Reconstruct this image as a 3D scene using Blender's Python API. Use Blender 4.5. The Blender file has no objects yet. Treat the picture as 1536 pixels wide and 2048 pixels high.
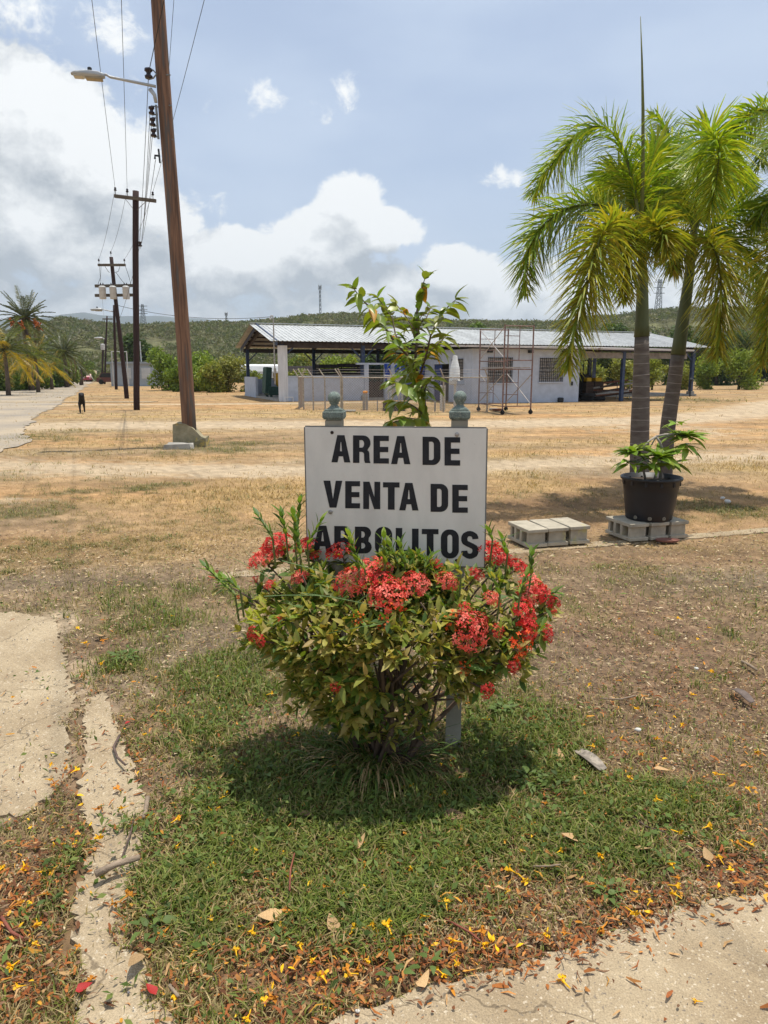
import bpy, bmesh, math, random
import numpy as np
from mathutils import Vector, Matrix, Quaternion
from mathutils.geometry import tessellate_polygon

random.seed(7)
rng = np.random.default_rng(7)
R = math.radians
S = bpy.context.scene
COL = S.collection

# ------------------------------------------------------------------ camera
CAMH, PITCH, FPX, HZ = 1.5, R(11.1), 1420.0, 745.0
cam_d = bpy.data.cameras.new('camera')
cam = bpy.data.objects.new('camera', cam_d); COL.objects.link(cam)
cam.location = (0, 0, CAMH); cam.rotation_euler = (R(90) - PITCH, 0, 0)
cam_d.sensor_fit = 'VERTICAL'; cam_d.sensor_height = 36.0; cam_d.sensor_width = 36.0
cam_d.lens = 36.0 * FPX / 2048.0
cam_d.clip_start = 0.05; cam_d.clip_end = 30000
S.camera = cam
S.render.resolution_x = 768; S.render.resolution_y = 1024

# ------------------------------------------------------------------ light
SUN_EL, SUN_AZ = R(81), R(62)          # azimuth measured from +Y towards +X (beyond the scene, a little right)
sd = Vector((math.sin(SUN_AZ) * math.cos(SUN_EL), math.cos(SUN_AZ) * math.cos(SUN_EL), math.sin(SUN_EL)))
sun_d = bpy.data.lights.new('sun', 'SUN'); sun_d.energy = 4.4; sun_d.angle = R(0.53); sun_d.color = (1.0, 0.945, 0.85)
sun = bpy.data.objects.new('sun', sun_d); COL.objects.link(sun)
sun.rotation_euler = (-sd).to_track_quat('-Z', 'Y').to_euler()

S.view_settings.view_transform = 'Standard'; S.view_settings.look = 'None'
S.view_settings.gamma = 1.0; S.view_settings.exposure = 0.16; S.view_settings.use_curve_mapping = False
S.cycles.use_denoising = True
S.cycles.max_bounces = 8; S.cycles.transparent_max_bounces = 8; S.cycles.volume_bounces = 0
S.cycles.sample_clamp_indirect = 6

# pixel of the photograph -> ray / point in the world
def ray(px, py):
    cx, cy = (px - 768.0) / FPX, (1024.0 - py) / FPX
    c, s = math.cos(PITCH), math.sin(PITCH)
    return Vector((cx, c + cy * s, -s + cy * c))
def G(px, py, z=0.0):
    d = ray(px, py); t = (z - CAMH) / d.z
    return Vector((d.x * t, d.y * t, z))
def W(px, py, Y):
    d = ray(px, py); t = Y / d.y
    return Vector((d.x * t, Y, CAMH + d.z * t))
def on_plane(px, py, p, n):
    d = ray(px, py); o = Vector((0, 0, CAMH))
    t = (p - o).dot(n) / d.dot(n)
    return o + d * t

# ------------------------------------------------------------------ world: sky with cumulus
world = bpy.data.worlds.new('World'); S.world = world; world.use_nodes = True
wt = world.node_tree; wt.nodes.clear()
class NT:
    """small wrapper to chain shader nodes"""
    def __init__(s, tree): s.t = tree
    def n(s, typ, ins=None, **props):
        nd = s.t.nodes.new(typ)
        for k, v in props.items(): setattr(nd, k, v)
        if ins:
            for k, v in ins.items(): s.set(nd.inputs[k], v)
        return nd
    def set(s, sock, v):
        if isinstance(v, bpy.types.NodeSocket): s.t.links.new(v, sock)
        elif isinstance(v, bpy.types.Node): s.t.links.new(v.outputs[0], sock)
        else: sock.default_value = v
    def m(s, op, a, b=None, c=None, clamp=False):
        nd = s.t.nodes.new('ShaderNodeMath'); nd.operation = op; nd.use_clamp = clamp
        for i, v in enumerate((a, b, c)):
            if v is not None: s.set(nd.inputs[i], v)
        return nd.outputs[0]
    def v(s, op, a, b=None):
        nd = s.t.nodes.new('ShaderNodeVectorMath'); nd.operation = op
        s.set(nd.inputs[0], a)
        if b is not None: s.set(nd.inputs[3] if op == 'SCALE' else nd.inputs[1], b)
        return nd.outputs['Value'] if op in ('LENGTH', 'DOT_PRODUCT', 'DISTANCE') else nd.outputs['Vector']
    def ramp(s, x, lo, hi, a=0.0, b=1.0, smooth=True):
        nd = s.t.nodes.new('ShaderNodeMapRange'); nd.interpolation_type = 'SMOOTHSTEP' if smooth else 'LINEAR'
        s.set(nd.inputs['Value'], x); s.set(nd.inputs['From Min'], lo); s.set(nd.inputs['From Max'], hi)
        s.set(nd.inputs['To Min'], a); s.set(nd.inputs['To Max'], b)
        return nd.outputs['Result']
    def mix(s, f, a, b, typ='MIX'):
        nd = s.t.nodes.new('ShaderNodeMix'); nd.data_type = 'RGBA'; nd.blend_type = typ
        s.set(nd.inputs['Factor'], f); s.set(nd.inputs['A'], a); s.set(nd.inputs['B'], b)
        return nd.outputs['Result']
w = NT(wt)
sky = w.n('ShaderNodeTexSky', sky_type='NISHITA', sun_disc=False, sun_elevation=SUN_EL, sun_rotation=SUN_AZ,
          altitude=20, air_density=1.0, dust_density=2.2, ozone_density=1.0)
tc = w.n('ShaderNodeTexCoord')
direc = w.v('NORMALIZE', tc.outputs['Generated'])
# cumulus masses: direction of centre (from the photo), angular half sizes, strength
CL = [(40, 250, .16, .115, 1.0), (150, 330, .15, .11, 1.0), (-120, 330, .20, .18, 1.0), (300, 420, .09, .055, .9), (60, 440, .22, .10, .95),
      (700, 410, .062, .052, 1.0), (640, 480, .10, .060, 1.0), (770, 455, .085, .042, 1.0), (480, 510, .11, .045, .95), (560, 560, .30, .05, .75),
      (930, 540, .075, .042, .95), (1000, 590, .16, .05, .7), (655, 203, .055, .040, .47), (528, 190, .045, .032, .38), (1010, 352, .06, .022, .5),
      (870, 415, .04, .02, .35), (440, 215, .08, .03, .36), (1240, 590, .3, .05, .5), (60, 30, .16, .06, .45), (1560, 470, .12, .06, .6), (430, 420, .08, .03, .5)]
def cloud_field(d):
    """blob masses + fractal noise at a direction; > 0 is cloud"""
    warp = w.n('ShaderNodeTexNoise', {'Vector': d, 'Scale': 9.0, 'Detail': 3.0, 'Roughness': .55})
    wv = w.v('SCALE', w.v('SUBTRACT', warp.outputs['Color'], (.5, .5, .5)), .05)
    dw = w.v('ADD', d, wv)
    acc = None
    for (px, py, rx, rz, st) in CL:
        c = ray(px, py).normalized()
        q = w.v('MULTIPLY', w.v('SUBTRACT', dw, tuple(c)), (1 / rx, 1 / rx, 1 / rz))
        val = w.ramp(w.v('LENGTH', q), 1.25, .25, 0.0, st)
        acc = val if acc is None else w.m('MAXIMUM', acc, val)
    # masses everywhere else round the horizon, of the same kind
    sx = w.n('ShaderNodeSeparateXYZ', {0: d})
    glob = w.n('ShaderNodeTexNoise', {'Vector': w.v('MULTIPLY', d, (2.6, 2.6, 5.0)), 'Scale': 1.0, 'Detail': 2.0})
    gl = w.ramp(glob.outputs['Fac'], .50, .72, 0.0, .95)
    behind = w.ramp(sx.outputs['Y'], .55, .30)
    acc = w.m('MAXIMUM', acc, w.m('MULTIPLY', gl, behind))
    band = w.ramp(sx.outputs['Z'], .24, .08, 0.0, .66)
    acc = w.m('MAXIMUM', acc, band)
    nz = w.n('ShaderNodeTexNoise', {'Vector': w.v('MULTIPLY', dw, (1, 1, 1.35)), 'Scale': 12.5, 'Detail': 10.0, 'Roughness': .62})
    f = w.m('ADD', acc, w.m('MULTIPLY', w.m('SUBTRACT', nz.outputs['Fac'], .5), 1.75))
    return f, sx
f0, sxyz = cloud_field(direc)
up = (.012, .010, .048)
f1, _ = cloud_field(w.v('ADD', direc, up))
dens = w.ramp(f0, .35, .62)
lit = w.m('MULTIPLY_ADD', w.m('SUBTRACT', f0, f1), 1.35, w.ramp(sxyz.outputs['Z'], .08, .37, .46, .66), clamp=True)
cl_dark = (3.15, 3.5, 3.9, 1); cl_bright = (7.3, 7.45, 7.5, 1)
cl_col = w.mix(lit, cl_dark, cl_bright)
# thin high veil that pales the blue, a little streaky
veil = w.n('ShaderNodeTexNoise', {'Vector': w.v('MULTIPLY', direc, (2.0, 2.0, 6.0)), 'Scale': 1.6, 'Detail': 5.0})
vf = w.ramp(veil.outputs['Fac'], .3, .75, .48, .88)
sky_b = w.v('MULTIPLY', sky.outputs['Color'], (1.0, 1.0, 1.04))
base = w.mix(vf, sky_b, (4.35, 5.15, 6.4, 1))
final = w.mix(dens, base, cl_col)
bg = w.n('ShaderNodeBackground', {'Color': final, 'Strength': .125})
wo = w.n('ShaderNodeOutputWorld', {'Surface': bg.outputs[0]})
world.cycles.sampling_method = 'MANUAL'; world.cycles.sample_map_resolution = 256

# ------------------------------------------------------------------ helpers
MATS = {}
def mat(name, col=(.5, .5, .5), rough=.75, var=.2, scale=8.0, col2=None, bump=.15, bscale=None, bdist=.01, metal=0.0, attr=False,
        trans=0.0, rnd=0.0, hue=0.0, stretch=(1, 1, 1), spec=.3, world_co=False, spots=None, tcol=None):
    """procedural surface: colour (or the mesh's own Col attribute) broken up by noise, fine relief, optional translucency"""
    if name in MATS: return MATS[name]
    M = bpy.data.materials.new(name); M.use_nodes = True; t = M.node_tree; t.nodes.clear(); k = NT(t)
    if world_co: co = k.n('ShaderNodeNewGeometry').outputs['Position']
    else: co = k.n('ShaderNodeTexCoord').outputs['Object']
    co = k.v('MULTIPLY', co, stretch)
    nz = k.n('ShaderNodeTexNoise', {'Vector': co, 'Scale': scale, 'Detail': 6.0, 'Roughness': .6})
    f = k.ramp(nz.outputs['Fac'], .28, .72)
    if attr: base = k.n('ShaderNodeAttribute', attribute_name='Col').outputs['Color']
    else: base = tuple(col) + (1,)
    if col2 is not None: c = k.mix(f, base, tuple(col2) + (1,))
    else:
        sc = k.ramp(nz.outputs['Fac'], .25, .75, 1 - var, 1 + var)
        g = k.n('ShaderNodeCombineXYZ', {0: sc, 1: sc, 2: sc})
        c = k.mix(1.0, base, g.outputs[0], 'MULTIPLY')
    if spots:
        ns = k.n('ShaderNodeTexNoise', {'Vector': co, 'Scale': spots[1], 'Detail': 4.0, 'Roughness': .65})
        c = k.mix(k.ramp(ns.outputs['Fac'], spots[2], spots[2] + .08), c, tuple(spots[0]) + (1,))
    if rnd or hue:
        oi = k.n('ShaderNodeObjectInfo')
        val = k.ramp(oi.outputs['Random'], 0, 1, 1 - rnd, 1 + rnd, smooth=False)
        r2 = k.m('FRACT', k.m('MULTIPLY', oi.outputs['Random'], 37.13))
        hs = k.n('ShaderNodeHueSaturation', {'Hue': k.ramp(r2, 0, 1, .5 - hue, .5 + hue, smooth=False), 'Value': val, 'Color': c})
        c = hs.outputs['Color']
    bs = k.n('ShaderNodeBsdfPrincipled', {'Base Color': c, 'Roughness': rough, 'Metallic': metal, 'Specular IOR Level': spec})
    if bump:
        nb = k.n('ShaderNodeTexNoise', {'Vector': co, 'Scale': bscale or scale * 4, 'Detail': 5.0, 'Roughness': .65})
        bp = k.n('ShaderNodeBump', {'Height': nb.outputs['Fac'], 'Strength': bump, 'Distance': bdist})
        k.set(bs.inputs['Normal'], bp.outputs['Normal'])
    sh = bs.outputs[0]
    if trans:
        tr = k.n('ShaderNodeBsdfTranslucent', {'Color': k.mix(1.0, c, tuple(tcol or (1.25, 1.3, .55)) + (1,), 'MULTIPLY')})
        mx = k.n('ShaderNodeMixShader', {0: trans, 1: sh, 2: tr.outputs[0]}); sh = mx.outputs[0]
    k.n('ShaderNodeOutputMaterial', {'Surface': sh})
    MATS[name] = M
    return M

def link(name, me, m=None, parent=None):
    o = bpy.data.objects.new(name, me); COL.objects.link(o)
    if m is not None and len(me.materials) == 0: me.materials.append(m)
    if parent is not None: o.parent = parent
    return o
def empty(name, loc=(0, 0, 0), rz=0.0, parent=None):
    o = bpy.data.objects.new(name, None); COL.objects.link(o); o.location = loc; o.rotation_euler = (0, 0, rz); o.empty_display_size = .2
    if parent is not None: o.parent = parent
    return o
def tag(o, label=None, cat=None, group=None, kind=None):
    if label: o['label'] = label
    if cat: o['category'] = cat
    if group: o['group'] = group
    if kind: o['kind'] = kind
    return o

def basis(t):
    t = Vector(t).normalized()
    a = Vector((0, 0, 1)) if abs(t.z) < .92 else Vector((1, 0, 0))
    x = t.cross(a).normalized(); y = x.cross(t).normalized()
    return x, y, t

class MB:
    """collects faces; build() links them as one mesh object"""
    def __init__(s): s.v = []; s.f = []; s.c = []
    def add(s, vs, fs, col=None):
        b = len(s.v); s.v += [tuple(q) for q in vs]; s.f += [tuple(i + b for i in f) for f in fs]
        s.c += [col or (1, 1, 1)] * len(vs)
        return s
    def box(s, c, size, rz=0.0, M=None, col=None, bev=0.0):
        x, y, z = [q / 2 for q in size]
        if bev > 0:
            b = min(bev, x * .49, y * .49, z * .49); vs = []; fs = []
            prof = [(-z, x - b, y - b), (-z + b, x, y), (z - b, x, y), (z, x - b, y - b)]
            for (zz, xx, yy) in prof: vs += [Vector((-xx, -yy, zz)), Vector((xx, -yy, zz)), Vector((xx, yy, zz)), Vector((-xx, yy, zz))]
            fs = [(3, 2, 1, 0), (12, 13, 14, 15)]
            for r in range(3):
                for i in range(4): fs.append((r * 4 + i, r * 4 + (i + 1) % 4, r * 4 + 4 + (i + 1) % 4, r * 4 + 4 + i))
        else:
            vs = [Vector((sx * x, sy * y, sz * z)) for sz in (-1, 1) for sy in (-1, 1) for sx in (-1, 1)]
            fs = [(0, 2, 3, 1), (4, 5, 7, 6), (0, 1, 5, 4), (2, 6, 7, 3), (0, 4, 6, 2), (1, 3, 7, 5)]
        T = Matrix.Translation(Vector(c)) @ (M.to_4x4() if M is not None else Matrix.Rotation(rz, 4, 'Z'))
        return s.add([T @ q for q in vs], fs, col)
    def bar(s, a, b, wx, wy=None, col=None, n=4):
        a, b = Vector(a), Vector(b); x, y, t = basis(b - a); wy = wy or wx
        vs = []
        for p in (a, b):
            for i in range(n):
                an = 2 * math.pi * (i + .5) / n; k = 1 / math.cos(math.pi / n)
                vs.append(p + x * math.cos(an) * wx / 2 * k + y * math.sin(an) * wy / 2 * k)
        fs = [(i, (i + 1) % n, n + (i + 1) % n, n + i) for i in range(n)] + [tuple(range(n))[::-1], tuple(range(n, 2 * n))]
        return s.add(vs, fs, col)
    def tube(s, pts, rad, n=8, col=None, cap=True, ring=None):
        pts = [Vector(p) for p in pts]
        if not hasattr(rad, '__len__'): rad = [rad] * len(pts)
        vs = []; px = None
        for i, p in enumerate(pts):
            t = (pts[min(i + 1, len(pts) - 1)] - pts[max(i - 1, 0)])
            if t.length < 1e-9: t = Vector((0, 0, 1))
            t.normalize()
            if px is None: x, _, _ = basis(t); y = t.cross(x)
            else:
                x = (px - t * px.dot(t))
                x = x.normalized() if x.length > 1e-6 else basis(t)[0]
                y = t.cross(x)
            px = x
            for k in range(n):
                a = 2 * math.pi * k / n; rr = rad[i] * (ring(i, k) if ring else 1)
                vs.append(p + (x * math.cos(a) + y * math.sin(a)) * rr)
        fs = []
        for i in range(len(pts) - 1):
            for k in range(n): fs.append((i * n + k, i * n + (k + 1) % n, (i + 1) * n + (k + 1) % n, (i + 1) * n + k))
        if cap: fs += [tuple(range(n))[::-1], tuple(range((len(pts) - 1) * n, len(pts) * n))]
        return s.add(vs, fs, col)
    def lathe(s, prof, n=20, c=(0, 0, 0), col=None, M=None):
        c = Vector(c); vs = []
        for (r, z) in prof:
            for k in range(n):
                a = 2 * math.pi * k / n; q = Vector((r * math.cos(a), r * math.sin(a), z))
                vs.append(c + (M @ q if M is not None else q))
        fs = []
        for i in range(len(prof) - 1):
            for k in range(n): fs.append((i * n + k, i * n + (k + 1) % n, (i + 1) * n + (k + 1) % n, (i + 1) * n + k))
        fs += [tuple(range(n))[::-1], tuple(range((len(prof) - 1) * n, len(prof) * n))]
        return s.add(vs, fs, col)
    def blob(s, c, r, seed=0, n=10, m=7, amp=.2, col=None):
        c = Vector(c); rr = random.Random(seed); vs = []; ph = [rr.uniform(0, 6.28) for _ in range(6)]
        r = r if hasattr(r, '__len__') else (r, r, r)
        for i in range(m + 1):
            th = math.pi * i / m
            for k in range(n):
                a = 2 * math.pi * k / n
                q = 1 + amp * (math.sin(2 * a + ph[0] + th * 2) * .5 + math.sin(3 * a + ph[1]) * .3 * math.sin(th * 3 + ph[2]) + math.sin(5 * th + ph[3] + a) * .3)
                vs.append(c + Vector((r[0] * math.sin(th) * math.cos(a) * q, r[1] * math.sin(th) * math.sin(a) * q, r[2] * math.cos(th) * q)))
        fs = []
        for i in range(m):
            for k in range(n): fs.append((i * n + k, (i + 1) * n + k, (i + 1) * n + (k + 1) % n, i * n + (k + 1) % n))
        return s.add(vs, fs, col)
    def prism(s, poly, z0, z1, T=None, col=None):
        n = len(poly); vs = [Vector((x, y, z0)) for x, y in poly] + [Vector((x, y, z1)) for x, y in poly]
        if T is not None: vs = [T @ q for q in vs]
        fs = [(i, (i + 1) % n, n + (i + 1) % n, n + i) for i in range(n)]
        tri = tessellate_polygon([[Vector((x, y, 0)) for x, y in poly]])
        fs += [tuple(t)[::-1] for t in tri] + [tuple(i + n for i in t) for t in tri]
        return s.add(vs, fs, col)
    def mesh(s, name, m=None, smooth=False, attr=False):
        me = bpy.data.meshes.new(name); me.from_pydata(s.v, [], s.f)
        if attr:
            ca = me.color_attributes.new('Col', 'FLOAT_COLOR', 'POINT')
            ca.data.foreach_set('color', np.array([(c[0], c[1], c[2], 1) for c in s.c], 'f').ravel())
        if smooth: me.polygons.foreach_set('use_smooth', [True] * len(me.polygons))
        if m: me.materials.append(m)
        me.update()
        return me
    def build(s, name, m, parent=None, smooth=False, attr=False):
        return link(name, s.mesh(name, m, smooth, attr), None, parent)

def np_mesh(name, V, F, C=None, m=None, smooth=False):
    """V (n,3), F (k,3 or 4) index array, C (n,3) colours"""
    V = np.asarray(V, 'f'); F = np.asarray(F, 'i')
    me = bpy.data.meshes.new(name); me.vertices.add(len(V)); me.vertices.foreach_set('co', V.ravel())
    k = F.shape[1]; me.loops.add(F.size); me.loops.foreach_set('vertex_index', F.ravel())
    me.polygons.add(len(F)); me.polygons.foreach_set('loop_start', np.arange(0, F.size, k, dtype='i')); me.polygons.foreach_set('loop_total', np.full(len(F), k, 'i'))
    if smooth: me.polygons.foreach_set('use_smooth', np.ones(len(F), bool))
    if C is not None:
        ca = me.color_attributes.new('Col', 'FLOAT_COLOR', 'POINT')
        ca.data.foreach_set('color', np.concatenate([np.asarray(C, 'f'), np.ones((len(V), 1), 'f')], 1).ravel())
    if m: me.materials.append(m)
    me.update(calc_edges=True); me.validate()
    return me

def vnoise(x, y, seed=0):
    xi = np.floor(x).astype(np.int64); yi = np.floor(y).astype(np.int64); xf = x - xi; yf = y - yi
    def h(a, b):
        q = (a * 374761393 + b * 668265263 + seed * 974634777) & 0xFFFFFFFF
        q = ((q ^ (q >> 13)) * 1274126177) & 0xFFFFFFFF
        return ((q ^ (q >> 16)) & 0xFFFF) / 65535.0
    u = xf * xf * (3 - 2 * xf); v = yf * yf * (3 - 2 * yf)
    return (h(xi, yi) * (1 - u) + h(xi + 1, yi) * u) * (1 - v) + (h(xi, yi + 1) * (1 - u) + h(xi + 1, yi + 1) * u) * v
def fbm(x, y, seed=0, o=4):
    t = 0; a = .5; n = 0
    for i in range(o):
        t = t + a * vnoise(x * 2 ** i, y * 2 ** i, seed + i * 17); n += a; a *= .5
    return t / n
def sstep(a, b, x):
    t = np.clip((x - a) / (b - a), 0, 1); return t * t * (3 - 2 * t)
# ------------------------------------------------------------------ ground cover map (shared by the soil sheet and everything that grows on it)
def ell(lst):
    out = []
    for (px, py, rx, ry, wt_) in lst:
        c = G(px, py); a = G(px, py + ry); b = G(px, py - ry)
        out.append((c.x, c.y, rx * c.y / FPX, max((b.y - a.y) / 2, .02), wt_))
    return out
def emap(X, Y, E):
    t = np.zeros_like(X)
    for (cx, cy, rx, ry, wt_) in E:
        t = np.maximum(t, wt_ * np.exp(-(((X - cx) / rx) ** 2 + ((Y - cy) / ry) ** 2)))
    return t
GREEN = ell([(330, 1230, 150, 60, .8), (420, 1420, 140, 170, 1.0), (620, 1560, 320, 120, 1.2), (800, 1650, 420, 130, 1.1), (1050, 1480, 170, 90, 1.2),
             (1280, 1600, 260, 90, .95), (560, 1185, 330, 40, .75), (400, 1760, 170, 160, 1.1), (700, 1790, 340, 90, .9), (1150, 1690, 260, 90, 1.0),
             (80, 1880, 80, 150, .35), (1450, 1640, 150, 70, .8), (80, 1010, 170, 35, .62), (240, 975, 140, 24, .7), (430, 893, 160, 16, .75), (60, 935, 120, 18, .55), (150, 1100, 220, 50, .42), (1100, 1130, 300, 30, .35), (1350, 1180, 250, 60, .30),
             (1420, 1010, 90, 28, .8), (1180, 1000, 90, 20, .45), (800, 814, 190, 10, .5), (1370, 800, 90, 6, .9), (1270, 797, 40, 5, .8), (520, 1030, 200, 25, .15),
             (110, 870, 110, 16, .6), (250, 1325, 60, 26, .9)])
SOIL = ell([(1260, 1250, 260, 110, 1.0), (1430, 1380, 220, 90, .8), (1000, 1190, 120, 60, .6), (210, 1300, 60, 70, .7), (240, 1480, 60, 110, .6), (1150, 1005, 140, 25, .8),
            (760, 1745, 80, 25, .6), (700, 1960, 400, 50, .9), (1150, 1880, 260, 60, .9), (1480, 1760, 200, 50, .9), (60, 1790, 110, 120, .9), (1200, 1120, 300, 20, .5),
            (420, 880, 260, 12, .5), (200, 910, 200, 14, .5), (1200, 950, 200, 20, .5)])
SAND = ell([(40, 1290, 75, 70, 1.3), (50, 1420, 85, 120, 1.5), (60, 1560, 70, 75, 1.4), (215, 1560, 55, 60, .9), (235, 1690, 50, 90, .9), (200, 1430, 30, 50, .5),
            (40, 1000, 160, 14, .5), (330, 940, 260, 16, .7), (700, 930, 160, 16, .5), (480, 945, 220, 16, .8), (1350, 860, 260, 25, .5), (900, 870, 500, 12, .3), (1200, 900, 150, 20, .4)])
GOLD = ell([(520, 985, 180, 38, 1.0), (600, 975, 120, 30, .9), (1500, 935, 100, 25, .8), (250, 1000, 130, 22, .6), (1050, 960, 130, 30, .8), (400, 1080, 250, 40, .35), (1330, 925, 200, 18, .5),
            (350, 830, 220, 10, .6), (650, 828, 260, 8, .7), (1300, 822, 240, 7, .7), (1100, 905, 160, 14, .6)])
LITTER = ell([(900, 1920, 380, 60, 1.3), (1300, 1830, 200, 60, 1.5), (1480, 1750, 120, 60, 1.5), (60, 1800, 110, 160, 1.5), (220, 1560, 110, 140, .9), (600, 1960, 250, 80, .9), (1150, 1900, 150, 40, 1.4),
              (750, 1720, 420, 140, .75), (1300, 1560, 320, 140, .70), (450, 1700, 200, 120, .6), (950, 1800, 300, 70, .8), (180, 1300, 90, 80, .6), (700, 1530, 200, 30, .35), (60, 1960, 100, 80, 1.1), (1250, 1330, 300, 90, .22), (250, 1780, 70, 60, .8), (540, 1160, 130, 14, .4)])
TRK = [[(-30, 20.2), (-14, 20.2), (-5, 21.0), (3, 21.3), (9, 23), (14, 27.5), (20, 36), (27, 44), (40, 55), (60, 70)],
       [(-12, 13.4), (-7, 11.8), (-4, 11.2), (-1, 11.0), (3, 11.9), (8, 13.4), (15, 15.0)],
       [(-60, 31.5), (-30, 33.2), (-8, 35.0), (-3, 36.6), (2, 38)]]
def track(X, Y, pts, half):
    d = np.full(X.shape, 1e9)
    for (ax, ay), (bx, by) in zip(pts[:-1], pts[1:]):
        dx, dy = bx - ax, by - ay; L2 = dx * dx + dy * dy
        t = np.clip(((X - ax) * dx + (Y - ay) * dy) / L2, 0, 1)
        d = np.minimum(d, np.hypot(X - ax - t * dx, Y - ay - t * dy))
    return np.clip(1 - d / half, 0, 1)
def cover(X, Y):
    """weights green, dry gold, soil, pale sand, litter at ground points"""
    big = fbm(X * .35, Y * .55, 3); mid = fbm(X * 2.2, Y * 2.8, 5); fine = fbm(X * 9, Y * 9, 9, 3)
    nz = (mid - .5) * 1.1 + (fine - .5) * .9
    g = np.clip(sstep(.10, .95, emap(X, Y, GREEN) + nz * 1.25) * (.35 + 1.15 * fbm(X * 1.9, Y * 2.3, 181)), 0, 1)
    far = np.clip((Y - 7) / 10, 0, 1)
    gold = np.clip(emap(X, Y, GOLD) + (fbm(X * .5, Y * 1.6, 21) - .50) * 2.4 * (.35 + .65 * far) + nz * .45, 0, 1)
    soil = np.clip(emap(X, Y, SOIL) + nz * .8 + (big - .5) * .8, 0, 1)
    sand = np.clip(sstep(.34, .62, emap(X, Y, SAND) + nz * .42), 0, 1)
    tr = np.maximum(track(X, Y, TRK[0], 2.6), np.maximum(track(X, Y, TRK[1], 1.5) * .75, track(X, Y, TRK[2], 1.2) * .9))
    sand = np.maximum(sand, sstep(.15, .75, tr * 1.15 + nz * .55))
    lit_ = np.clip(emap(X, Y, LITTER) + nz * .5 * (emap(X, Y, LITTER) > .1), 0, 2)
    return g, gold, soil, sand, lit_
def soil_colour(X, Y):
    g, gold, soil, sand, lt = cover(X, Y)
    n = X.shape; c = np.zeros(n + (3,))
    f1 = fbm(X * 1.1, Y * 3.0, 31); f2 = fbm(X * 14, Y * 14, 33, 3)
    def L(v): return np.array(v)
    far = np.clip((Y - 5) / 6, 0, 1)[..., None]
    c[:] = L((.235, .160, .095)) * (1 - far) + L((.335, .219, .113)) * far
    f3 = fbm(X * .16, Y * .8, 37); c = c * (.56 + .88 * f1[..., None]); c = c * (1 + (f3[..., None] - .5) * np.array([-.5, -.15, .25]) * 1.2)
    def blend(c, col, wgt): return c * (1 - wgt[..., None]) + L(col) * wgt[..., None]
    c = blend(c, (.175, .110, .068), np.clip(soil * .85, 0, 1))
    c = blend(c, (.445, .312, .142), np.clip(gold * .75, 0, 1))
    c = blend(c, (.100, .090, .040), np.clip(g * .80, 0, 1))
    c = blend(c, (.430, .335, .222), np.clip(sand * .92, 0, 1))
    c = blend(c, (.145, .075, .038), np.clip(lt * .5, 0, .75))
    f4 = fbm(X * 38, Y * 38, 39, 3); near = np.clip(1.6 - Y / 6, 0, 1)
    return c * (.60 + .8 * f2[..., None]) * (1 + (f4[..., None] - .5) * 1.1 * near[..., None])

# one sheet from under the camera to the horizon: fine where the camera looks, coarse behind
ang = np.radians(np.concatenate([np.arange(-180, -48, 6.0), np.arange(-48, 48.01, .32), np.arange(54, 180, 6.0)]))
rad = [.25]
while rad[-1] < 90: rad.append(rad[-1] * 1.0105)
while rad[-1] < 9000: rad.append(rad[-1] * 1.16)
rad = np.array(rad)
A_, R_ = np.meshgrid(ang, rad); GX = R_ * np.sin(A_); GY = R_ * np.cos(A_)
rel = ((fbm(GX * 5, GY * 5, 41) - .5) * .022 + (fbm(GX * 22, GY * 22, 43, 3) - .5) * .012) * sstep(.6, 1.4, R_) * (1 - sstep(25, 60, R_))
GZ = rel - .006
na, nr = len(ang), len(rad); idx = np.arange(na * nr).reshape(nr, na); nx = np.roll(idx, -1, 1)
Fq = np.stack([idx[:-1], nx[:-1], nx[1:], idx[1:]], -1).reshape(-1, 4)
gm = np_mesh('ground', np.stack([GX, GY, GZ], -1).reshape(-1, 3), Fq[:, ::-1], soil_colour(GX, GY).reshape(-1, 3),
             mat('soil', attr=True, rough=.95, var=.22, scale=60, bump=.75, bscale=120, bdist=.012, world_co=True, spec=.1,
                 spots=((.42, .34, .24), 75, .68)), True)
ground = tag(link('ground', gm), kind='structure')

PATH_A = [(-300, 1225), (30, 1225), (108, 1240), (128, 1310), (146, 1400), (132, 1470), (140, 1540), (100, 1600), (40, 1632), (-40, 1640), (-300, 1640)]
PATH_B = [(172, 1500), (168, 1400), (210, 1385), (232, 1450), (268, 1540), (290, 1600), (292, 1680), (268, 1760), (262, 1810), (250, 1900), (300, 1955), (365, 2060), (430, 2300), (60, 2300), (140, 2060), (168, 1975), (146, 1880), (160, 1770), (192, 1690), (158, 1600)]
def in_poly(X, Y, px):
    P = [G(*q) for q in px]; ins = np.zeros(X.shape, bool)
    for a, b in zip(P, P[1:] + P[:1]):
        c = ((a.y > Y) != (b.y > Y)) & (X < (b.x - a.x) * (Y - a.y) / (b.y - a.y + 1e-12) + a.x); ins ^= c
    return ins
def on_path(X, Y):
    jx = (fbm(X * 7, Y * 7, 171, 3) - .5) * .16; jy = (fbm(X * 7 + 31, Y * 7, 173, 3) - .5) * .16
    return in_poly(X + jx, Y + jy, PATH_A) | in_poly(X + jx, Y + jy, PATH_B)
def ragged(pts, step=.06, amp=.03, seed=1):
    rr = random.Random(seed); out = []
    for a, b in zip(pts, pts[1:] + pts[:1]):
        a, b = Vector(a), Vector(b); n = max(1, int((b - a).length / step))
        for i in range(n):
            p = a.lerp(b, i / n); out.append((p.x + rr.uniform(-amp, amp), p.y + rr.uniform(-amp, amp)))
    return out
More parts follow.
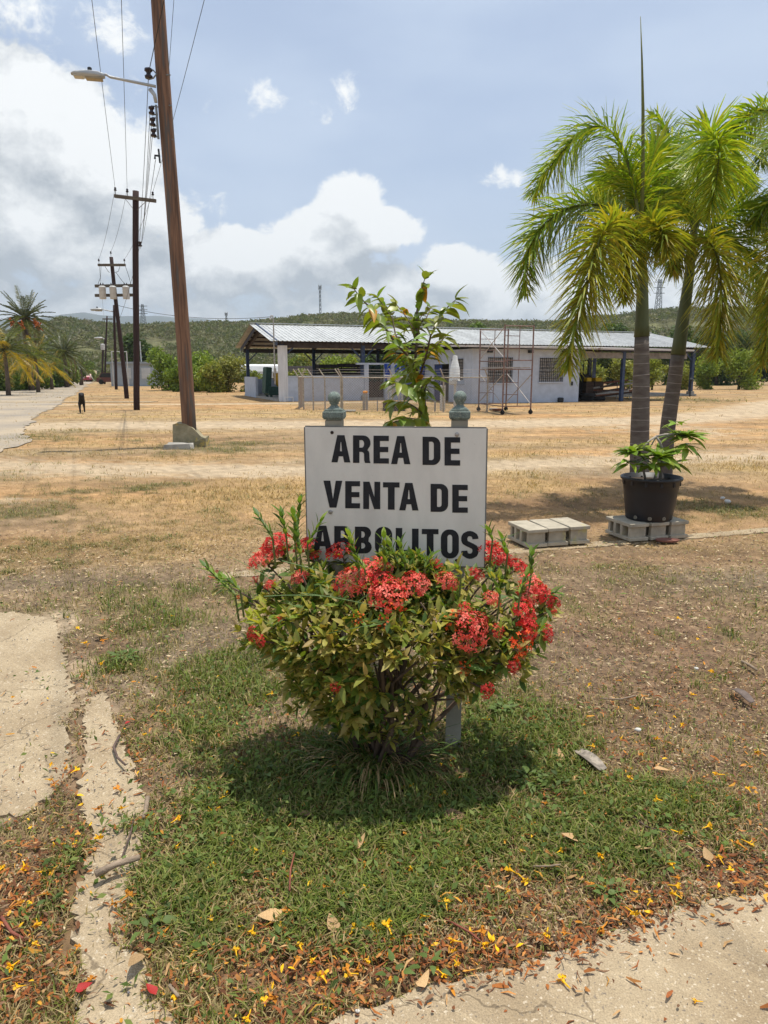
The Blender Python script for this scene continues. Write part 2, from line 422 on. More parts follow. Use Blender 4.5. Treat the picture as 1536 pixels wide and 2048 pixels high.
def worn_concrete():
    M = bpy.data.materials.new('worn_concrete'); M.use_nodes = True; t = M.node_tree; t.nodes.clear(); k = NT(t)
    pos = k.n('ShaderNodeNewGeometry').outputs['Position']
    rot = k.n('ShaderNodeVectorRotate', {'Vector': pos, 'Angle': R(38)}, rotation_type='Z_AXIS').outputs[0]
    st = k.v('MULTIPLY', rot, (3.0, 26.0, 1.0))
    big = k.n('ShaderNodeTexNoise', {'Vector': pos, 'Scale': 2.6, 'Detail': 5.0, 'Roughness': .6}).outputs['Fac']
    streak = k.n('ShaderNodeTexNoise', {'Vector': st, 'Scale': 1.6, 'Detail': 7.0, 'Roughness': .7}).outputs['Fac']
    grain = k.n('ShaderNodeTexNoise', {'Vector': pos, 'Scale': 210.0, 'Detail': 3.0, 'Roughness': .7}).outputs['Fac']
    c = k.mix(k.ramp(big, .32, .68), (.305, .232, .145, 1), (.415, .330, .215, 1))
    ag = k.n('ShaderNodeTexNoise', {'Vector': pos, 'Scale': 85.0, 'Detail': 2.0}).outputs['Fac']
    c = k.mix(k.ramp(ag, .62, .68, 0, .7), c, (.56, .48, .36, 1)); c = k.mix(k.ramp(ag, .36, .30, 0, .7), c, (.15, .13, .11, 1))
    ck = k.n('ShaderNodeTexVoronoi', {'Vector': k.v('ADD', pos, k.v('SCALE', k.n('ShaderNodeTexNoise', {'Vector': pos, 'Scale': 5.0, 'Detail': 4.0}).outputs['Color'], .25)), 'Scale': 1.15}, feature='DISTANCE_TO_EDGE').outputs['Distance']
    c = k.mix(k.ramp(ck, .005, .0015, 0, .6), c, (.10, .075, .05, 1))
    c = k.mix(k.ramp(streak, .52, .76, 0, .6), c, (.54, .43, .275, 1))
    c = k.mix(k.ramp(streak, .42, .26, 0, .55), c, (.20, .155, .105, 1))
    g = k.ramp(grain, .25, .75, .72, 1.22); c = k.mix(1.0, c, k.n('ShaderNodeCombineXYZ', {0: g, 1: g, 2: g}).outputs[0], 'MULTIPLY')
    h = k.m('ADD', k.m('MULTIPLY', streak, 1.0), k.m('MULTIPLY', grain, .55))
    bp = k.n('ShaderNodeBump', {'Height': h, 'Strength': .55, 'Distance': .008})
    b = k.n('ShaderNodeBsdfPrincipled', {'Base Color': c, 'Roughness': .93, 'Specular IOR Level': .15, 'Normal': bp.outputs[0]})
    k.n('ShaderNodeOutputMaterial', {'Surface': b.outputs[0]}); return M
concrete = worn_concrete()
def slab(name, px, z, seed, amp=.02, step=.05, label=None):
    pts = [G(*p).xy for p in px]
    o = MB().prism(ragged([tuple(p) for p in pts], step, amp, seed), -.05, z).build(name, concrete)
    return tag(o, kind='structure')
slab('concrete_pavement', [(560, 2090), (697, 2030), (817, 1993), (985, 1945), (1130, 1910), (1215, 1885), (1290, 1835), (1420, 1808), (1560, 1785), (1900, 1750), (2600, 1690), (3600, 1900), (4200, 2900), (480, 2900)], .010, 5, .012, .02)
slab('concrete_path', PATH_B, .006, 9, .016, .018)
slab('concrete_apron', PATH_A, .006, 8, .018, .018)
# flush concrete edging that the blocks stand on
e0, e1 = G(430, 1153).xy, G(1700, 1046).xy
ed = (e1 - e0).normalized(); en = Vector((-ed.y, ed.x)) * .075
edge_pts = [tuple(e0 - en), tuple(e1 - en), tuple(e1 + en), tuple(e0 + en)]
tag(MB().prism(ragged(edge_pts, .06, .02, 3), -.05, .003).build('concrete_edging', concrete), kind='structure')

# road on the left, patched asphalt with ragged edges
rd = Vector((-.385, 1)).normalized()
asphalt = mat('asphalt', (.255, .225, .185), .9, .25, .45, col2=(.40, .325, .23), bump=.5, bscale=60, world_co=True, spec=.2)
rl = []
for t in np.arange(-14, 420, .35): rl.append(Vector((-8.3, 15.8)) + rd * t)
rn = Vector((rd.y, -rd.x)); rr = random.Random(2)
wob = lambda i, s: float((fbm(np.array([i * .05]), np.array([s]), 7) - .5)[0]) * 1.6
right = [tuple(p + rn * (rr.uniform(-.10, .10) + wob(i, 1.5))) for i, p in enumerate(rl)]; left = [tuple(p - rn * (6.2 + rr.uniform(-.1, .1) + wob(i, 9.5))) for i, p in enumerate(rl)]
vs = [(x, y, .012) for x, y in right] + [(x, y, .012) for x, y in left]; n_ = len(rl)
tag(MB().add(vs, [(i, i + 1, n_ + i + 1, n_ + i) for i in range(n_ - 1)]).build('road', asphalt), kind='structure')
cs = [G(-160, 805), G(310, 804)]
tag(MB().prism(ragged([(cs[0].x, cs[0].y - .5), (cs[1].x, cs[1].y - .45), (cs[1].x, cs[1].y + .45), (cs[0].x, cs[0].y + .5)], .8, .12, 6), -.05, .022).build('concrete_strip', concrete), kind='structure')

# ------------------------------------------------------------------ hills and far mountains
RIDGE = [(-2500, 640), (-900, 640), (-200, 655), (60, 668), (100, 660), (145, 644), (205, 653), (265, 659), (342, 655), (420, 652), (500, 652), (560, 645), (666, 635), (725, 634), (790, 641),
         (850, 646), (910, 648), (1000, 650), (1120, 652), (1222, 636), (1294, 627), (1395, 621), (1536, 624), (1800, 612), (2400, 640), (4200, 660)]
hx = np.array([math.atan2(a - 768, FPX) for a, b in RIDGE]); hh = np.array([(HZ - b - 7.5) / FPX for a, b in RIDGE])
def hill_height(AZ, D):
    slope = np.interp(AZ, hx, hh) * np.cos(AZ) * 1.01
    top = slope * 430 + 1.5
    f = sstep(150, 430, D) * .93 + .07 * sstep(120, 200, D)
    back = 1 - .6 * sstep(440, 760, D)
    h = top * f * back
    X = D * np.sin(AZ); Y = D * np.cos(AZ)
    h = h * (1 + (fbm(X / 90, Y / 90, 51) - .5) * .5 * (1 - sstep(330, 430, D))) + (fbm(X / 7, Y / 7, 53, 3) - .5) * 2.2 * sstep(140, 220, D)
    return h
az = np.radians(np.arange(-62, 62.1, .28)); dd = np.concatenate([np.arange(118, 460, 5.0), np.arange(470, 800, 25.0)])
AZ, DD = np.meshgrid(az, dd); HZZ = hill_height(AZ, DD) - .5
X = DD * np.sin(AZ); Y = DD * np.cos(AZ)
k1 = fbm(X / 40, Y / 60, 61); k2 = fbm(X / 5, Y / 5, 63)
hc = np.array((.110, .120, .048)) * (1 - k1[..., None]) + np.array((.140, .130, .070)) * k1[..., None]; hc = hc * (.35 + 1.25 * k2[..., None])
idx = np.arange(X.size).reshape(X.shape)
Fh = np.stack([idx[:-1, :-1], idx[:-1, 1:], idx[1:, 1:], idx[1:, :-1]], -1).reshape(-1, 4)
tag(link('hill', np_mesh('hill', np.stack([X, Y, HZZ], -1).reshape(-1, 3), Fh[:, ::-1], hc.reshape(-1, 3),
    mat('hill_scrub', attr=True, rough=.95, var=.4, scale=.25, bump=1.0, bscale=.6, bdist=1.5, world_co=True, spec=.05), True)), kind='structure')
MR = [(-1200, 660), (-300, 650), (80, 642), (160, 636), (190, 632), (220, 636), (300, 638), (400, 642), (430, 646), (520, 656), (700, 664), (1200, 664), (2600, 650)]
mx = np.array([math.atan2(a - 768, FPX) for a, b in MR]); mh = np.array([(HZ - b) / FPX for a, b in MR])
az = np.radians(np.arange(-50, 50, .12)); dd = np.linspace(3200, 5600, 26)
AZ, DD = np.meshgrid(az, dd); X = DD * np.sin(AZ); Y = DD * np.cos(AZ)
HM = np.interp(AZ, mx, mh) * np.cos(AZ) * 4300 * sstep(3200, 4300, DD) * (1 - .5 * sstep(4300, 5600, DD)) * (.92 + .16 * fbm(X / 420, Y / 420, 71)) - 3
idx = np.arange(X.size).reshape(X.shape)
Fh = np.stack([idx[:-1, :-1], idx[:-1, 1:], idx[1:, 1:], idx[1:, :-1]], -1).reshape(-1, 4)
tag(link('mountains', np_mesh('mountains', np.stack([X, Y, HM], -1).reshape(-1, 3), Fh[:, ::-1], None, mat('mountain_forest', (.045, .060, .050), .95, .3, .004, bump=0, world_co=True), True)), kind='structure')

def leafcloud(C, size, colours, seed=0, up=.35):
    """many small leaf faces, one per centre: C (n,3), size (n,), colours (n,3) -> V, F, Col"""
    r = np.random.default_rng(seed); n = len(C)
    nrm = r.normal(size=(n, 3)); nrm[:, 2] += up; nrm /= np.linalg.norm(nrm, axis=1)[:, None]
    a = np.cross(nrm, r.normal(size=(n, 3))); a /= np.linalg.norm(a, axis=1)[:, None] + 1e-9
    b = np.cross(nrm, a); s = size[:, None]
    V = np.stack([C - a * s, C - b * s * .45 + nrm * s * .18, C + a * s, C + b * s * .45 + nrm * s * .18], 1).reshape(-1, 3)
    F = np.arange(4 * n).reshape(n, 4)
    return V, F, np.repeat(colours, 4, 0)
foliage = mat('foliage', attr=True, rough=.6, var=.15, scale=3, bump=0, trans=.3, spec=.3, tcol=(1.1, 1.2, .5))

# scrub wood over the hills: too far off to count
nb = 16000
saz = rng.uniform(-R(46), R(46), nb); sdist = 130 + 320 * rng.random(nb) ** .8
sz = hill_height(saz, sdist); sx_ = sdist * np.sin(saz); sy_ = sdist * np.cos(saz)
keep = fbm(sx_ / 30, sy_ / 45, 77) > .28
sx_, sy_, sz, sdist = sx_[keep], sy_[keep], sz[keep], sdist[keep]; nb = len(sx_); per = 26
szs = rng.uniform(.8, 2.2, nb) * (.75 + sdist / 700)
q = rng.normal(size=(nb, per, 3)); q /= np.linalg.norm(q, axis=2)[..., None]; q[..., 2] = np.abs(q[..., 2]) * .8
q *= rng.uniform(.6, 1.05, (nb, per, 1))
Cc = np.stack([sx_, sy_, sz], -1)[:, None, :] + q * szs[:, None, None]
tone = np.array([(.125, .142, .052), (.150, .155, .062), (.165, .152, .076), (.110, .128, .048), (.175, .160, .092)])[rng.integers(0, 5, nb)]
cc = np.repeat(tone[:, None, :], per, 1) * rng.uniform(.7, 1.3, (nb, per, 1))
V, F, C = leafcloud(Cc.reshape(-1, 3), np.repeat(szs * .26, per) * rng.uniform(.7, 1.3, nb * per), cc.reshape(-1, 3), 5)
tag(link('hillside_scrub', np_mesh('hillside_scrub', V, F, C, foliage)), 'olive green scrub wood covering the hills behind the sheds', 'scrub', kind='stuff')

# ------------------------------------------------------------------ grass and litter
grass_m = mat('grass_blades', attr=True, rough=.6, var=.2, scale=30, bump=0, trans=.30, world_co=True, tcol=(1.1, 1.15, .6))
def blades(P, L, Wd, C, lean=.7, seed=1, tipdark=1.0):
    r = np.random.default_rng(seed); n = len(P); a = r.uniform(0, 2 * np.pi, n)
    d = np.stack([np.cos(a), np.sin(a), np.zeros(n)], -1); sdv = np.stack([-np.sin(a), np.cos(a), np.zeros(n)], -1)
    tw = r.uniform(-1, 1, n)[:, None]; sdv = sdv * np.sqrt(1 - .5 * tw ** 2) + d * tw * .7
    le = lean * r.uniform(.3, 1.4, n)[:, None]; L = L[:, None]; wv = sdv * Wd[:, None] * .5; up_ = np.array([0, 0, 1.0])
    mid = P + up_ * L * .55 + d * L * le * .30; tip = P + up_ * L * (.95 - .30 * le) + d * L * le * .95
    tip[:, 2] = np.maximum(tip[:, 2], P[:, 2] + .008)
    V = np.stack([P - wv, P + wv, mid + wv * .9, mid - wv * .9, tip], 1).reshape(-1, 3)
    b = (np.arange(n) * 5)[:, None]; F = np.concatenate([b + [0, 1, 2], b + [0, 2, 3], b + [3, 2, 4]], 0)
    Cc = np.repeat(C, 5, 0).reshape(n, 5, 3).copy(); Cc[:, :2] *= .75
    return V, F, Cc.reshape(-1, 3)
def px_scatter(n, x0, x1, y0, y1, seed):
    r = np.random.default_rng(seed); px = r.uniform(x0, x1, n); py = r.uniform(y0, y1, n)
    cx = (px - 768) / FPX; cy = (1024 - py) / FPX; c, s = math.cos(PITCH), math.sin(PITCH)
    dy = c + cy * s; dz = -s + cy * c; t = -CAMH / dz
    return cx * t, dy * t, r
def on_slab(X, Y):
    b = np.interp(X, [G(*p).x for p in [(560, 2090), (697, 2030), (817, 1993), (985, 1945), (1215, 1885), (1420, 1808), (1900, 1750), (2600, 1690)]], [G(*p).y for p in [(560, 2090), (697, 2030), (817, 1993), (985, 1945), (1215, 1885), (1420, 1808), (1900, 1750), (2600, 1690)]])
    return (Y < b) & (X > G(560, 2090).x)
def slab_depth(X, Y):
    q = [G(*p) for p in [(560, 2090), (697, 2030), (817, 1993), (985, 1945), (1215, 1885), (1420, 1808), (1900, 1750), (2600, 1690)]]
    return np.interp(X, [p.x for p in q], [p.y for p in q]) - Y
def make_grass(name, n, region, seed, lfun, dens, palette, label, wmul=1.0, lean=.8):
    X, Y, r = px_scatter(n, *region, seed)
    g, gold, soil, sand, lt = cover(X, Y)
    k = (r.random(n) < dens(g, gold, soil, sand, lt, X, Y) * np.where(on_path(X, Y), .05, 1)) & ~on_slab(X, Y)
    X, Y = X[k], Y[k]; g, gold = g[k], gold[k]; m_ = len(X)
    P = np.stack([X, Y, np.full(m_, -.004)], -1)
    L = lfun(m_, r, Y, g, gold)
    C = palette(m_, r, g, gold, X, Y)
    V, F, Cv = blades(P, L, L * r.uniform(.05, .09, m_) * wmul + .0012, C, lean, seed)
    return tag(link(name, np_mesh(name, V, F, Cv, grass_m)), label, 'grass', kind='stuff')
def pal_near(m_, r, g, gold, X, Y):
    a = np.array([(.150, .195, .030), (.105, .150, .026), (.200, .235, .042), (.245, .240, .072), (.32, .25, .11), (.44, .33, .16)])
    p = r.random(m_) + (1 - g) * .50
    i = np.clip((p * 4.6).astype(int), 0, 5)
    return a[i] * r.uniform(.75, 1.3, (m_, 1))
make_grass('lawn_grass', 440000, (-450, 2050, 1135, 2200), 11, lambda m_, r, Y, g, gold: r.uniform(.018, .046, m_) * (1 + .5 * g),
           lambda g, gold, soil, sand, lt, X, Y: np.clip(.56 * g + .22 * (1 - .65 * np.clip(soil, 0, 1)) - .30 * sand * (1 - g) - .10 * np.clip(lt, 0, 1), 0.02, 1), pal_near, 'short green and straw coloured grass around the flowering bush')
def pal_dry(m_, r, g, gold, X, Y):
    a = np.array([(.38, .255, .100), (.47, .32, .13), (.30, .19, .085), (.40, .29, .14)]); gr = np.array([(.17, .18, .055), (.24, .23, .08)])
    c = a[r.integers(0, 4, m_)]; gg = (r.random(m_) < g * .8)[:, None]
    return np.where(gg, gr[r.integers(0, 2, m_)], c) * r.uniform(.75, 1.25, (m_, 1))
make_grass('dry_grass', 220000, (-450, 2050, 860, 1150), 12, lambda m_, r, Y, g, gold: r.uniform(.02, .05, m_) * (.8 + .7 * gold + .5 * g) * np.clip(Y / 9, .7, 1.5),
           lambda g, gold, soil, sand, lt, X, Y: np.clip(.18 + .7 * gold + .6 * g - .35 * sand, .02, 1), pal_dry, 'dry straw coloured grass on the bare lot', 1.3, 1.6)
make_grass('distant_grass', 60000, (-450, 2050, 766, 862), 13, lambda m_, r, Y, g, gold: r.uniform(.05, .12, m_) * (.7 + .6 * gold + g) * np.clip(Y / 40, .6, 1.5),
           lambda g, gold, soil, sand, lt, X, Y: np.clip(.15 + .7 * gold + .7 * g - .5 * sand, .02, 1), pal_dry, 'thin yellow grass far across the lot by the sheds', 2.5, 2.0)

# small broad leaved weeds in the turf
X, Y, r = px_scatter(75000, -350, 1950, 1200, 2150, 14)
g, gold, soil, sand, lt = cover(X, Y)
patch = emap(X, Y, ell([(620, 1560, 200, 90, 1.0), (1000, 1460, 110, 60, 1.3), (1075, 1570, 90, 50, 1.2), (780, 1640, 160, 60, .9), (520, 1450, 140, 80, .7), (450, 1600, 120, 80, .7), (1250, 1640, 200, 60, .5), (420, 1690, 100, 60, .6)]))
k = (r.random(len(X)) < np.clip(patch * .75 + .22 * g, 0, 1)) & ~on_slab(X, Y)
X, Y = X[k], Y[k]; m_ = len(X)
C = np.array([(.100, .155, .030), (.130, .190, .042), (.080, .125, .028), (.165, .205, .05)])[r.integers(0, 4, m_)] * r.uniform(.8, 1.25, (m_, 1))
V, F, Cv = leafcloud(np.stack([X, Y, r.uniform(.006, .045, m_)], -1), r.uniform(.007, .018, m_), C, 15, 1.4)
tag(link('ground_weeds', np_mesh('ground_weeds', V, F, Cv, foliage)), 'low green broad leaved weeds spreading through the turf', 'weeds', kind='stuff')

# shrivelled petals and leaf crumbs
X, Y, r = px_scatter(78000, -400, 2000, 1200, 2250, 16)
lt = cover(X, Y)[4]
k = r.random(len(X)) < np.clip(lt * .38 + .12 * (Y < 3.4) + .02, 0, .8) * np.where(on_slab(X, Y), .02 + .9 * np.exp(-np.maximum(slab_depth(X, Y), 0) / .05), np.where(on_path(X, Y), .22, 1))
X, Y = X[k], Y[k]; m_ = len(X)
pal = np.array([(.36, .125, .030), (.27, .085, .025), (.46, .20, .055), (.15, .060, .025), (.50, .30, .13), (.20, .11, .06), (.62, .30, .04)])
C = pal[r.choice(7, m_, p=[.19, .22, .11, .22, .09, .13, .04])] * r.uniform(.7, 1.2, (m_, 1))
a = r.uniform(0, 2 * np.pi, m_); d = np.stack([np.cos(a), np.sin(a), r.uniform(-.25, .35, m_)], -1); sdv = np.stack([-np.sin(a), np.cos(a), r.uniform(-.6, .6, m_)], -1)
L = (.004 + .017 * r.random(m_) ** 2.2)[:, None]; Wd = (.001 + .0045 * r.random(m_) ** 1.5)[:, None]; P = np.stack([X, Y, r.uniform(.006, .024, m_)], -1)
bow = np.array([0, 0, 1.0]) * L * r.uniform(-.1, .5, m_)[:, None]; side = sdv * L * r.uniform(-.4, .4, m_)[:, None]
V = np.stack([P - d * L - sdv * Wd * .4, P - d * L + sdv * Wd * .4, P + bow + side - sdv * Wd, P + bow + side + sdv * Wd, P + d * L - sdv * Wd * .5, P + d * L + sdv * Wd * .5], 1).reshape(-1, 3)
b = (np.arange(m_) * 6)[:, None]; F = np.concatenate([b + [0, 1, 3, 2], b + [2, 3, 5, 4]], 0)
tag(link('petal_litter', np_mesh('petal_litter', V, F, np.repeat(C, 6, 0), mat('petal_litter', attr=True, rough=.85, var=.2, scale=80, bump=0, trans=.15, tcol=(1.1, .9, .5)))),
    'rust coloured shrivelled petals and leaf crumbs littering the ground', 'litter', kind='stuff')
# dead straw, leaf crumbs and clods over the bare earth
X, Y, r = px_scatter(128000, -450, 2050, 1060, 1900, 18)
g, gold, soil, sand, lt = cover(X, Y)
k = (r.random(len(X)) < np.clip(.62 - .30 * g - .35 * sand, .05, 1)) & ~on_slab(X, Y) & ~on_path(X, Y); X, Y = X[k], Y[k]; m_ = len(X)
pal = np.array([(.40, .30, .17), (.12, .075, .045), (.23, .15, .09), (.52, .41, .26), (.085, .06, .04), (.30, .17, .075), (.14, .17, .045)])
C = pal[r.choice(7, m_, p=[.20, .20, .20, .08, .12, .10, .10])] * r.uniform(.75, 1.2, (m_, 1)); a = r.uniform(0, 2 * np.pi, m_); kk = np.clip(Y / 3, .8, 1.6)
d = np.stack([np.cos(a), np.sin(a), r.uniform(-.2, .3, m_)], -1); sdv = np.stack([-np.sin(a), np.cos(a), r.uniform(-.5, .5, m_)], -1); L = ((.003 + .016 * r.random(m_) ** 2) * kk)[:, None]; Wd = ((.0010 + .0038 * r.random(m_) ** 2) * kk)[:, None]
P = np.stack([X, Y, r.uniform(.003, .014, m_)], -1); top = np.array([0, 0, 1.0]) * Wd * 1.2
V = np.stack([P - d * L, P - sdv * Wd, P + d * L, P + sdv * Wd, P + top], 1).reshape(-1, 3); b = (np.arange(m_) * 5)[:, None]
F = np.concatenate([b + [0, 1, 4], b + [1, 2, 4], b + [2, 3, 4], b + [3, 0, 4]], 0)
tag(link('soil_debris', np_mesh('soil_debris', V, F, np.repeat(C, 5, 0), mat('soil_debris', attr=True, rough=.9, var=.15, scale=80, bump=0))), 'broken straw, leaf crumbs and small clods strewn over bare earth', 'debris', kind='stuff')
# grit on the worn concrete and the sandy patches
X, Y, r = px_scatter(9000, -100, 1640, 1220, 2150, 17)
sand = cover(X, Y)[3]; k = r.random(len(X)) < np.where(on_slab(X, Y), .05, sand * .75 + .06); X, Y = X[k], Y[k]; m_ = len(X)
s_ = np.where(on_slab(X, Y), r.uniform(.0008, .0024, m_), r.uniform(.0012, .0045, m_)); oc = np.array([(1, 0, 0), (-1, 0, 0), (0, 1, 0), (0, -1, 0), (0, 0, 1), (0, 0, -1)], float)
V = (np.stack([X, Y, np.where(on_slab(X, Y) | on_path(X, Y), .013, .004)], -1)[:, None, :] + oc[None] * s_[:, None, None] * r.uniform(.6, 1.3, (m_, 6, 1))).reshape(-1, 3)
tri = np.array([(0, 2, 4), (2, 1, 4), (1, 3, 4), (3, 0, 4), (2, 0, 5), (1, 2, 5), (3, 1, 5), (0, 3, 5)])
F = ((np.arange(m_) * 6)[:, None, None] + tri[None]).reshape(-1, 3)
C = np.array([(.52, .45, .35), (.30, .25, .19), (.16, .15, .15), (.60, .55, .46)])[r.integers(0, 4, m_)]
tag(link('gravel_grit', np_mesh('gravel_grit', V, F, np.repeat(C, 6, 0), mat('grit', attr=True, rough=.9, bump=0))), 'fine pale grit scattered over sandy patches and concrete', 'gravel', kind='stuff')
# ------------------------------------------------------------------ the long open shed and the house in front of it
BANG = math.atan2(.35, .94)
BO = Vector((-5.57, 38.0, 0)); bu = Vector((math.cos(BANG), math.sin(BANG), 0)); bv = Vector((-math.sin(BANG), math.cos(BANG), 0))
def bloc(px, py, y):                       # pixel on the shed-frame plane at local depth y -> local x, z
    p = on_plane(px, py, BO + bv * y, bv) - BO
    return p.dot(bu), p.z
def bside(px, py, x):                      # pixel on the plane at local x -> local y, z
    p = on_plane(px, py, BO + bu * x, bu) - BO
    return p.dot(bv), p.z
blue_steel = mat('navy_steel', (.030, .052, .110), .5, .3, 6, spots=((.10, .05, .03), 9, .66), spec=.4)
white_wall = mat('pale_blue_plaster', (.43, .48, .56), .85, .10, 3, bump=.25, bscale=40, spots=((.42, .43, .42), 2.2, .66))
roof_white = mat('white_roof_sheet', (.62, .63, .62), .45, .14, 1.2, spots=((.45, .36, .26), 3.0, .68), metal=.25, spec=.5, bump=.05)
dark_steel = mat('dark_purlin', (.055, .045, .045), .7, .3, 5)
rust = mat('rust', (.20, .085, .05), .85, .45, 20)
concrete2 = mat('grey_concrete', (.34, .32, .28), .9, .25, 6, bump=.4, bscale=40)
iron = mat('black_iron', (.025, .030, .034), .55, .3, 10)
galv = mat('galvanised', (.34, .33, .31), .55, .25, 15, metal=.5)
glassb = mat('glass_block', (.42, .40, .38), .25, .15, 12, spec=.5)
timber_d = mat('dark_timber', (.075, .050, .038), .85, .4, 6, stretch=(1, 1, 4))

shed = tag(empty('open_shed', BO, BANG), 'long open shed with pale ribbed roof and navy columns beyond the lot', 'shed')
LX, DY, EZ, RZ = 28.1, 10.7, 3.14, 4.22
cols_x = [.25, 4.75, 9.4, 14.0, 18.6, 23.2, 27.7]
for y, x_list in ((.15, cols_x), (DY - .15, cols_x)):
    for x in x_list:
        c = MB().box((x, y, EZ / 2), (.20, .20, EZ - .02), bev=.01).build('column', blue_steel, shed)
        MB().box((0, 0, .15), (.34, .34, .30), bev=.02).build('plinth', concrete2, c).location = (x, y, 0)
        b = MB()
        for s in (-1, 1):
            if 0 < x + s * .9 < LX: b.bar((x, y, EZ - .95), (x + s * .85, y, EZ - .12), .07)
        b.build('brace', blue_steel, shed)
for x in cols_x:                                        # portal rafters
    m = MB(); m.bar((x, 0, EZ - .08), (x, DY / 2, RZ - .10), .14, .22); m.bar((x, DY, EZ - .08), (x, DY / 2, RZ - .10), .14, .22)
    m.build('rafter', dark_steel, shed)
for y in (.15, DY - .15): MB().box((LX / 2, y, EZ - .22), (LX, .12, .26)).build('eave_beam', dark_steel, shed)
for s in (0, 1):
    for k in range(5):
        f = (k + .5) / 5; y = f * DY / 2 if s == 0 else DY - f * DY / 2
        MB().box((LX / 2, y, EZ + f * (RZ - EZ) - .02), (LX, .06, .10)).build('purlin', dark_steel, shed)
m = MB(); m.bar((-.08, -.35, EZ - .12), (-.08, DY / 2, RZ - .02), .06, .30); m.bar((-.08, DY + .35, EZ - .12), (-.08, DY / 2, RZ - .02), .06, .30)
m.build('gable_fascia', blue_steel, shed)
# ribbed roof sheets, one mesh shared by all of them
pw = LX / 30; run = DY / 2 + .45; sl = math.atan2(RZ - EZ, DY / 2); hyp = run / math.cos(sl)
m = MB(); prof = []
for i in range(4):
    x0 = i * pw / 4; prof += [(x0, 0), (x0 + pw / 4 * .62, 0), (x0 + pw / 4 * .70, .030), (x0 + pw / 4 * .90, .030)]
prof.append((pw - .002, 0))
vs = [(x, 0, z) for x, z in prof] + [(x, hyp, z) for x, z in prof] + [(x, 0, z - .012) for x, z in prof] + [(x, hyp, z - .012) for x, z in prof]
n_ = len(prof); fs = [(i, i + 1, n_ + i + 1, n_ + i) for i in range(n_ - 1)] + [(2 * n_ + i + 1, 2 * n_ + i, 3 * n_ + i, 3 * n_ + i + 1) for i in range(n_ - 1)]
fs += [(i + 1, i, 2 * n_ + i, 2 * n_ + i + 1) for i in range(n_ - 1)]
sheet = m.add(vs, fs).mesh('roof_sheet', mat('white_roof_sheet_panel', (.43, .44, .43), .55, .22, 1.5, spots=((.42, .30, .20), 2.2, .70), metal=.2, spec=.5, bump=.05, rnd=.10))
for i in range(31):
    o = link('roof_sheet', sheet, None, shed); o.location = (i * pw - .45, -.45 * math.cos(0), EZ + .06 - .45 * math.tan(sl)); o.rotation_euler = (sl, 0, 0)
    o = link('roof_sheet', sheet, None, shed); o.location = ((i + 1) * pw - .45, DY + .45, EZ + .06 - .45 * math.tan(sl)); o.rotation_euler = (sl, 0, math.pi)
MB().box((LX / 2, DY / 2, RZ + .135), (LX + .8, .35, .03)).build('ridge_cap', roof_white, shed)
# low walls
x727 = bloc(727, 790, .1)[0]
MB().box((x727 / 2 + .25, .06, .64), (x727 - .5, .16, 1.28)).build('low_wall', white_wall, shed)
MB().box((x727 / 2 + .25, .06, 1.31), (x727 - .5, .24, .05)).build('wall_coping', white_wall, shed)
MB().box((.27, .02, 1.45), (.50, .10, 2.9)).build('corner_panel', mat('cladding_white', (.62, .63, .64), .6, .15, 2, stretch=(6, 6, .5)), shed)
MB().box((.06, DY - 2.2, .62), (.14, 4.0, 1.24)).build('low_wall', white_wall, shed)
MB().box((LX / 2, DY / 2, .06), (LX, DY, .12)).build('floor_slab', concrete2, shed)
MB().box((5, DY - .1, .55), (9.5, .14, 1.1)).build('low_wall', white_wall, shed)
# doorway in the front wall with its pale frame and shelves behind
xa, xb = bloc(727, 735, .1)[0], bloc(776, 735, .1)[0]
MB().box((xa + .12, .02, .97), (.24, .22, 1.94)).build('door_jamb', white_wall, shed)
MB().box((xb + .3, .02, .97), (1.1, .22, 1.94)).build('door_jamb', white_wall, shed)
MB().box(((xa + xb) / 2, .02, 1.98), (xb - xa + .9, .22, .10)).build('door_lintel', white_wall, shed)
MB().box(((xa + xb) / 2, 1.2, .5), (xb - xa + .8, .1, 1.0)).build('back_panel', mat('brown_board', (.10, .065, .05), .8, .3, 5), shed)
m = MB()
for z in (1.15, 1.45, 1.75): m.box(((xa + xb) / 2 + .2, 1.0, z), (1.0, .5, .03))
m.box(((xa + xb) / 2 + .2, 1.28, 1.2), (1.0, .03, 1.4)); m.box(((xa + xb) / 2 + .2, .98, 1.4), (.04, .5, .9))
m.build('shelf_rack', mat('green_enamel', (.030, .060, .050), .5, .2, 5), shed)

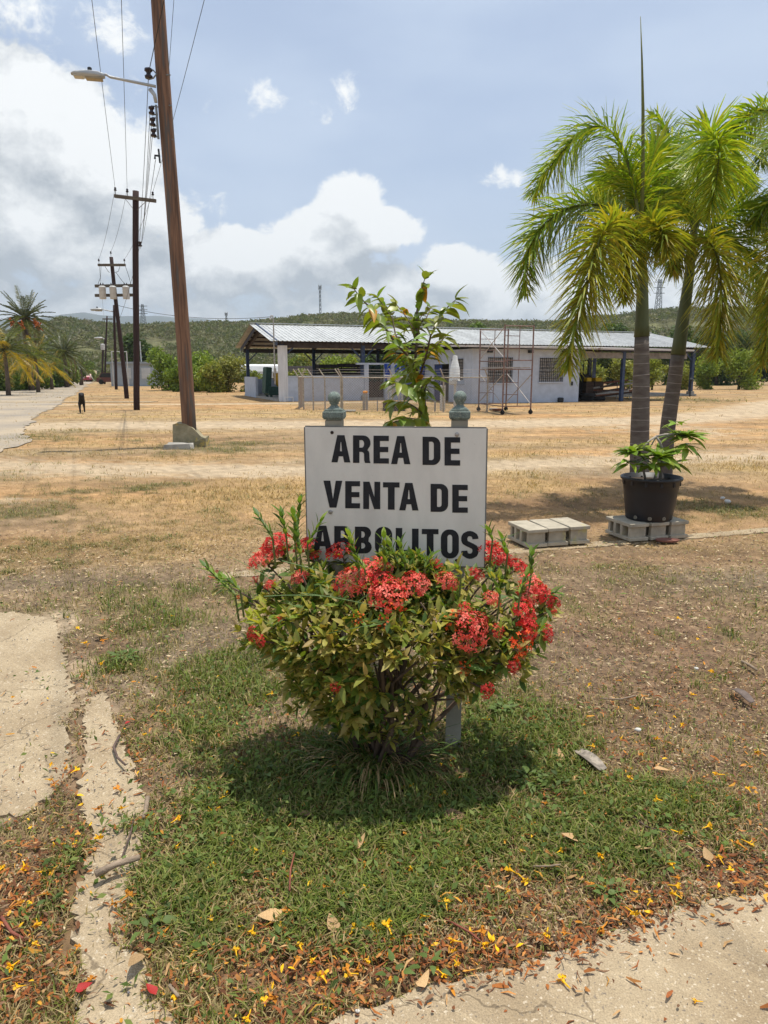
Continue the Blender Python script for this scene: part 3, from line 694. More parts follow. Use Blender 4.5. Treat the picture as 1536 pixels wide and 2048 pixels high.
# things standing in the shed
def bw(x, y, z=0): return BO + bu * x + bv * y + Vector((0, 0, z))
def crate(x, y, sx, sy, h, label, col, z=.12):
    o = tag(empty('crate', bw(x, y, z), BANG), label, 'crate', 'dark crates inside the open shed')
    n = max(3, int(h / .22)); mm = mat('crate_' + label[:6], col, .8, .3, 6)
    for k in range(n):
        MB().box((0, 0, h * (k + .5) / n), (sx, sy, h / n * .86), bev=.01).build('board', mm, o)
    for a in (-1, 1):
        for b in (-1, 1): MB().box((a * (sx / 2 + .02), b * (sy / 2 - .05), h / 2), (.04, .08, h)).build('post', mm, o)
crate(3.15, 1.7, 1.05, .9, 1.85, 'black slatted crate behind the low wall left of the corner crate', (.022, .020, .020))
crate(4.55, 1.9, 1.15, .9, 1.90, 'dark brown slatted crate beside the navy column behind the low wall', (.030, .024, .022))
def cloth(name, c, sx, sz, label, colour, seed):
    rr = np.random.default_rng(seed); nx_, nz_ = 16, 12; V = []; 
    for j in range(nz_ + 1):
        for i in range(nx_ + 1):
            u, v = i / nx_ - .5, j / nz_
            V.append((u * sx * (1 - .08 * v), .05 * math.sin(u * 22 + v * 3 + seed) + .04 * math.sin(u * 9 + v * 7), -v * sz * (1 + .07 * math.sin(u * 13 + seed))))
    F = [(j * (nx_ + 1) + i, j * (nx_ + 1) + i + 1, (j + 1) * (nx_ + 1) + i + 1, (j + 1) * (nx_ + 1) + i) for j in range(nz_) for i in range(nx_)]
    o = MB().add(V, F).build(name, mat('tarp_' + name, colour, .45, .25, 3, bump=.4, bscale=6, bdist=.03), None, True)
    o.location = c; o.rotation_euler = (0, 0, BANG)
    md = o.modifiers.new('thick', 'SOLIDIFY'); md.thickness = .01
    return tag(o, label, 'tarp')
cloth('tarpaulin', bw(xb - .12, -.12, 1.98), .34, 1.0, 'narrow blue tarpaulin hanging beside the shed doorway', (.015, .06, .33), 1)
x2 = bloc(815, 735, .3)[0]
cloth('tarpaulin', bw(x2, -.08, 1.92), 1.9, 1.1, 'wide blue tarpaulin hung behind the white instrument hutch', (.015, .05, .30), 2)
# green machine in the left bay
gm_ = tag(empty('green_machine', bw(.9, 4.2, .12), BANG + .2), 'dark green workshop machine with yellow hopper under the shed gable', 'machine')
gmat = mat('machine_green', (.030, .075, .058), .5, .3, 8)
MB().box((0, 0, .35), (1.5, .8, .5), bev=.04).build('bed', gmat, gm_)
MB().box((-.7, 0, .95), (.35, .5, 1.5), bev=.04, M=Matrix.Rotation(.08, 3, 'Y')).build('upright', gmat, gm_)
MB().lathe([(.06, .55), (.26, .95), (.28, 1.35), (.25, 1.36), (.2, 1.3)], 14).build('hopper', mat('hopper_yellow', (.55, .33, .02), .5, .2, 8), gm_)
MB().tube([(.3, 0, .6), (.7, .1, .9), (1.1, .1, .75)], .08).build('arm', gmat, gm_)
for sx in (-.6, .6):
    for sy in (-.3, .3): MB().box((sx, sy, .06), (.12, .12, .12)).build('leg', gmat, gm_)
m = MB(); bench_l, bz = bloc(575, 796, -.1)[0], 0
ft = tag(empty('white_bench_frame', bw(bench_l, -.45), BANG), 'low white pipe frame against the pale shed wall', 'bench')
MB().tube([(-.22, 0, 0), (-.22, 0, .24), (.22, 0, .24), (.22, 0, 0)], .022, 6).build('rail', mat('white_pipe', (.7, .7, .68), .5, .1, 8), ft)

# ------------------------------------------------------------------ house block with grilled windows and lean-to roof
HX0, HX1, HY0 = 8.4, 14.65, -5.8
house = tag(empty('block_house', BO, BANG), 'pale blue flat roofed block house with grilled windows behind the scaffold', 'house')
def wall_with_holes(name, L, H, holes, T, m, parent, th=.16):
    """wall in its own x-z plane split around openings (x0,x1,z0,z1)"""
    xs = sorted({0, L, *[h[0] for h in holes], *[h[1] for h in holes]}); zs = sorted({0, H, *[h[2] for h in holes], *[h[3] for h in holes]})
    b = MB()
    for i in range(len(xs) - 1):
        for j in range(len(zs) - 1):
            cx, cz = (xs[i] + xs[i + 1]) / 2, (zs[j] + zs[j + 1]) / 2
            if any(h[0] < cx < h[1] and h[2] < cz < h[3] for h in holes): continue
            b.box((cx, th / 2, cz), (xs[i + 1] - xs[i], th, zs[j + 1] - zs[j]))
    o = b.build(name, m, parent); o.matrix_local = T; return o
HH = 2.66
def win(px0, px1, py0, py1):
    a, za = bloc(px0, py1, HY0); b, zb = bloc(px1, py0, HY0); return (a - HX0, b - HX0, max(za, .3), zb)
wins = [win(975, 1024, 716, 765), win(1078, 1126, 717, 763)]
wall_with_holes('wall', HX1 - HX0, HH, wins, Matrix.Translation((HX0, HY0, 0)), white_wall, house)
s0 = bside(926, 765, HX0); s1 = bside(906, 719, HX0); d0 = bside(897, 800, HX0); d1 = bside(868, 731, HX0)
side_holes = [(-s1[0], -s0[0], s0[1], s1[1]), (-d1[0], -d0[0], 0, 1.95)]
T = Matrix.Translation((HX0, 0, 0)) @ Matrix.Rotation(-math.pi / 2, 4, 'Z')
wall_with_holes('wall', -HY0 - .16, HH, side_holes, T, white_wall, house)
MB().box((HX1 - .08, HY0 / 2 + .08, HH / 2), (.16, -HY0 - .16, HH)).build('wall', white_wall, house)
MB().box(((HX0 + HX1) / 2, .1, HH / 2), (HX1 - HX0, .16, HH)).build('wall', white_wall, house)
def grille(T, L, H, parent, nb_=12):
    w_ = empty('window', parent=parent); w_.matrix_local = T
    g_ = MB()
    nx_ = max(3, int(L / .20)); nz_ = max(3, int(H / .20))
    for i in range(nx_):
        for j in range(nz_): g_.box(((i + .5) * L / nx_, .10, (j + .5) * H / nz_), (L / nx_ * .93, .08, H / nz_ * .93), bev=.012)
    g_.build('glass_blocks', glassb, w_)
    b = MB()
    for i in range(nb_ + 1): b.box((i * L / nb_, -.06, H / 2), (.022, .022, H + .06))
    for j in range(8): b.box((L / 2, -.045, j * H / 7), (L + .06, .012, .026))
    b.build('bars', iron, w_)
    MB().box((L / 2, -.02, -.04), (L + .12, .10, .06)).build('sill', white_wall, w_)
for h in wins: grille(Matrix.Translation((HX0 + h[0], HY0, h[2])), h[1] - h[0], h[3] - h[2], house)
h = side_holes[0]; grille(T @ Matrix.Translation((h[0], 0, h[2])), h[1] - h[0], h[3] - h[2], house, 8)
h = side_holes[1]
dr = MB().box(((h[1] - h[0]) * .25, .06, .96), ((h[1] - h[0]) * .48, .05, 1.9), bev=.01).build('door', mat('navy_door', (.035, .055, .15), .5, .15, 4), house); dr.matrix_local = T @ Matrix.Translation((h[0], 0, 0))
MB().box(((h[1] - h[0]) * .46, .01, 1.0), (.03, .05, .12)).build('handle', galv, dr)
MB().box(((h[1] - h[0]) * .75, .9, .98), ((h[1] - h[0]) * .5, .05, 1.95)).build('inner_door', mat('dark_brown_door', (.045, .022, .018), .6, .2, 4), house).matrix_local = T @ Matrix.Translation((h[0], 0, 0))
# thin roof slab over house and lean-to
m = MB(); rx1 = 21.6
vs = [(HX0 - .55, HY0 - .55, HH + .05), (rx1, HY0 - .55, HH - .02), (rx1, .3, HH + .30), (HX0 - .55, .3, HH + .30)]
m.add(vs + [(x, y, z + .09) for x, y, z in vs], [(3, 2, 1, 0), (4, 5, 6, 7), (0, 1, 5, 4), (1, 2, 6, 5), (2, 3, 7, 6), (3, 0, 4, 7)])
m.build('roof_slab', mat('pale_roof_edge', (.52, .49, .46), .7, .2, 3, spots=((.25, .16, .12), 2.5, .6)), house)
for x in (9.3, 11.6, 13.6): MB().box((x, HY0 - .12, HH - .12), (.22, .2, .14)).build('wall_lamp', iron, house)
MB().box((HX0 + 4.1 + 1.0, HY0 - .1, .12), (.24, .20, .24), bev=.03).build('drain_box', iron, house)
MB().box((HX1 - .45, HY0 - .02, .95), (.10, .06, .2)).build('meter_box', iron, house)
lean = tag(empty('lean_to_frame', BO, BANG), 'navy posts and grey beam carrying the lean-to roof beside the block house', 'lean-to')
for x in (17.3, 20.5):
    MB().box((x, HY0 - .1, 1.3), (.17, .17, 2.6), bev=.01).build('post', blue_steel, lean)
for x in (17.6, 20.9): MB().box((x, HY0 + 3.2, 1.32), (.17, .17, 2.64), bev=.01).build('post', blue_steel, lean)
MB().box((18.1, HY0 - .1, HH - .27), (6.8, .10, .30)).build('beam', mat('grey_beam', (.22, .20, .18), .7, .3, 4), lean)
MB().box((18.1, HY0 + 3.2, HH - .2), (6.8, .10, .26)).build('beam', timber_d, lean)

# old tractor and scrap under the lean-to
tr = tag(empty('tractor', bw(16.2, -2.4, 0), BANG + .3), 'dark old tractor parked in the shade under the lean-to', 'tractor')
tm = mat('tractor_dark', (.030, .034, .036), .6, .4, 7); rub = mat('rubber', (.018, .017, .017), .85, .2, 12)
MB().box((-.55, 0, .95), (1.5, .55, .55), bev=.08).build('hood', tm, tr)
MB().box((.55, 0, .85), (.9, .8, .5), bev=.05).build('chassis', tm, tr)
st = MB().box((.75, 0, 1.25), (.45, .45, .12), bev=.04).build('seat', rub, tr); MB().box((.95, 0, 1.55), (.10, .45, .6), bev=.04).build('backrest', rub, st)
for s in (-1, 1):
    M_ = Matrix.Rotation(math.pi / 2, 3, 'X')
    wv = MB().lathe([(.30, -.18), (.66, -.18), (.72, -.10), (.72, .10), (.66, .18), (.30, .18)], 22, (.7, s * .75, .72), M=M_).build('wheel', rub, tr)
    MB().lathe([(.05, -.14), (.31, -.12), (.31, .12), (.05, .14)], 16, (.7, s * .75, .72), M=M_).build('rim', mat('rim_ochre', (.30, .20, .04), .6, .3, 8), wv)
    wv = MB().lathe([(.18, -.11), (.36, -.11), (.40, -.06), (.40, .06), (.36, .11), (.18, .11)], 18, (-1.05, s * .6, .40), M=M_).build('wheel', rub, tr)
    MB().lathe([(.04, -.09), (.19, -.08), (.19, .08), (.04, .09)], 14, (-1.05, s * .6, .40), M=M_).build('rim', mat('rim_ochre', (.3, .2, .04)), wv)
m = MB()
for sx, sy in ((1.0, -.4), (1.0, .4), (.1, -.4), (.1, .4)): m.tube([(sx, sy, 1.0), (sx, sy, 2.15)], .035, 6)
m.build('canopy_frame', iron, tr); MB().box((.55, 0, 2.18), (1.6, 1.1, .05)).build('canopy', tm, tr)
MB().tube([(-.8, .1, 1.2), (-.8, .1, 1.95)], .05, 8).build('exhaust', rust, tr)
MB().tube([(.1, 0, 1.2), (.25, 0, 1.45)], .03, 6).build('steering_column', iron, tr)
def scrap(x, y, label, seed, kind):
    rr = random.Random(seed); o = tag(empty('scrap_pile', bw(x, y), BANG + rr.uniform(-.3, .3)), label, 'scrap', 'scrap stored under the lean-to')
    if kind == 'beams':
        for k in range(8): MB().bar((-1.3 + rr.uniform(-.2, .2), rr.uniform(-.5, .5), .12 + .1 * k), (1.3 + rr.uniform(-.3, .3), rr.uniform(-.5, .5), .12 + .1 * k + rr.uniform(-.06, .3)), .10, .09).build('beam', [timber_d, rust, galv][k % 3], o)
    elif kind == 'tyres':
        for k in range(5): MB().lathe([(.20, -.1), (.40, -.1), (.44, 0), (.40, .1), (.20, .1)], 16, ((k % 3) * .75 - .7, rr.uniform(-.3, .3), .10 + .21 * (k // 3))).build('tyre', rub, o)
    else:
        for k in range(6): MB().box((rr.uniform(-.8, .8), rr.uniform(-.4, .4), .25 + .2 * (k // 3)), (.5, .4, .45), rr.uniform(0, 3), bev=.03).build('drum_part', [rust, tm, concrete2][k % 3], o)
scrap(15.9, -4.6, 'dark heap of tyres just right of the house corner', 3, 'tyres')
scrap(17.2, -1.2, 'heap of rusty beams lying behind the tractor', 4, 'beams')
scrap(18.6, -3.6, 'heap of leaning timber and rust brown bars beside the first navy post', 5, 'beams')
scrap(15.6, -3.3, 'jumbled rusty machine parts heaped against the house end wall', 6, 'parts')
for k, (x, y, lb) in enumerate([(17.0, -3.3, 'small yellow plastic crate left on the scrap under the lean-to'), (17.75, -3.1, 'larger yellow plastic crate on the scrap nearest the navy post')]):
    o = tag(empty('plastic_crate', bw(x, y, 1.02), BANG), lb, 'crate', 'yellow plastic crates')
    b = MB(); s_ = .30 + .08 * k
    for a in (-1, 1): b.box((a * s_ / 2, 0, .1), (.02, s_, .2)); b.box((0, a * s_ / 2, .1), (s_ - .03, .02, .2))
    b.box((0, 0, .01), (s_ - .03, s_ - .03, .02)); b.build('shell', mat('crate_yellow', (.62, .42, .01), .5, .1, 9), o)
    MB().box((0, 0, -.51), (s_ + .2, s_ + .2, 1.0), bev=.02).build('stand', timber_d, o)
rr = random.Random(4)
rail = tag(empty('pipe_railing', bw(20.2, -3.0), BANG), 'grey pipe handrail beside the end of the lean-to', 'railing')
for x in (-.9, 0, .9): MB().tube([(x, 0, 0), (x, 0, 1.05)], .025, 6).build('post', galv, rail)
for z in (.55, 1.05): MB().tube([(-.9, 0, z), (.9, 0, z)], .025, 6).build('rail', galv, rail)
MB().tube([(-2.6, .3, .2), (-1.0, .3, .95)], .03, 6).build('rail', mat('white_pipe'), rail)
pp = W(1381, 775, 46.0)
po = tag(empty('marker_post', (pp.x, pp.y, 0)), 'short dark marker post right of the last navy column', 'post')
MB().tube([(0, 0, 0), (0, 0, 1.0)], .05, 8).build('stem', iron, po); MB().blob((0, 0, 1.05), .12, 3).build('head', iron, po)

# service mast and cable on the shed's gable corner
ms = W(549, 690, 37.9); mt_ = W(549, 634, 37.9)
mast = tag(empty('service_mast', (ms.x, 37.75, 0)), 'thin steel service mast with weatherhead on the shed corner', 'mast')
MB().tube([(0, 0, .9), (0, 0, mt_.z - .1), (-.03, 0, mt_.z + .05), (-.11, 0, mt_.z + .05), (-.15, 0, mt_.z - .08)], .035, 8).build('conduit', galv, mast)
MB().blob((-.16, 0, mt_.z - .1), .07, 2).build('weatherhead', galv, mast)
MB().box((0, .05, 1.6), (.12, .12, .25)).build('meter', galv, mast)
cab0 = Vector((ms.x - .1, 37.75, mt_.z))

# ------------------------------------------------------------------ chain link enclosure
fence_m = mat('fence_wire', (.33, .30, .28), .6, .2, 20, metal=.3)
pipe_m = mat('fence_pipe', (.36, .32, .26), .6, .3, 14, spots=((.25, .12, .07), 25, .6))
FH = 1.32
def fence_run(p, q, name_label, posts, arms=True, group='chain link fence runs round the instrument plot'):
    p, q = Vector(p), Vector(q); L = (q - p).length; a = math.atan2(q.y - p.y, q.x - p.x)
    o = tag(empty('chain_link_fence', p, a), name_label, 'fence', group)
    for f in posts:
        MB().tube([(f * L, 0, 0), (f * L, 0, FH + .03)], .03, 8).build('post', pipe_m, o)
        if arms: MB().tube([(f * L, 0, FH), (f * L - .16, -.16, FH + .33)], .022, 6).build('barb_arm', pipe_m, o)
    MB().tube([(0, 0, FH), (L, 0, FH)], .022, 8).build('top_rail', pipe_m, o)
    m = MB(); step = .10; n = int((L + FH) / step)
    for sgn in (1, -1):
        for k in range(n + 1):
            x0 = k * step - (FH if sgn > 0 else 0); x1 = x0 + sgn * FH; z0, z1 = .03, FH
            if sgn < 0: x0, x1 = k * step, k * step - FH
            def clip(xa, za, xb, zb):
                if xa > xb: xa, za, xb, zb = xb, zb, xa, za
                if xb <= 0 or xa >= L: return None
                if xa < 0: za += (zb - za) * (0 - xa) / (xb - xa); xa = 0
                if xb > L: zb = za + (zb - za) * (L - xa) / (xb - xa); xb = L
                return xa, za, xb, zb
            c = clip(x0, z0, x1, z1)
            if c and abs(c[2] - c[0]) > .02: m.bar((c[0], sgn * .002, c[1]), (c[2], sgn * .002, c[3]), .0052, n=3)
    o2 = m.build('wire_mesh', fence_m, o)
    m = MB()
    for k in range(3): m.tube([(0 - .05 - .05 * k, -.05 - .05 * k, FH + .10 + .10 * k), (L * .5, -.05 - .05 * k, FH + .07 + .10 * k), (L - .05 - .05 * k, -.05 - .05 * k, FH + .10 + .10 * k)], .004, 3)
    m.build('barbed_wire', fence_m, o)
def gz(px, Y): return Vector(((px - 768) / FPX * Y * 1.0, Y, 0))
FA, FB, FC_, FD, FE = gz(600, 30.2), gz(683, 27.6), gz(978, 27.8), gz(1000, 31.8), gz(610, 33.2)
fence_run(FA, FB, 'left end run of the chain link fence in front of the low shed wall', (0, .12, .36, .64, 1))
fence_run(FB, FC_, 'long front run of the chain link fence behind the sign', (.01, .345, .685, .98))
fence_run(FA, FE, 'short back left run of the chain link fence by the shed', (.6,))
# instruments inside the enclosure
hut = tag(empty('instrument_hutch', gz(790, 29.8), .25), 'white louvred instrument hutch with sloping lid behind the sapling', 'hutch')
wp = mat('old_white_paint', (.60, .60, .56), .7, .15, 6)
for k in range(7): MB().box((0, -.30, .75 + k * .075), (.56, .03, .055), M=Matrix.Rotation(.5, 3, 'X')).build('louvre', wp, hut)
MB().box((0, .02, 1.0), (.52, .52, .55)).build('body', wp, hut)
MB().box((0, -.02, 1.36), (.80, .78, .045), M=Matrix.Rotation(.08, 3, 'Y')).build('lid', wp, hut)
for a in (-1, 1):
    for b in (-1, 1): MB().box((a * .23, b * .23, .37), (.05, .05, .74)).build('leg', wp, hut)
rg = tag(empty('beehive_gauge', gz(907, 28.8)), 'white tapered beehive gauge on a white post with tilted panel', 'gauge')
pr = []
for k in range(9):
    r_ = [.21, .21, .21, .20, .19, .165, .14, .115, .10][k]; z = 1.10 + k * .105 + .12; pr += [(r_, z), (r_ - .012, z + .085), (r_ - .012, z + .10)]
MB().lathe([(.02, 1.2)] + pr + [(.02, pr[-1][1] + .01)], 18).build('housing', mat('gauge_white', (.72, .74, .72), .5, .05, 8), rg)
MB().box((0, 0, 1.13), (.44, .36, .18), bev=.02).build('base_box', wp, rg)
MB().box((.22, -.2, 1.12), (.28, .02, .20), M=Matrix.Rotation(-.5, 3, 'X')).build('panel', mat('panel_grey', (.12, .14, .17), .3, .1, 5), rg)
MB().tube([(.02, 0, 0), (.02, 0, 1.05)], .05, 8).build('post', wp, rg)
for k, (px, Y, h_, lb) in enumerate([(881, 28.9, 1.0, 'white painted wooden stake left of the beehive gauge'), (887, 29.3, 1.0, 'thin white stake just behind its neighbour inside the fence'), (869, 28.2, .40, 'short grey peg inside the fence left of the white stakes')]):
    p = gz(px, Y); o = tag(MB().box((0, 0, h_ / 2), (.09 - .03 * (k > 1), .08, h_), bev=.008).build('stake', wp if k < 2 else concrete2), lb, 'stake', 'stakes in the fenced plot'); o.location = p
yb = tag(empty('pump_pillar', gz(731, 29.5)), 'grey concrete pillar with bright orange cap inside the fence', 'pillar')
for s in (-1, 1): MB().box((s * .06, 0, .33), (.10, .2, .66), bev=.01).build('slab', concrete2, yb)
MB().box((0, 0, .72), (.20, .24, .10), bev=.02).build('cap', mat('orange_cap', (.75, .28, .01), .5, .1, 9), yb)
tg = tag(empty('water_trough', gz(788, 28.9), .1), 'dark grey rectangular trough on the ground behind the sapling', 'trough')
b = MB(); 
for s in (-1, 1): b.box((s * .40, 0, .17), (.05, .6, .34)); b.box((0, s * .28, .17), (.76, .05, .34))
b.box((0, 0, .04), (.76, .5, .06)); b.build('basin', mat('trough_dark', (.06, .055, .05), .8, .3, 8), tg)
MB().box((0, -.01, .30), (.72, .46, .02)).build('water', mat('still_water', (.03, .035, .03), .1, .1, 3), tg)
MB().box((0, -.36, .36), (.95, .05, .05)).build('rim_rail', galv, tg)
o = tag(MB().box((0, 0, .03), (.55, .5, .06), bev=.01).build('well_cover', concrete2), 'flat grey concrete cover lying in the grass inside the fence', 'cover'); o.location = gz(698, 28.2)
o = tag(empty('small_pipe_stand', gz(755, 28.6)), 'thin grey pipe stand with tap inside the fence', 'tap'); MB().tube([(0, 0, 0), (0, 0, .45), (.08, 0, .48)], .025, 6).build('pipe', galv, o); MB().box((0, 0, .5), (.10, .05, .05)).build('tap', galv, o)
for k, (px, Y) in enumerate([(985, 29.0), (992, 28.6)]):
    o = tag(MB().box((0, 0, .05), (.32, .2, .09), .3 * k, bev=.01).build('paving_block', rust if k else concrete2), ['grey paving block on the ground beside the scaffold', 'brown paving block beside the scaffold nearest the camera'][k], 'block', 'loose blocks near the scaffold'); o.location = gz(px, Y)

# ------------------------------------------------------------------ scaffold tower
sc_m = mat('scaffold_red', (.200, .130, .112), .7, .35, 14, spots=((.12, .05, .04), 20, .58)); scg = mat('scaffold_grey', (.36, .33, .31), .55, .25, 14, metal=.3)
A = Vector((3.76, 28.5, 0)); D = Vector((4.88, 28.7, 0)); B = Vector((4.30, 26.0, 0)); Cc_ = Vector((5.38, 26.3, 0))
scaf = tag(empty('scaffold_tower', B), 'rusty red two storey rolling scaffold tower in front of the block house', 'scaffold')
def sp(p, z): return (p - B) + Vector((0, 0, z))
HS = 3.18
for p in (A, B, Cc_, D):
    MB().tube([sp(p, .17), sp(p, HS)], .028, 8).build('leg', sc_m, scaf)
    c = MB().lathe([(.02, -.03), (.075, -.03), (.085, 0), (.075, .03), (.02, .03)], 14, sp(p, .085), M=Matrix.Rotation(math.pi / 2, 3, 'X')).build('caster', rub, scaf)
    MB().box(sp(p, .15), (.05, .10, .10)).build('fork', iron, c)
for (p, q) in ((A, D), (B, Cc_)):
    for z in (.30, 1.62, 1.94, 3.14): MB().tube([sp(p, z), sp(q, z)], .022, 6).build('rail', sc_m, scaf)
    for z0 in (.30, 1.94):
        i = p.lerp(q, .52); top = z0 + (1.2 if z0 > 1 else 1.32)
        MB().tube([sp(i, z0), sp(i, top)], .016, 6).build('inner_post', sc_m, scaf)
        MB().tube([sp(i, z0 + .85), sp(p, z0 + .85)], .014, 6).build('rung', sc_m, scaf)
        MB().tube([sp(i, z0 + .42), sp(p, z0 + .42)], .014, 6).build('rung', sc_m, scaf)
for (p, q) in ((A, B), (D, Cc_)):
    for z0 in (.34, 2.0):
        if z0 > 1 and p is D: continue
        MB().tube([sp(p, z0), sp(q, z0 + 1.12)], .016, 6).build('cross_brace', scg, scaf); MB().tube([sp(p, z0 + 1.12), sp(q, z0) + Vector((.02, 0, 0))], .016, 6).build('cross_brace', scg, scaf)
MB().tube([sp(A, .30), sp(B, .30)], .02, 6).build('rail', sc_m, scaf)
pk = MB(); mid = (A + D) / 2
for k in range(2):
    MB().bar(sp(A.lerp(D, .25 + .5 * k), 1.68), sp(B.lerp(Cc_, .25 + .5 * k), 1.68), .40, .04).build('plank', scg, scaf)
# ------------------------------------------------------------------ utility poles, lamps, wires
def wood(name, c1, c2, **k): return mat(name, c1, .85, .4, 3.2, col2=c2, bump=.6, bscale=9, bdist=.02, stretch=(7, 7, .35), **k)
pole_brown = wood('pole_brown', (.255, .142, .085), (.078, .046, .034), spots=((.115, .098, .085), 1.6, .55))
pole_dark = wood('pole_dark', (.048, .026, .023), (.030, .018, .017))
arm_m = mat('crossarm', (.115, .095, .070), .85, .3, 5, stretch=(.5, 6, 6)); ins = mat('porcelain_brown', (.022, .012, .014), .25, .2, 8, spec=.5)
lamp_grey = mat('lamp_aluminium', (.42, .43, .42), .45, .1, 8, metal=.3); steel = mat('bracket_steel', (.20, .21, .21), .5, .2, 12, metal=.4)
can_m = mat('transformer_grey', (.50, .50, .48), .5, .12, 5, spots=((.33, .16, .08), 4, .62))
def spool(parent, c, axis='X', s=1.0, name='insulator'):
    M_ = {'X': Matrix.Rotation(math.pi / 2, 3, 'Y'), 'Y': Matrix.Rotation(math.pi / 2, 3, 'X'), 'Z': Matrix.Identity(3)}[axis]
    return MB().lathe([(.015 * s, -.055 * s), (.045 * s, -.055 * s), (.05 * s, -.03 * s), (.028 * s, -.012 * s), (.028 * s, .012 * s), (.05 * s, .03 * s), (.045 * s, .055 * s), (.015 * s, .055 * s)], 12, c, M=M_).build(name, ins, parent, True)
def pin_ins(parent, c):
    return MB().lathe([(.012, -.14), (.012, 0), (.05, 0), (.055, .03), (.03, .06), (.045, .08), (.035, .12), (.012, .13)], 10, c).build('insulator', ins, parent, True)
def pole_thing(base, top, r0, r1, m, label, n=14):
    o = tag(empty('utility_pole', base), label, 'utility pole', 'utility poles along the road')
    t = Vector(top) - Vector(base); N = 14; rr = random.Random(int(abs(base[1]) * 10))
    pts = [t * (i / N) + Vector((math.sin(i * .5) * .012, 0, 0)) for i in range(N + 1)]; pts[0] = Vector((0, 0, -.3))
    rd_ = [r0 + (r1 - r0) * i / N for i in range(N + 1)]
    MB().tube(pts, rd_, n, ring=lambda i, k: 1 + .03 * math.sin(k * 2.1 + i * .3)).build('shaft', m, o, True)
    return o
def luminaire(parent, a, elbow, head, s=1.0):
    """curved arm from the pole to a cobra head"""
    a, elbow, head = Vector(a), Vector(elbow), Vector(head)
    ar = MB().tube([a, a.lerp(elbow, .5), elbow, elbow.lerp(head, .5) + Vector((0, 0, .04 * s)), head], [.032 * s, .03 * s, .028 * s, .026 * s, .026 * s], 8).build('lamp_arm', lamp_grey, parent, True)
    d = (head - elbow); d.z = 0; d.normalize(); y = Vector((-d.y, d.x, 0)); vs = []; L = .62 * s; n = 9
    prof = [(-.06, .05, .05), (.0, .07, .065), (.08, .105, .085), (.25, .13, .09), (.42, .135, .07), (.55, .11, .05), (.62, .05, .025)]
    rings = 10; 
    for (x, wd, hh_) in prof:
        for k in range(rings):
            an = 2 * math.pi * k / rings; z = math.sin(an) * hh_ * s; z = z if z > 0 else z * .9
            vs.append(head + d * x * s + y * math.cos(an) * wd * s + Vector((0, 0, z)))
    fs = [(i * rings + k, i * rings + (k + 1) % rings, (i + 1) * rings + (k + 1) % rings, (i + 1) * rings + k) for i in range(len(prof) - 1) for k in range(rings)]
    fs += [tuple(range(rings)), tuple(range((len(prof) - 1) * rings, len(prof) * rings))[::-1]]
    hd = MB().add(vs, fs).build('lamp_head', lamp_grey, parent, True)
    MB().lathe([(.03 * s, .06 * s), (.045 * s, .07 * s), (.045 * s, .14 * s), (.03 * s, .15 * s)], 12, head + d * .24 * s).build('photocell', iron, hd)
    MB().box(head + d * .47 * s + Vector((0, 0, -.045 * s)), (.20 * s, .18 * s, .05 * s), math.atan2(d.y, d.x), bev=.02).build('lens', mat('lamp_lens', (.45, .42, .34), .15, .1, 6, spec=.5), hd)
    MB().box(head + d * .16 * s + Vector((0, 0, -.07 * s)), (.34 * s, .17 * s, .045 * s), math.atan2(d.y, d.x), bev=.015).build('ballast_door', mat('lamp_tan', (.34, .28, .18), .6, .15, 8), hd)
# nearest pole
PY1 = 14.75
pb = W(381, 893, PY1); ptop = W(316, 0, PY1 + .1); tdir = (ptop - Vector((pb.x, PY1, 0)))
t1 = Vector((pb.x, PY1, 0)) + tdir * 1.18
pole1 = pole_thing((pb.x, PY1, 0), t1, .148, .118, pole_brown, 'tall brown weathered pole with street lamp standing in broken concrete', 18)
b1 = Vector((pb.x, PY1, 0))
def L1(px, py, dy=0.0): return W(px, py, PY1 + dy) - b1
MB().tube([L1(312, 205, -.1), L1(309, 190, -.1), L1(300, 178, -.1)], [.03, .035, .04], 8).build('lamp_bracket', lamp_grey, pole1, True)
luminaire(pole1, L1(312, 173, -.08), L1(220, 154, -.35), L1(204, 152, -.38), .86)
rk = MB().tube([L1(312, 210, -.12), L1(317, 278, -.12)], .022, 6).build('insulator_rack', steel, pole1)
for (px, py) in ((303, 221), (305, 244), (307, 266)):
    q = L1(px, py, -.1); spool(pole1, q, 'Z', 1.15)
    MB().tube([q + Vector((0, 0, .08)), L1(316, py - 7, -.1)], .012, 6).build('rack_clip', steel, pole1); MB().tube([q - Vector((0, 0, .08)), L1(316, py + 7, -.1)], .012, 6).build('rack_clip', steel, pole1)
q = L1(297, 147, -.1); spool(pole1, q, 'Z', 1.5)
MB().tube([q + Vector((0, 0, .10)), L1(307, 141, -.1), L1(313, 148, -.1), L1(307, 156, -.1), q - Vector((0, 0, .10))], .014, 6).build('clevis', steel, pole1)
MB().tube([L1(317, 298, -.12), L1(320, 326, -.12)], .018, 6).build('bracket_strap', iron, pole1)
MB().tube([L1(320, 312, -.12), L1(310, 311, -.12), L1(310, 318, -.12)], .02, 6).build('cable_hook', iron, pole1)
for (px, py) in ((337, 150), (340, 211), (342, 279)): MB().tube([L1(px - 8, py, 0), L1(px + 4, py, 0)], .014, 6).build('step_bolt', steel, pole1)
zc = 9.0
xa1 = t1 * 0 + b1 + tdir * (zc / tdir.z) - b1
d_arm = Vector((.93, .37, 0)).normalized()
MB().bar(xa1 - d_arm * 1.25 + Vector((0, -.17, 0)), xa1 + d_arm * 1.25 + Vector((0, -.17, 0)), .10, .12).build('crossarm', arm_m, pole1)
arm1 = [b1 + xa1 + d_arm * s + Vector((0, -.17, .2)) for s in (-1.15, -.55, 1.15)]
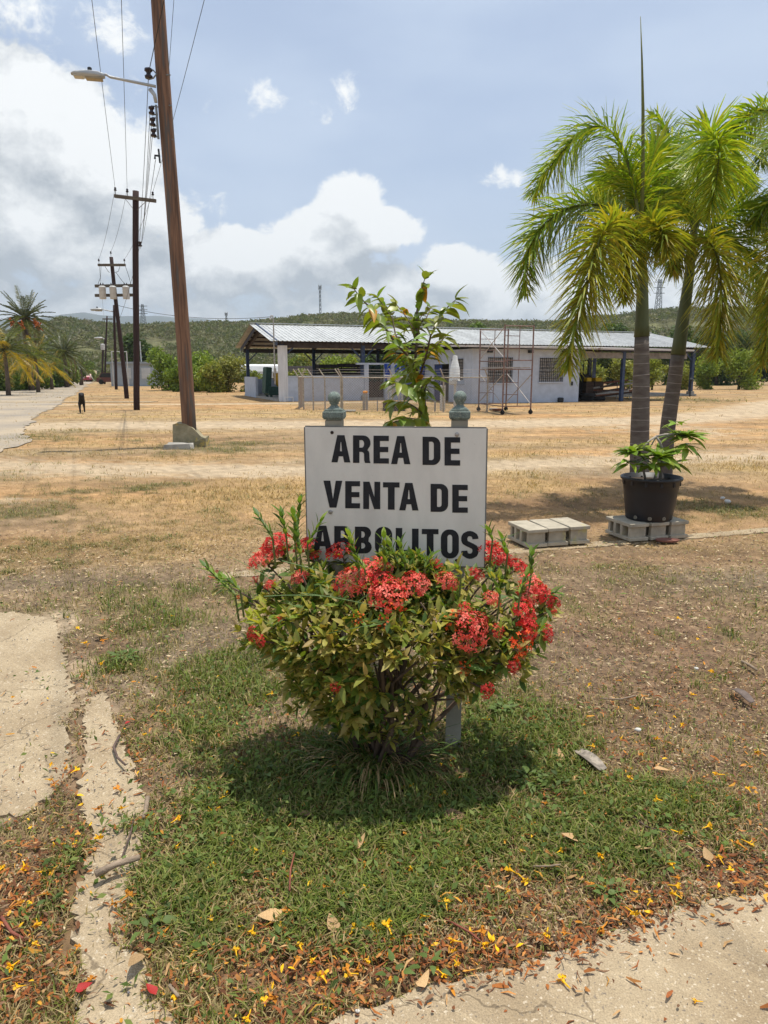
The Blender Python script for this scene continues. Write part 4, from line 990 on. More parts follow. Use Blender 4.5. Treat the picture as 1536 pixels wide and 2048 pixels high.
for a in arm1: pin_ins(pole1, a - b1 - Vector((0, 0, .06)))
# broken concrete collar and slab at its foot
def rock(name, prof, y0, y1, base, m, label, cat, seed):
    rr = random.Random(seed); vs = []; n = len(prof)
    for j, y in enumerate((y0, (y0 + y1) / 2, y1)):
        for (x, z) in prof: vs.append((x + rr.uniform(-.025, .025), y + rr.uniform(-.03, .03), max(-.05, z + rr.uniform(-.02, .02)) if z > 0 else -.05))
    fs = [(j * n + i, j * n + (i + 1) % n, (j + 1) * n + (i + 1) % n, (j + 1) * n + i) for j in range(2) for i in range(n)]
    tri = tessellate_polygon([[Vector((x, z, 0)) for x, z in prof]])
    fs += [tuple(t) for t in tri] + [tuple(i + 2 * n for i in t)[::-1] for t in tri]
    o = MB().add(vs, fs).build(name, m); o.location = base
    return tag(o, label, cat)
mossy = mat('mossy_concrete', (.36, .31, .20), .95, .3, 5, col2=(.22, .20, .12), bump=.9, bscale=18, bdist=.03, spots=((.46, .36, .12), 4, .60))
c0 = G(368, 893)
rock('concrete_collar', [(-.27, 0), (.40, 0), (.40, .20), (.30, .22), (.20, .30), (.12, .42), (.06, .43), (.0, .48), (-.20, .49), (-.24, .46)], -.16, .12, c0 + Vector((.08, .05, 0)), mossy, 'broken mossy concrete collar at the foot of the tall brown pole', 'concrete', 3)
rock('concrete_fragment', [(-.27, 0), (.30, 0), (.28, .09), (.1, .11), (-.25, .10)], -.12, .12, G(357, 897), concrete2, 'flat broken concrete slab lying before the pole collar', 'concrete', 4)

# second pole
P2 = G(273, 820); Y2 = P2.y; T2 = W(271, 382, Y2)
pole2 = pole_thing(tuple(P2), tuple(T2), .125, .115, pole_dark, 'dark slim pole with single crossarm, second along the road')
def Lp(P, px, py, dy=0.0): return W(px, py, P.y + dy) - P
a, b = Lp(P2, 229, 392, -.12), Lp(P2, 312, 402, -.12)
MB().bar(a, b, .10, .12).build('crossarm', arm_m, pole2)
i2 = [Lp(P2, 231, 388, -.12), Lp(P2, 255, 391, -.12), Lp(P2, 306, 397, -.12)]
for q in i2: pin_ins(pole2, q + Vector((0, 0, .12)))
for s, px, py in ((-1, 250, 397), (1, 293, 402)): MB().bar(Lp(P2, px, py, -.14), Lp(P2, 271 + s * 3, 420, -.14), .03, .012).build('arm_brace', arm_m, pole2)
spool(pole2, Lp(P2, 280, 488, -.1), 'Z', 1.6); 
# third pole with three transformers, leaning
P3 = G(254, 797); Y3 = P3.y
pole3 = pole_thing(tuple(P3), tuple(W(222, 514, Y3)), .135, .10, pole_dark, 'leaning dark pole carrying three grey transformers')
MB().bar(Lp(P3, 196, 530, -.15), Lp(P3, 251, 530, -.15), .11, .13).build('crossarm', arm_m, pole3)
i3 = [Lp(P3, 198, 527, -.15), Lp(P3, 222, 512, 0), Lp(P3, 249, 527, -.15)]
for q in i3: pin_ins(pole3, q + Vector((0, 0, .13)))
for y_ in (572, 591): MB().bar(Lp(P3, 190, y_, -.15), Lp(P3, 266, y_ - 1, -.15), .10, .16).build('crossarm', arm_m, pole3)
for px in (206, 227, 253):
    c = Lp(P3, px, 598, -.45)
    t = MB().lathe([(.02, 0), (.17, 0), (.185, .02), (.185, .60), (.20, .62), (.20, .66), (.12, .72), (.02, .73)], 18, c).build('transformer', can_m, pole3, True)
    for s in (-.07, .07): MB().lathe([(.015, 0), (.035, .02), (.025, .06), (.035, .09), (.02, .18)], 8, c + Vector((s, -.03, .70))).build('bushing', ins, t)
for (x0, y0, x1, y1) in ((202, 533, 196, 568), (232, 545, 252, 570), (251, 533, 262, 570), (210, 533, 219, 545), (240, 533, 229, 545)):
    MB().tube([Lp(P3, x0, y0, -.2), Lp(P3, (x0 + x1) / 2 + 2, (y0 + y1) / 2 + 4, -.2), Lp(P3, x1, y1, -.2)], .012, 4).build('jumper_wire', iron, pole3)
# poles further along
far = [(240, 779, 228, 610, .13, 'slender dark pole with a lamp arm just behind the transformer pole'), (218, 768, 214, 632, .12, 'distant dark pole with short crossarm left of the small blue building'),
       (214, 764, 205, 690, .12, 'far leaning pole low over the end of the road'), (211, 762, 210, 676, .11, 'farthest thin pole with a small lamp down the road')]
fp = []
for i, (bx, by, tx, ty, r_, lb) in enumerate(far):
    P = G(bx, by); P.y = min(P.y, 125); P = Vector(((bx - 768) / FPX * P.y, P.y, 0)); fp.append((P, W(tx, ty, P.y)))
    o = pole_thing(tuple(P), tuple(W(tx, ty, P.y)), r_ * 1.1, r_ * .8, pole_dark, lb, 8)
    if i == 0: luminaire(o, Lp(P, 226, 623), Lp(P, 205, 619), Lp(P, 203, 619), 1.6)
    if i == 1: MB().bar(Lp(P, 205, 638), Lp(P, 225, 638), .15).build('crossarm', arm_m, o)
    if i == 3: luminaire(o, Lp(P, 210, 678), Lp(P, 205, 676), Lp(P, 204, 676), 2.2)
    if i == 2: MB().lathe([(.05, 0), (.35, .05), (.35, .9), (.05, 1.0)], 10, Lp(P, 206, 700)).build('transformer', can_m, o)
# wires
wire_m = mat('wire_black', (.03, .03, .032), .6, .1, 5)
def wire(p, q, sag, label, r=.010, mid=None):
    r *= .68
    p, q = Vector(p), Vector(q); n = 20; L = []
    for i in range(n + 1):
        t = i / n; L.append(p.lerp(q, t) - Vector((0, 0, 4 * sag * t * (1 - t))))
    o = MB().tube([x - p for x in L], r, 5).build('power_line', wire_m); o.location = p
    return tag(o, label, 'power line', 'overhead wires along the road')
nm = ['left', 'middle', 'right']
for k in range(3):
    wire(arm1[k], P2 + i2[k] + Vector((0, 0, .22)), .10, f'{nm[k]} overhead wire from the tall brown pole to the second pole crossarm')
    wire(P2 + i2[k] + Vector((0, 0, .22)), P3 + i3[k] + Vector((0, 0, .22)), .25, f'{nm[k]} overhead wire between second pole and transformer pole')
back = -(P2 - b1)
for k in range(3): wire(arm1[k], arm1[k] + back * 1.3, .2, f'{nm[k]} overhead wire running from the tall pole past the camera')
rack = [b1 + L1(300, 222, -.15), b1 + L1(303, 245, -.15), b1 + L1(305, 268, -.15)]
for k in range(3): wire(rack[k], P2 + Lp(P2, 285 - 2 * k, 470 + 14 * k, -.1), .12, f'secondary cable from {["top", "middle", "bottom"][k]} spool of the rack to second pole', .009)
wire(b1 + L1(297, 147, -.15), b1 + L1(341, -60, -1.2) , 0, 'slanting black cable crossing the front of the tall pole', .011)
wire(b1 + L1(297, 150, -.15), P2 + Lp(P2, 279, 486, -.1), .1, 'long cable from the upper insulator of the tall pole to the second pole', .010)
wire(b1 + L1(337, 150, .1), b1 + L1(352, -60, .3), 0, 'thin guy wire beside the right edge of the tall pole', .007)
wire(b1 + L1(311, 320, -.15), P2 + Lp(P2, 281, 495, -.1), .1, 'low communication cable from the hook on the tall pole', .008)
wire(P2 + Lp(P2, 280, 490, -.1), P3 + Lp(P3, 238, 640, -.1), .2, 'secondary cable from second pole to the transformer pole', .012)
wire(P3 + Lp(P3, 232, 610, -.1), cab0, .35, 'black service cable sagging from transformer pole to the shed mast', .018)
wire(P3 + i3[0], fp[1][1] + Vector((-.4, 0, .1)), .4, 'overhead wire beyond the transformer pole down the road', .014)

# ------------------------------------------------------------------ towers on the ridge
def lattice(px, ytop, ybot, D, wb, wt_, label, arms=False, name='radio_mast', r=.12):
    az_ = math.atan2(px - 768, FPX); dist = D; base = Vector((dist * math.sin(az_), dist * math.cos(az_), 0))
    zt = CAMH + (HZ - ytop) / FPX * base.y * 1.02; zb = CAMH + (HZ - ybot) / FPX * base.y * .8; base.z = zb
    o = tag(empty(name, base), label, 'tower'); H = zt - zb; n = 10
    for sx in (-1, 1):
        for sy in (-1, 1): MB().tube([(sx * wb, sy * wb, 0), (sx * wt_, sy * wt_, H)], r, 4).build('leg', steel, o)
    m = MB()
    for i in range(n):
        z0, z1 = H * i / n, H * (i + 1) / n; w0 = wb + (wt_ - wb) * i / n; w1 = wb + (wt_ - wb) * (i + 1) / n
        for sy in (-1, 1): m.tube([(-w0, sy * w0, z0), (w1, sy * w1, z1)], r * .6, 3); m.tube([(w0, sy * w0, z0), (-w1, sy * w1, z1)], r * .6, 3)
    m.build('bracing', steel, o)
    if arms:
        for f in (.70, .82, .94): MB().bar((-wb * 1.6, 0, H * f), (wb * 1.6, 0, H * f), .35).build('crossarm', steel, o)
    else:
        for f in (.93, .99):
            for s in (-1, 1): MB().box((s * (wt_ + .4), 0, H * f), (.4, .4, 1.3)).build('antenna', can_m, o)
lattice(645, 584, 640, 430, .55, .35, 'tall thin antenna mast on the hill behind the shed roof', r=.14)
lattice(302, 618, 655, 520, 2.0, .5, 'pale lattice pylon on the hill right of the poles', True, 'power_pylon', .18)
lattice(1297, 573, 632, 520, 2.2, .8, 'pale lattice pylon on the ridge between the two palm trunks', True, 'power_pylon', .25)
lattice(701, 645, 672, 380, 1.3, .4, 'small lattice pylon on the slope behind the shed roof', True, 'power_pylon', .14)
lattice(463, 634, 655, 470, .5, .3, 'short thin mast on the far ridge right of the tall pole', r=.12)

# ------------------------------------------------------------------ small buildings and vehicles far left
hb = G(262, 770); hbY = 82.0; hl, hr = (232 - 768) / FPX * hbY, (318 - 768) / FPX * hbY
hut2 = tag(empty('small_building', ((hl + hr) / 2, hbY, 0), .05), 'small pale blue flat roofed building behind the dark poles', 'building')
wd = hr - hl; gw = mat('grey_blue_wall', (.36, .41, .46), .85, .1, 2)
MB().box((0, 2, 1.25), (wd, 4, 2.5)).build('wall', gw, hut2); MB().box((0, 2, 2.6), (wd + .6, 4.6, .22)).build('roof', mat('grey_blue_roof', (.30, .34, .38), .8, .1, 2), hut2)
for x in (-wd * .14, wd * .30):
    f = MB().box((x, -.03, 1.45), (1.0, .08, 1.2)).build('window', mat('shutter_white', (.55, .57, .58), .6, .1, 3), hut2)
    m = MB(); 
    for k in range(5): m.box((x, -.09, 1.0 + k * .22), (.9, .04, .05))
    m.build('louvres', mat('shutter_white'), f)
MB().tube([(-wd * .05, -1, 0), (-wd * .05, -1, 3.8), (-wd * .38, -1, 3.8), (-wd * .38, -1, 0)], .07, 6).build('pipe_frame', can_m, hut2)
MB().tube([(wd * .15, 1, 2.7), (wd * .15, 1, 5.0)], .06, 6).build('roof_pipe', can_m, hut2)
def vehicle(px, py, Y, L, H, colr, label, rz):
    p = Vector(((px - 768) / FPX * Y, Y, 0)); o = tag(empty('parked_car', p, rz), label, 'car', 'vehicles parked far down the road')
    body = mat('car_' + label[:9], colr, .35, .05, 4, spec=.5)
    prof = [(-L / 2, .3), (L / 2, .3), (L / 2, .75), (L * .30, .85), (L * .16, H), (-L * .28, H), (-L * .42, .9), (-L / 2, .8)]
    T_ = Matrix.Rotation(math.pi / 2, 4, 'X'); 
    MB().prism(prof, -.8, .8, T_).build('body', body, o)
    gl = MB().prism([(L * .26, .88), (L * .15, H - .07), (-L * .26, H - .07), (-L * .37, .92)], -.82, .82, T_).build('glass', mat('car_glass', (.02, .022, .025), .15, .05, 4, spec=.5), o)
    for sx in (-.31, .31):
        for sy in (-.78, .78):
            wv = MB().lathe([(.12, -.1), (.30, -.1), (.33, 0), (.30, .1), (.12, .1)], 14, (sx * L, sy, .33), M=Matrix.Rotation(math.pi / 2, 3, 'X')).build('wheel', rub, o)
    for sy in (-.5, .5): MB().box((L / 2 + .01, sy, .65), (.05, .3, .14)).build('headlight', can_m, o)
vehicle(10, 775, 66, 4.4, 1.45, (.10, .11, .13), 'dark grey car parked under the yellowing coconut palm', .2)
vehicle(182, 759, 122, 3.8, 1.3, (.30, .04, .06), 'red car at the far end of the road', -1.1)
vehicle(196, 757, 128, 4.4, 1.9, (.48, .38, .25), 'tan truck standing behind the red car at the far road end', -1.3)
vehicle(226, 768, 96, 2.8, 1.5, (.12, .035, .03), 'dull red van beside the small blue building', .3)
# white covered trailer behind the shed's open bay
tl = tag(empty('white_trailer', W(530, 760, 62) * 1.0, .12), 'long white rounded trailer behind the shed gable end', 'trailer'); tl.location.z = 0
prof = [(-.9, 1.05), (.9, 1.05), (.95, 1.6), (.8, 2.05), (.5, 2.2), (-.5, 2.2), (-.8, 2.05), (-.95, 1.6)]
MB().prism(prof, -2.0, 1.95, Matrix.Rotation(math.pi / 2, 4, 'Z') @ Matrix.Rotation(math.pi / 2, 4, 'X')).build('shell', mat('trailer_white', (.72, .73, .73), .5, .06, 2), tl)
MB().box((0, 0, .95), (3.6, 1.6, .16)).build('chassis', iron, tl)
for sx in (-.5, .5):
    for sy in (-.85, .85): MB().lathe([(.1, -.1), (.38, -.1), (.42, 0), (.38, .1), (.1, .1)], 14, (sx, sy, .42), M=Matrix.Rotation(math.pi / 2, 3, 'X')).build('wheel', rub, tl)
# grey block wall behind the shed
wl = tag(empty('block_wall', (W(640, 750, 66).x, 66, 0), .2), 'long dark grey block wall behind the open shed', 'wall'); 
for k in range(7):
    for j in range(9): MB().box((j * 1.0 - 4 + (k % 2) * .5, 0, .15 + k * .3), (.985, .2, .285), bev=.008).build('block', mat('dark_block', (.12, .11, .11), .9, .25, 4), wl)
# ------------------------------------------------------------------ sign on two posts
SP0 = W(610, 854, 2.70); SP1 = W(973, 857, 2.63)
sdir = SP1 - SP0; sdir.z = 0; sdir.normalize(); snor = Vector((sdir.y, -sdir.x, 0))       # towards the camera
def SG(px, py, off=0.0): return on_plane(px, py, SP0 + snor * off, snor)
sign = tag(empty('sign', (SG(792, 990).x, SG(792, 990).y + .05, 0)), 'white metal sign lettered AREA DE VENTA DE ARBOLITOS on two green posts', 'sign')
so = Vector(sign.location)
board_m = mat('sign_white', (.68, .655, .595), .55, .10, 7, bump=.05, spots=((.36, .32, .26), 240, .685), world_co=True, stretch=(1, 1, .45))
cor = [SG(610, 854), SG(973, 857), SG(968, 1134), SG(616, 1121)]
vs = [c - so for c in cor] + [c - so - snor * .006 for c in cor]
MB().add(vs, [(0, 3, 2, 1), (4, 5, 6, 7), (0, 1, 5, 4), (1, 2, 6, 5), (2, 3, 7, 6), (3, 0, 4, 7)]).build('board', board_m, sign)
em = MB(); ee = [c - so for c in cor]
for a, b in zip(ee, ee[1:] + ee[:1]): em.bar(a - snor * .004, b - snor * .004, .0045, .010)
em.build('board_edge', mat('sign_edge', (.16, .16, .15), .6, .2, 20), sign)
def arc(cx, cy, rx, ry, a0, a1, n=7): return [(cx + rx * math.cos(R(a0 + (a1 - a0) * i / n)), cy + ry * math.sin(R(a0 + (a1 - a0) * i / n))) for i in range(n + 1)]
def glyph(ch, w_, h):
    sv, sh = 44, 36
    if ch == 'A': return [[(0, 0), (42, 0), (50, 42), (w_ - 50, 42), (w_ - 42, 0), (w_, 0), (w_ * .69, h), (w_ * .31, h)], [(58, 78), (w_ - 58, 78), (w_ * .5 + 2, h - 48), (w_ * .5 - 2, h - 48)]]
    if ch == 'V': return [[(0, h), (47, h), (w_ / 2 + 1, 62), (w_ - 45, h), (w_, h), (w_ * .69, 0), (w_ * .33, 0)]]
    if ch == 'E': return [[(0, 0), (w_, 0), (w_, sh), (sv, sh), (sv, h * .41), (w_ * .96, h * .41), (w_ * .96, h * .41 + sh), (sv, h * .41 + sh), (sv, h - sh), (w_, h - sh), (w_, h), (0, h)]]
    if ch == 'T': k = w_ / 2; return [[(k - 23, 0), (k + 23, 0), (k + 23, h - sh), (w_, h - sh), (w_, h), (0, h), (0, h - sh), (k - 23, h - sh)]]
    if ch == 'L': return [[(0, 0), (w_, 0), (w_, sh), (sv, sh), (sv, h), (0, h)]]
    if ch == 'I': return [[(0, 0), (w_, 0), (w_, h), (0, h)]]
    if ch == 'N': return [[(0, 0), (40, 0), (40, h * .56), (w_ - 42, 0), (w_, 0), (w_, h), (w_ - 40, h), (w_ - 40, h * .44), (43, h), (0, h)]]
    if ch == 'D': return [[(0, 0)] + arc(w_ - 52, 52, 52, 52, -90, 0) + arc(w_ - 52, h - 52, 52, 52, 0, 90) + [(0, h)], [(sv, sh - 2)] + arc(w_ - 62, 50, 17, 17, -90, 0) + arc(w_ - 62, h - 50, 17, 17, 0, 90) + [(sv, h - sh + 2)]]
    if ch == 'O': return [arc(55, 55, 55, 58, 180, 270) + arc(w_ - 55, 55, 55, 58, -90, 0) + arc(w_ - 55, h - 55, 55, 58, 0, 90) + arc(55, h - 55, 55, 58, 90, 180),
                          arc(62, 52, 17, 20, 180, 270) + arc(w_ - 62, 52, 17, 20, -90, 0) + arc(w_ - 62, h - 52, 17, 20, 0, 90) + arc(62, h - 52, 17, 20, 90, 180)]
    if ch == 'B': return [[(0, 0)] + arc(w_ - 42, 46, 44, 46, -90, 60) + arc(w_ - 46, h - 44, 44, 44, -50, 90) + [(0, h)], [(sv, 34)] + arc(w_ - 58, 55, 15, 19, -90, 90) + [(sv, 76)], [(sv, h - 78)] + arc(w_ - 60, h - 56, 15, 22, -90, 90) + [(sv, h - 33)]]
    if ch == 'R': return [[(0, 0), (sv, 0), (sv, 76), (sv + 12, 76)] + arc(sv + 14, 58, 18, 18, 90, 10, 4) + [(sv + 32, 20), (sv + 38, 0), (w_, 0), (w_ - 6, 18), (w_ - 8, 60)] + arc(w_ - 34, 66, 26, 26, 0, 60, 4) + arc(w_ - 48, h - 52, 48, 52, -48, 90) + [(0, h)], [(sv, h - 84)] + arc(w_ - 60, h - 58, 16, 26, -90, 90) + [(sv, h - 33)]]
    if ch == 'S':
        cl = arc(w_ / 2, h - 52, w_ / 2 - 22, 34, -5, 180, 10) + arc(w_ / 2, h - 60, w_ / 2 - 22, 30, 190, 240, 4) + [(w_ / 2, h / 2)] + arc(w_ / 2, 60, w_ / 2 - 22, 30, 60, 10, 4) + arc(w_ / 2, 52, w_ / 2 - 22, 34, 0, -185, 10)
        Lp_, Rp_ = [], []
        for i, (x, y) in enumerate(cl):
            a = cl[max(i - 1, 0)]; b = cl[min(i + 1, len(cl) - 1)]; dx, dy = b[0] - a[0], b[1] - a[1]; q = math.hypot(dx, dy) + 1e-9
            hw = 21 if abs(dx) < abs(dy) else 18
            Lp_.append((x - dy / q * hw, y + dx / q * hw)); Rp_.append((x + dy / q * hw, y - dx / q * hw))
        return [Lp_ + Rp_[::-1]]
ink = mat('sign_black', (.017, .018, .022), .6, .3, 40, bump=0, spots=((.09, .09, .09), 90, .72))
# rows: letter, left, right, top, bottom in an enlarged view of the sign (x = 580 + u/3.414, y = 540 + v/3.414)
ROWS = [[('A', 283, 412, 1127, 1313), ('R', 430, 550, 1129, 1317), ('E', 570, 675, 1131, 1321), ('A', 690, 822, 1133, 1325), ('D', 905, 1027, 1138, 1331), ('E', 1055, 1162, 1141, 1335)],
        [('V', 228, 357, 1438, 1622), ('E', 377, 478, 1441, 1627), ('N', 500, 616, 1445, 1632), ('T', 635, 748, 1449, 1636), ('A', 746, 877, 1453, 1641), ('D', 960, 1080, 1460, 1651), ('E', 1108, 1214, 1466, 1657)],
        [('A', 155, 290, 1745, 1925), ('R', 302, 418, 1748, 1930), ('B', 443, 556, 1752, 1935), ('O', 580, 698, 1756, 1940), ('L', 722, 815, 1761, 1945), ('I', 833, 878, 1766, 1950), ('T', 900, 1014, 1768, 1955), ('O', 1030, 1153, 1774, 1966), ('S', 1168, 1288, 1781, 1972)]]
for row in ROWS:
    for (ch, u0, u1, v0, v1) in row:
        loops = glyph(ch, u1 - u0, 190.0); allp = [p for lp in loops for p in lp]; skew = .0095
        P3d = []
        for (x, y) in allp:
            u = u0 + x; v = v1 + (v0 - v1) * y / 190.0 + x * skew
            P3d.append(SG(580 + u / 3.414, 540 + v / 3.414, .0012) - so)
        tri = tessellate_polygon([[Vector((x, y, 0)) for x, y in lp] for lp in loops])
        MB().add(P3d, [tuple(t) for t in tri]).build('letter', ink, sign)
post_m = mat('post_green_paint', (.150, .190, .168), .8, .35, 60, bump=.6, bscale=260, bdist=.004, spots=((.32, .33, .28), 230, .55))
post_p = mat('post_board_grey', (.275, .262, .210), .8, .25, 6, bump=.2, bscale=60)
for (px, pyb, nm_) in ((669, 1480, 'l'), (919, 1497, 'r')):
    c = SG(px, 850, -.038) - so; k = SG(px, 850, -.038); ztop = k.z
    a_ = math.atan2(sdir.y, sdir.x); sc_ = k.y / FPX
    post = MB().box((c.x, c.y, (ztop + .022) / 2 - .1), (.062, .062, ztop + .022 + .2), a_, bev=.004).build('post', post_p, sign)
    f = MB(); w0 = .040 * .98
    for (z0, z1, hw) in ((.0165, .0205, .036), (.0205, .047, w0), (.047, .050, w0 - .004), (.050, .054, .032)): f.box((c.x, c.y, ztop + .006 + (z0 + z1) / 2), (hw * 2, hw * 2, z1 - z0 - .0002), a_, bev=.003)
    fin = f.build('post_cap', post_m, post)
    rb = .0245; zb = ztop + .060
    pr = [(.029, -.002), (.027, .003), (.019, .008), (.0140, .014), (.0130, .018), (.0175, .0205), (.0170, .024)]
    for i in range(1, 15):
        th = math.pi * (.22 + .78 * i / 14); pr.append((max(.0006, rb * math.sin(th)), .024 + rb * .76 - rb * math.cos(th)))
    MB().lathe(pr, 22, (c.x, c.y, zb)).build('ball_finial', post_m, post, True)
bolt_m = mat('bolt_steel', (.36, .34, .32), .45, .2, 30, metal=.6); hole_m = mat('bolt_hole', (.035, .022, .018), .8, .2, 30)
for (px, py, m_, nm_) in ((664, 865, hole_m, 'bolt_hole'), (914, 869, bolt_m, 'bolt'), (661, 1024, bolt_m, 'bolt'), (913, 1121, hole_m, 'bolt_hole')):
    c = SG(px, py, .001) - so; M_ = Matrix((sdir, Vector((0, 0, 1)), snor)).transposed()
    MB().lathe([(.0085, 0), (.0085, .0022), (.0055, .003), (.005, .0055), (.003, .006)] if m_ is bolt_m else [(.0065, 0), (.0063, .0006), (.003, .0008)], 14, c, M=M_).build(nm_, m_, sign)

# ------------------------------------------------------------------ leaf helpers
def leaf_mesh(name, L, Wd, m, fold=.25, bend=.25, tipw=.55, attr=None, seg=5):
    """one folded, arched leaf along +X from the origin"""
    vs = []; 
    for i in range(seg + 1):
        t = i / seg; hw = Wd / 2 * (math.sin(math.pi * min(1, t ** tipw * .98 + .02)) ** .8) if 0 < i < seg else .0006
        x = L * t; z = -bend * L * t * t
        vs += [(x, -hw, z + fold * hw), (x, 0, z), (x, hw, z + fold * hw)]
    fs = []
    for i in range(seg): b = i * 3; fs += [(b, b + 3, b + 4, b + 1), (b + 1, b + 4, b + 5, b + 2)]
    mb = MB().add(vs, fs); return mb.mesh(name, m, True)
def leaf_np(L, Wd, fold=.25, bend=.25, seg=3, tipw=.8):
    vs = []
    for i in range(seg + 1):
        t = i / seg; hw = Wd / 2 * math.sin(math.pi * min(1, t ** tipw * .96 + .03)) ** .8; x = L * t; z = -bend * L * t * t
        vs += [(x, -hw, z + fold * hw), (x, 0, z), (x, hw, z + fold * hw)]
    fs = []
    for i in range(seg): b = i * 3; fs += [(b, b + 3, b + 4, b + 1), (b + 1, b + 4, b + 5, b + 2)]
    return np.array(vs), np.array(fs)
def frame_from(d, up=Vector((0, 0, 1)), roll=0.0):
    d = Vector(d).normalized(); y = up.cross(d)
    if y.length < 1e-4: y = Vector((0, 1, 0))
    y.normalize(); z = d.cross(y); M_ = Matrix((d, y, z)).transposed()
    return M_ @ Matrix.Rotation(roll, 3, 'X')

# ------------------------------------------------------------------ flowering bush in front of the sign
BC = Vector((.02, 2.56, .535))
bush = tag(empty('flowering_bush', (BC.x, BC.y, 0)), 'bush with red flower heads and olive leaves growing under the white sign', 'bush'); bo = Vector(bush.location)
def bush_r(dx, dy, dz):
    """radius of the crown along a direction"""
    a = np.arctan2(dy, dx)
    rx = .585 + .05 * np.sin(3 * a + 1) + .03 * np.sin(7 * a)
    rz = np.where(dz > 0, .265, .315)
    k = 1 / np.sqrt((dx / rx) ** 2 + (dy / .36) ** 2 + (dz / rz) ** 2)
    return k
stem_m = mat('bush_stem', (.115, .080, .055), .85, .3, 30); rb_ = random.Random(12)
for i in range(15):
    a = 2 * math.pi * i / 15 + rb_.uniform(-.2, .2); rr_ = rb_.uniform(.2, .5)
    p0 = Vector((rb_.uniform(-.12, .12), rb_.uniform(-.06, .06), -.02)); p3 = Vector((math.cos(a) * rr_ * 1.05, math.sin(a) * rr_ * .7, rb_.uniform(.42, .78)))
    p1 = p0.lerp(p3, .35) + Vector((rb_.uniform(-.05, .05), rb_.uniform(-.04, .04), .03)); p2 = p0.lerp(p3, .7) + Vector((rb_.uniform(-.05, .05), rb_.uniform(-.05, .05), .04))
    mbr = MB().tube([p0, p1, p2, p3], [.013, .010, .007, .004], 7)
    for s in range(3):
        q = [p1, p2, p2][s]; e = q + Vector((rb_.uniform(-.2, .2), rb_.uniform(-.18, .12), rb_.uniform(.08, .25)))
        mbr.tube([q, q.lerp(e, .5) + Vector((0, 0, .02)), e], [.006, .005, .003], 5)
    mbr.build('branch', stem_m, bush, True)
# whorls of leaves on the crown's shell
nW = 2500
d = rng.normal(size=(nW, 3)); d /= np.linalg.norm(d, axis=1)[:, None]
d[:, 1] = np.where(rng.random(nW) < .35, -np.abs(d[:, 1]), d[:, 1])
lump = fbm(d[:, 0] * 3.2 + 7 + d[:, 1] * 1.5, d[:, 2] * 3.2 + 3 + d[:, 1], 93, 3)
rad_ = bush_r(d[:, 0], d[:, 1], d[:, 2]) * rng.uniform(.60, 1.0, nW) ** .6 * (.80 + .42 * lump)
wp_ = d * rad_[:, None] + np.array([0, 0, BC.z])
gap = fbm(wp_[:, 0] * 6 + 3, wp_[:, 2] * 6, 91) > .40
low = wp_[:, 2] < .40
keep = gap & ~((wp_[:, 2] < .37) & (wp_[:, 0] > .13) & (wp_[:, 0] < .40)) & ~(low & (rng.random(nW) < .55)) & (wp_[:, 2] > .26)
wp_, d = wp_[keep], d[keep]
nb_ = 300; aa = rng.uniform(0, 6.28, nb_); qq = rng.uniform(.15, 1.0, nb_) ** .5; zz = rng.uniform(.13, .38, nb_)
lowp = np.stack([np.cos(aa) * qq * (.16 + .62 * (zz - .1)) * 1.25, np.sin(aa) * qq * (.10 + .5 * (zz - .1)), zz], -1)
lowp[:, 0] = np.where((lowp[:, 0] > .15), -lowp[:, 0] * .6, lowp[:, 0])
wp_ = np.concatenate([wp_, lowp]); d = np.concatenate([d, np.stack([np.cos(aa), np.sin(aa), np.full(nb_, .1)], -1)])
pal_olive = np.array([(.330, .300, .058), (.265, .260, .050), (.410, .345, .090), (.195, .225, .040), (.460, .365, .125)])
pal_fresh = np.array([(.130, .205, .030), (.095, .165, .026), (.180, .245, .034), (.075, .135, .026)])
pal_yel = np.array([(.40, .42, .045), (.32, .37, .040), (.46, .42, .06)])
LV, LF, LC = [], [], []; parts_leaf = []
lv, lf = leaf_np(1.0, .38, .25, .12)
def put_leaf(pos, dirv, L, roll, col, acc=True):
    M_ = frame_from(dirv, roll=roll); q = (np.array(M_) @ (lv * L).T).T + np.array(pos)
    LF.append(lf + sum_n[0]); sum_n[0] += len(lv); LV.append(q); LC.append(np.repeat([col], len(lv), 0))
sum_n = [0]
cand = []
for i in range(len(wp_)):
    ax = Vector(d[i]) * .8 + Vector((0, 0, .55)) + Vector(rng.normal(size=3) * .25); ax.normalize(); x_, y_, _ = basis(ax)
    X3 = wp_[i][0] * 1.0
    yel = (wp_[i][0] < -.45 and wp_[i][2] > .55) or (.28 < wp_[i][0] < .42 and wp_[i][2] > .72 and wp_[i][1] < .1)
    topf = wp_[i][2] > .70
    nl = rng.integers(4, 7); a0 = rng.uniform(0, 6.28)
    for k in range(nl):
        a = a0 + k * 2.4; sp_ = rng.uniform(.55, 1.1)
        dv = ax * math.cos(sp_) + (x_ * math.cos(a) + y_ * math.sin(a)) * math.sin(sp_)
        pal = pal_yel if (yel and rng.random() < .75) else (pal_fresh if rng.random() < (.55 if topf else .28) else pal_olive)
        cand.append((Vector(wp_[i]), dv, (.030 + .034 * rng.random() ** 1.3), rng.uniform(-.8, .8), pal[rng.integers(0, len(pal))] * rng.uniform(.8, 1.2)))
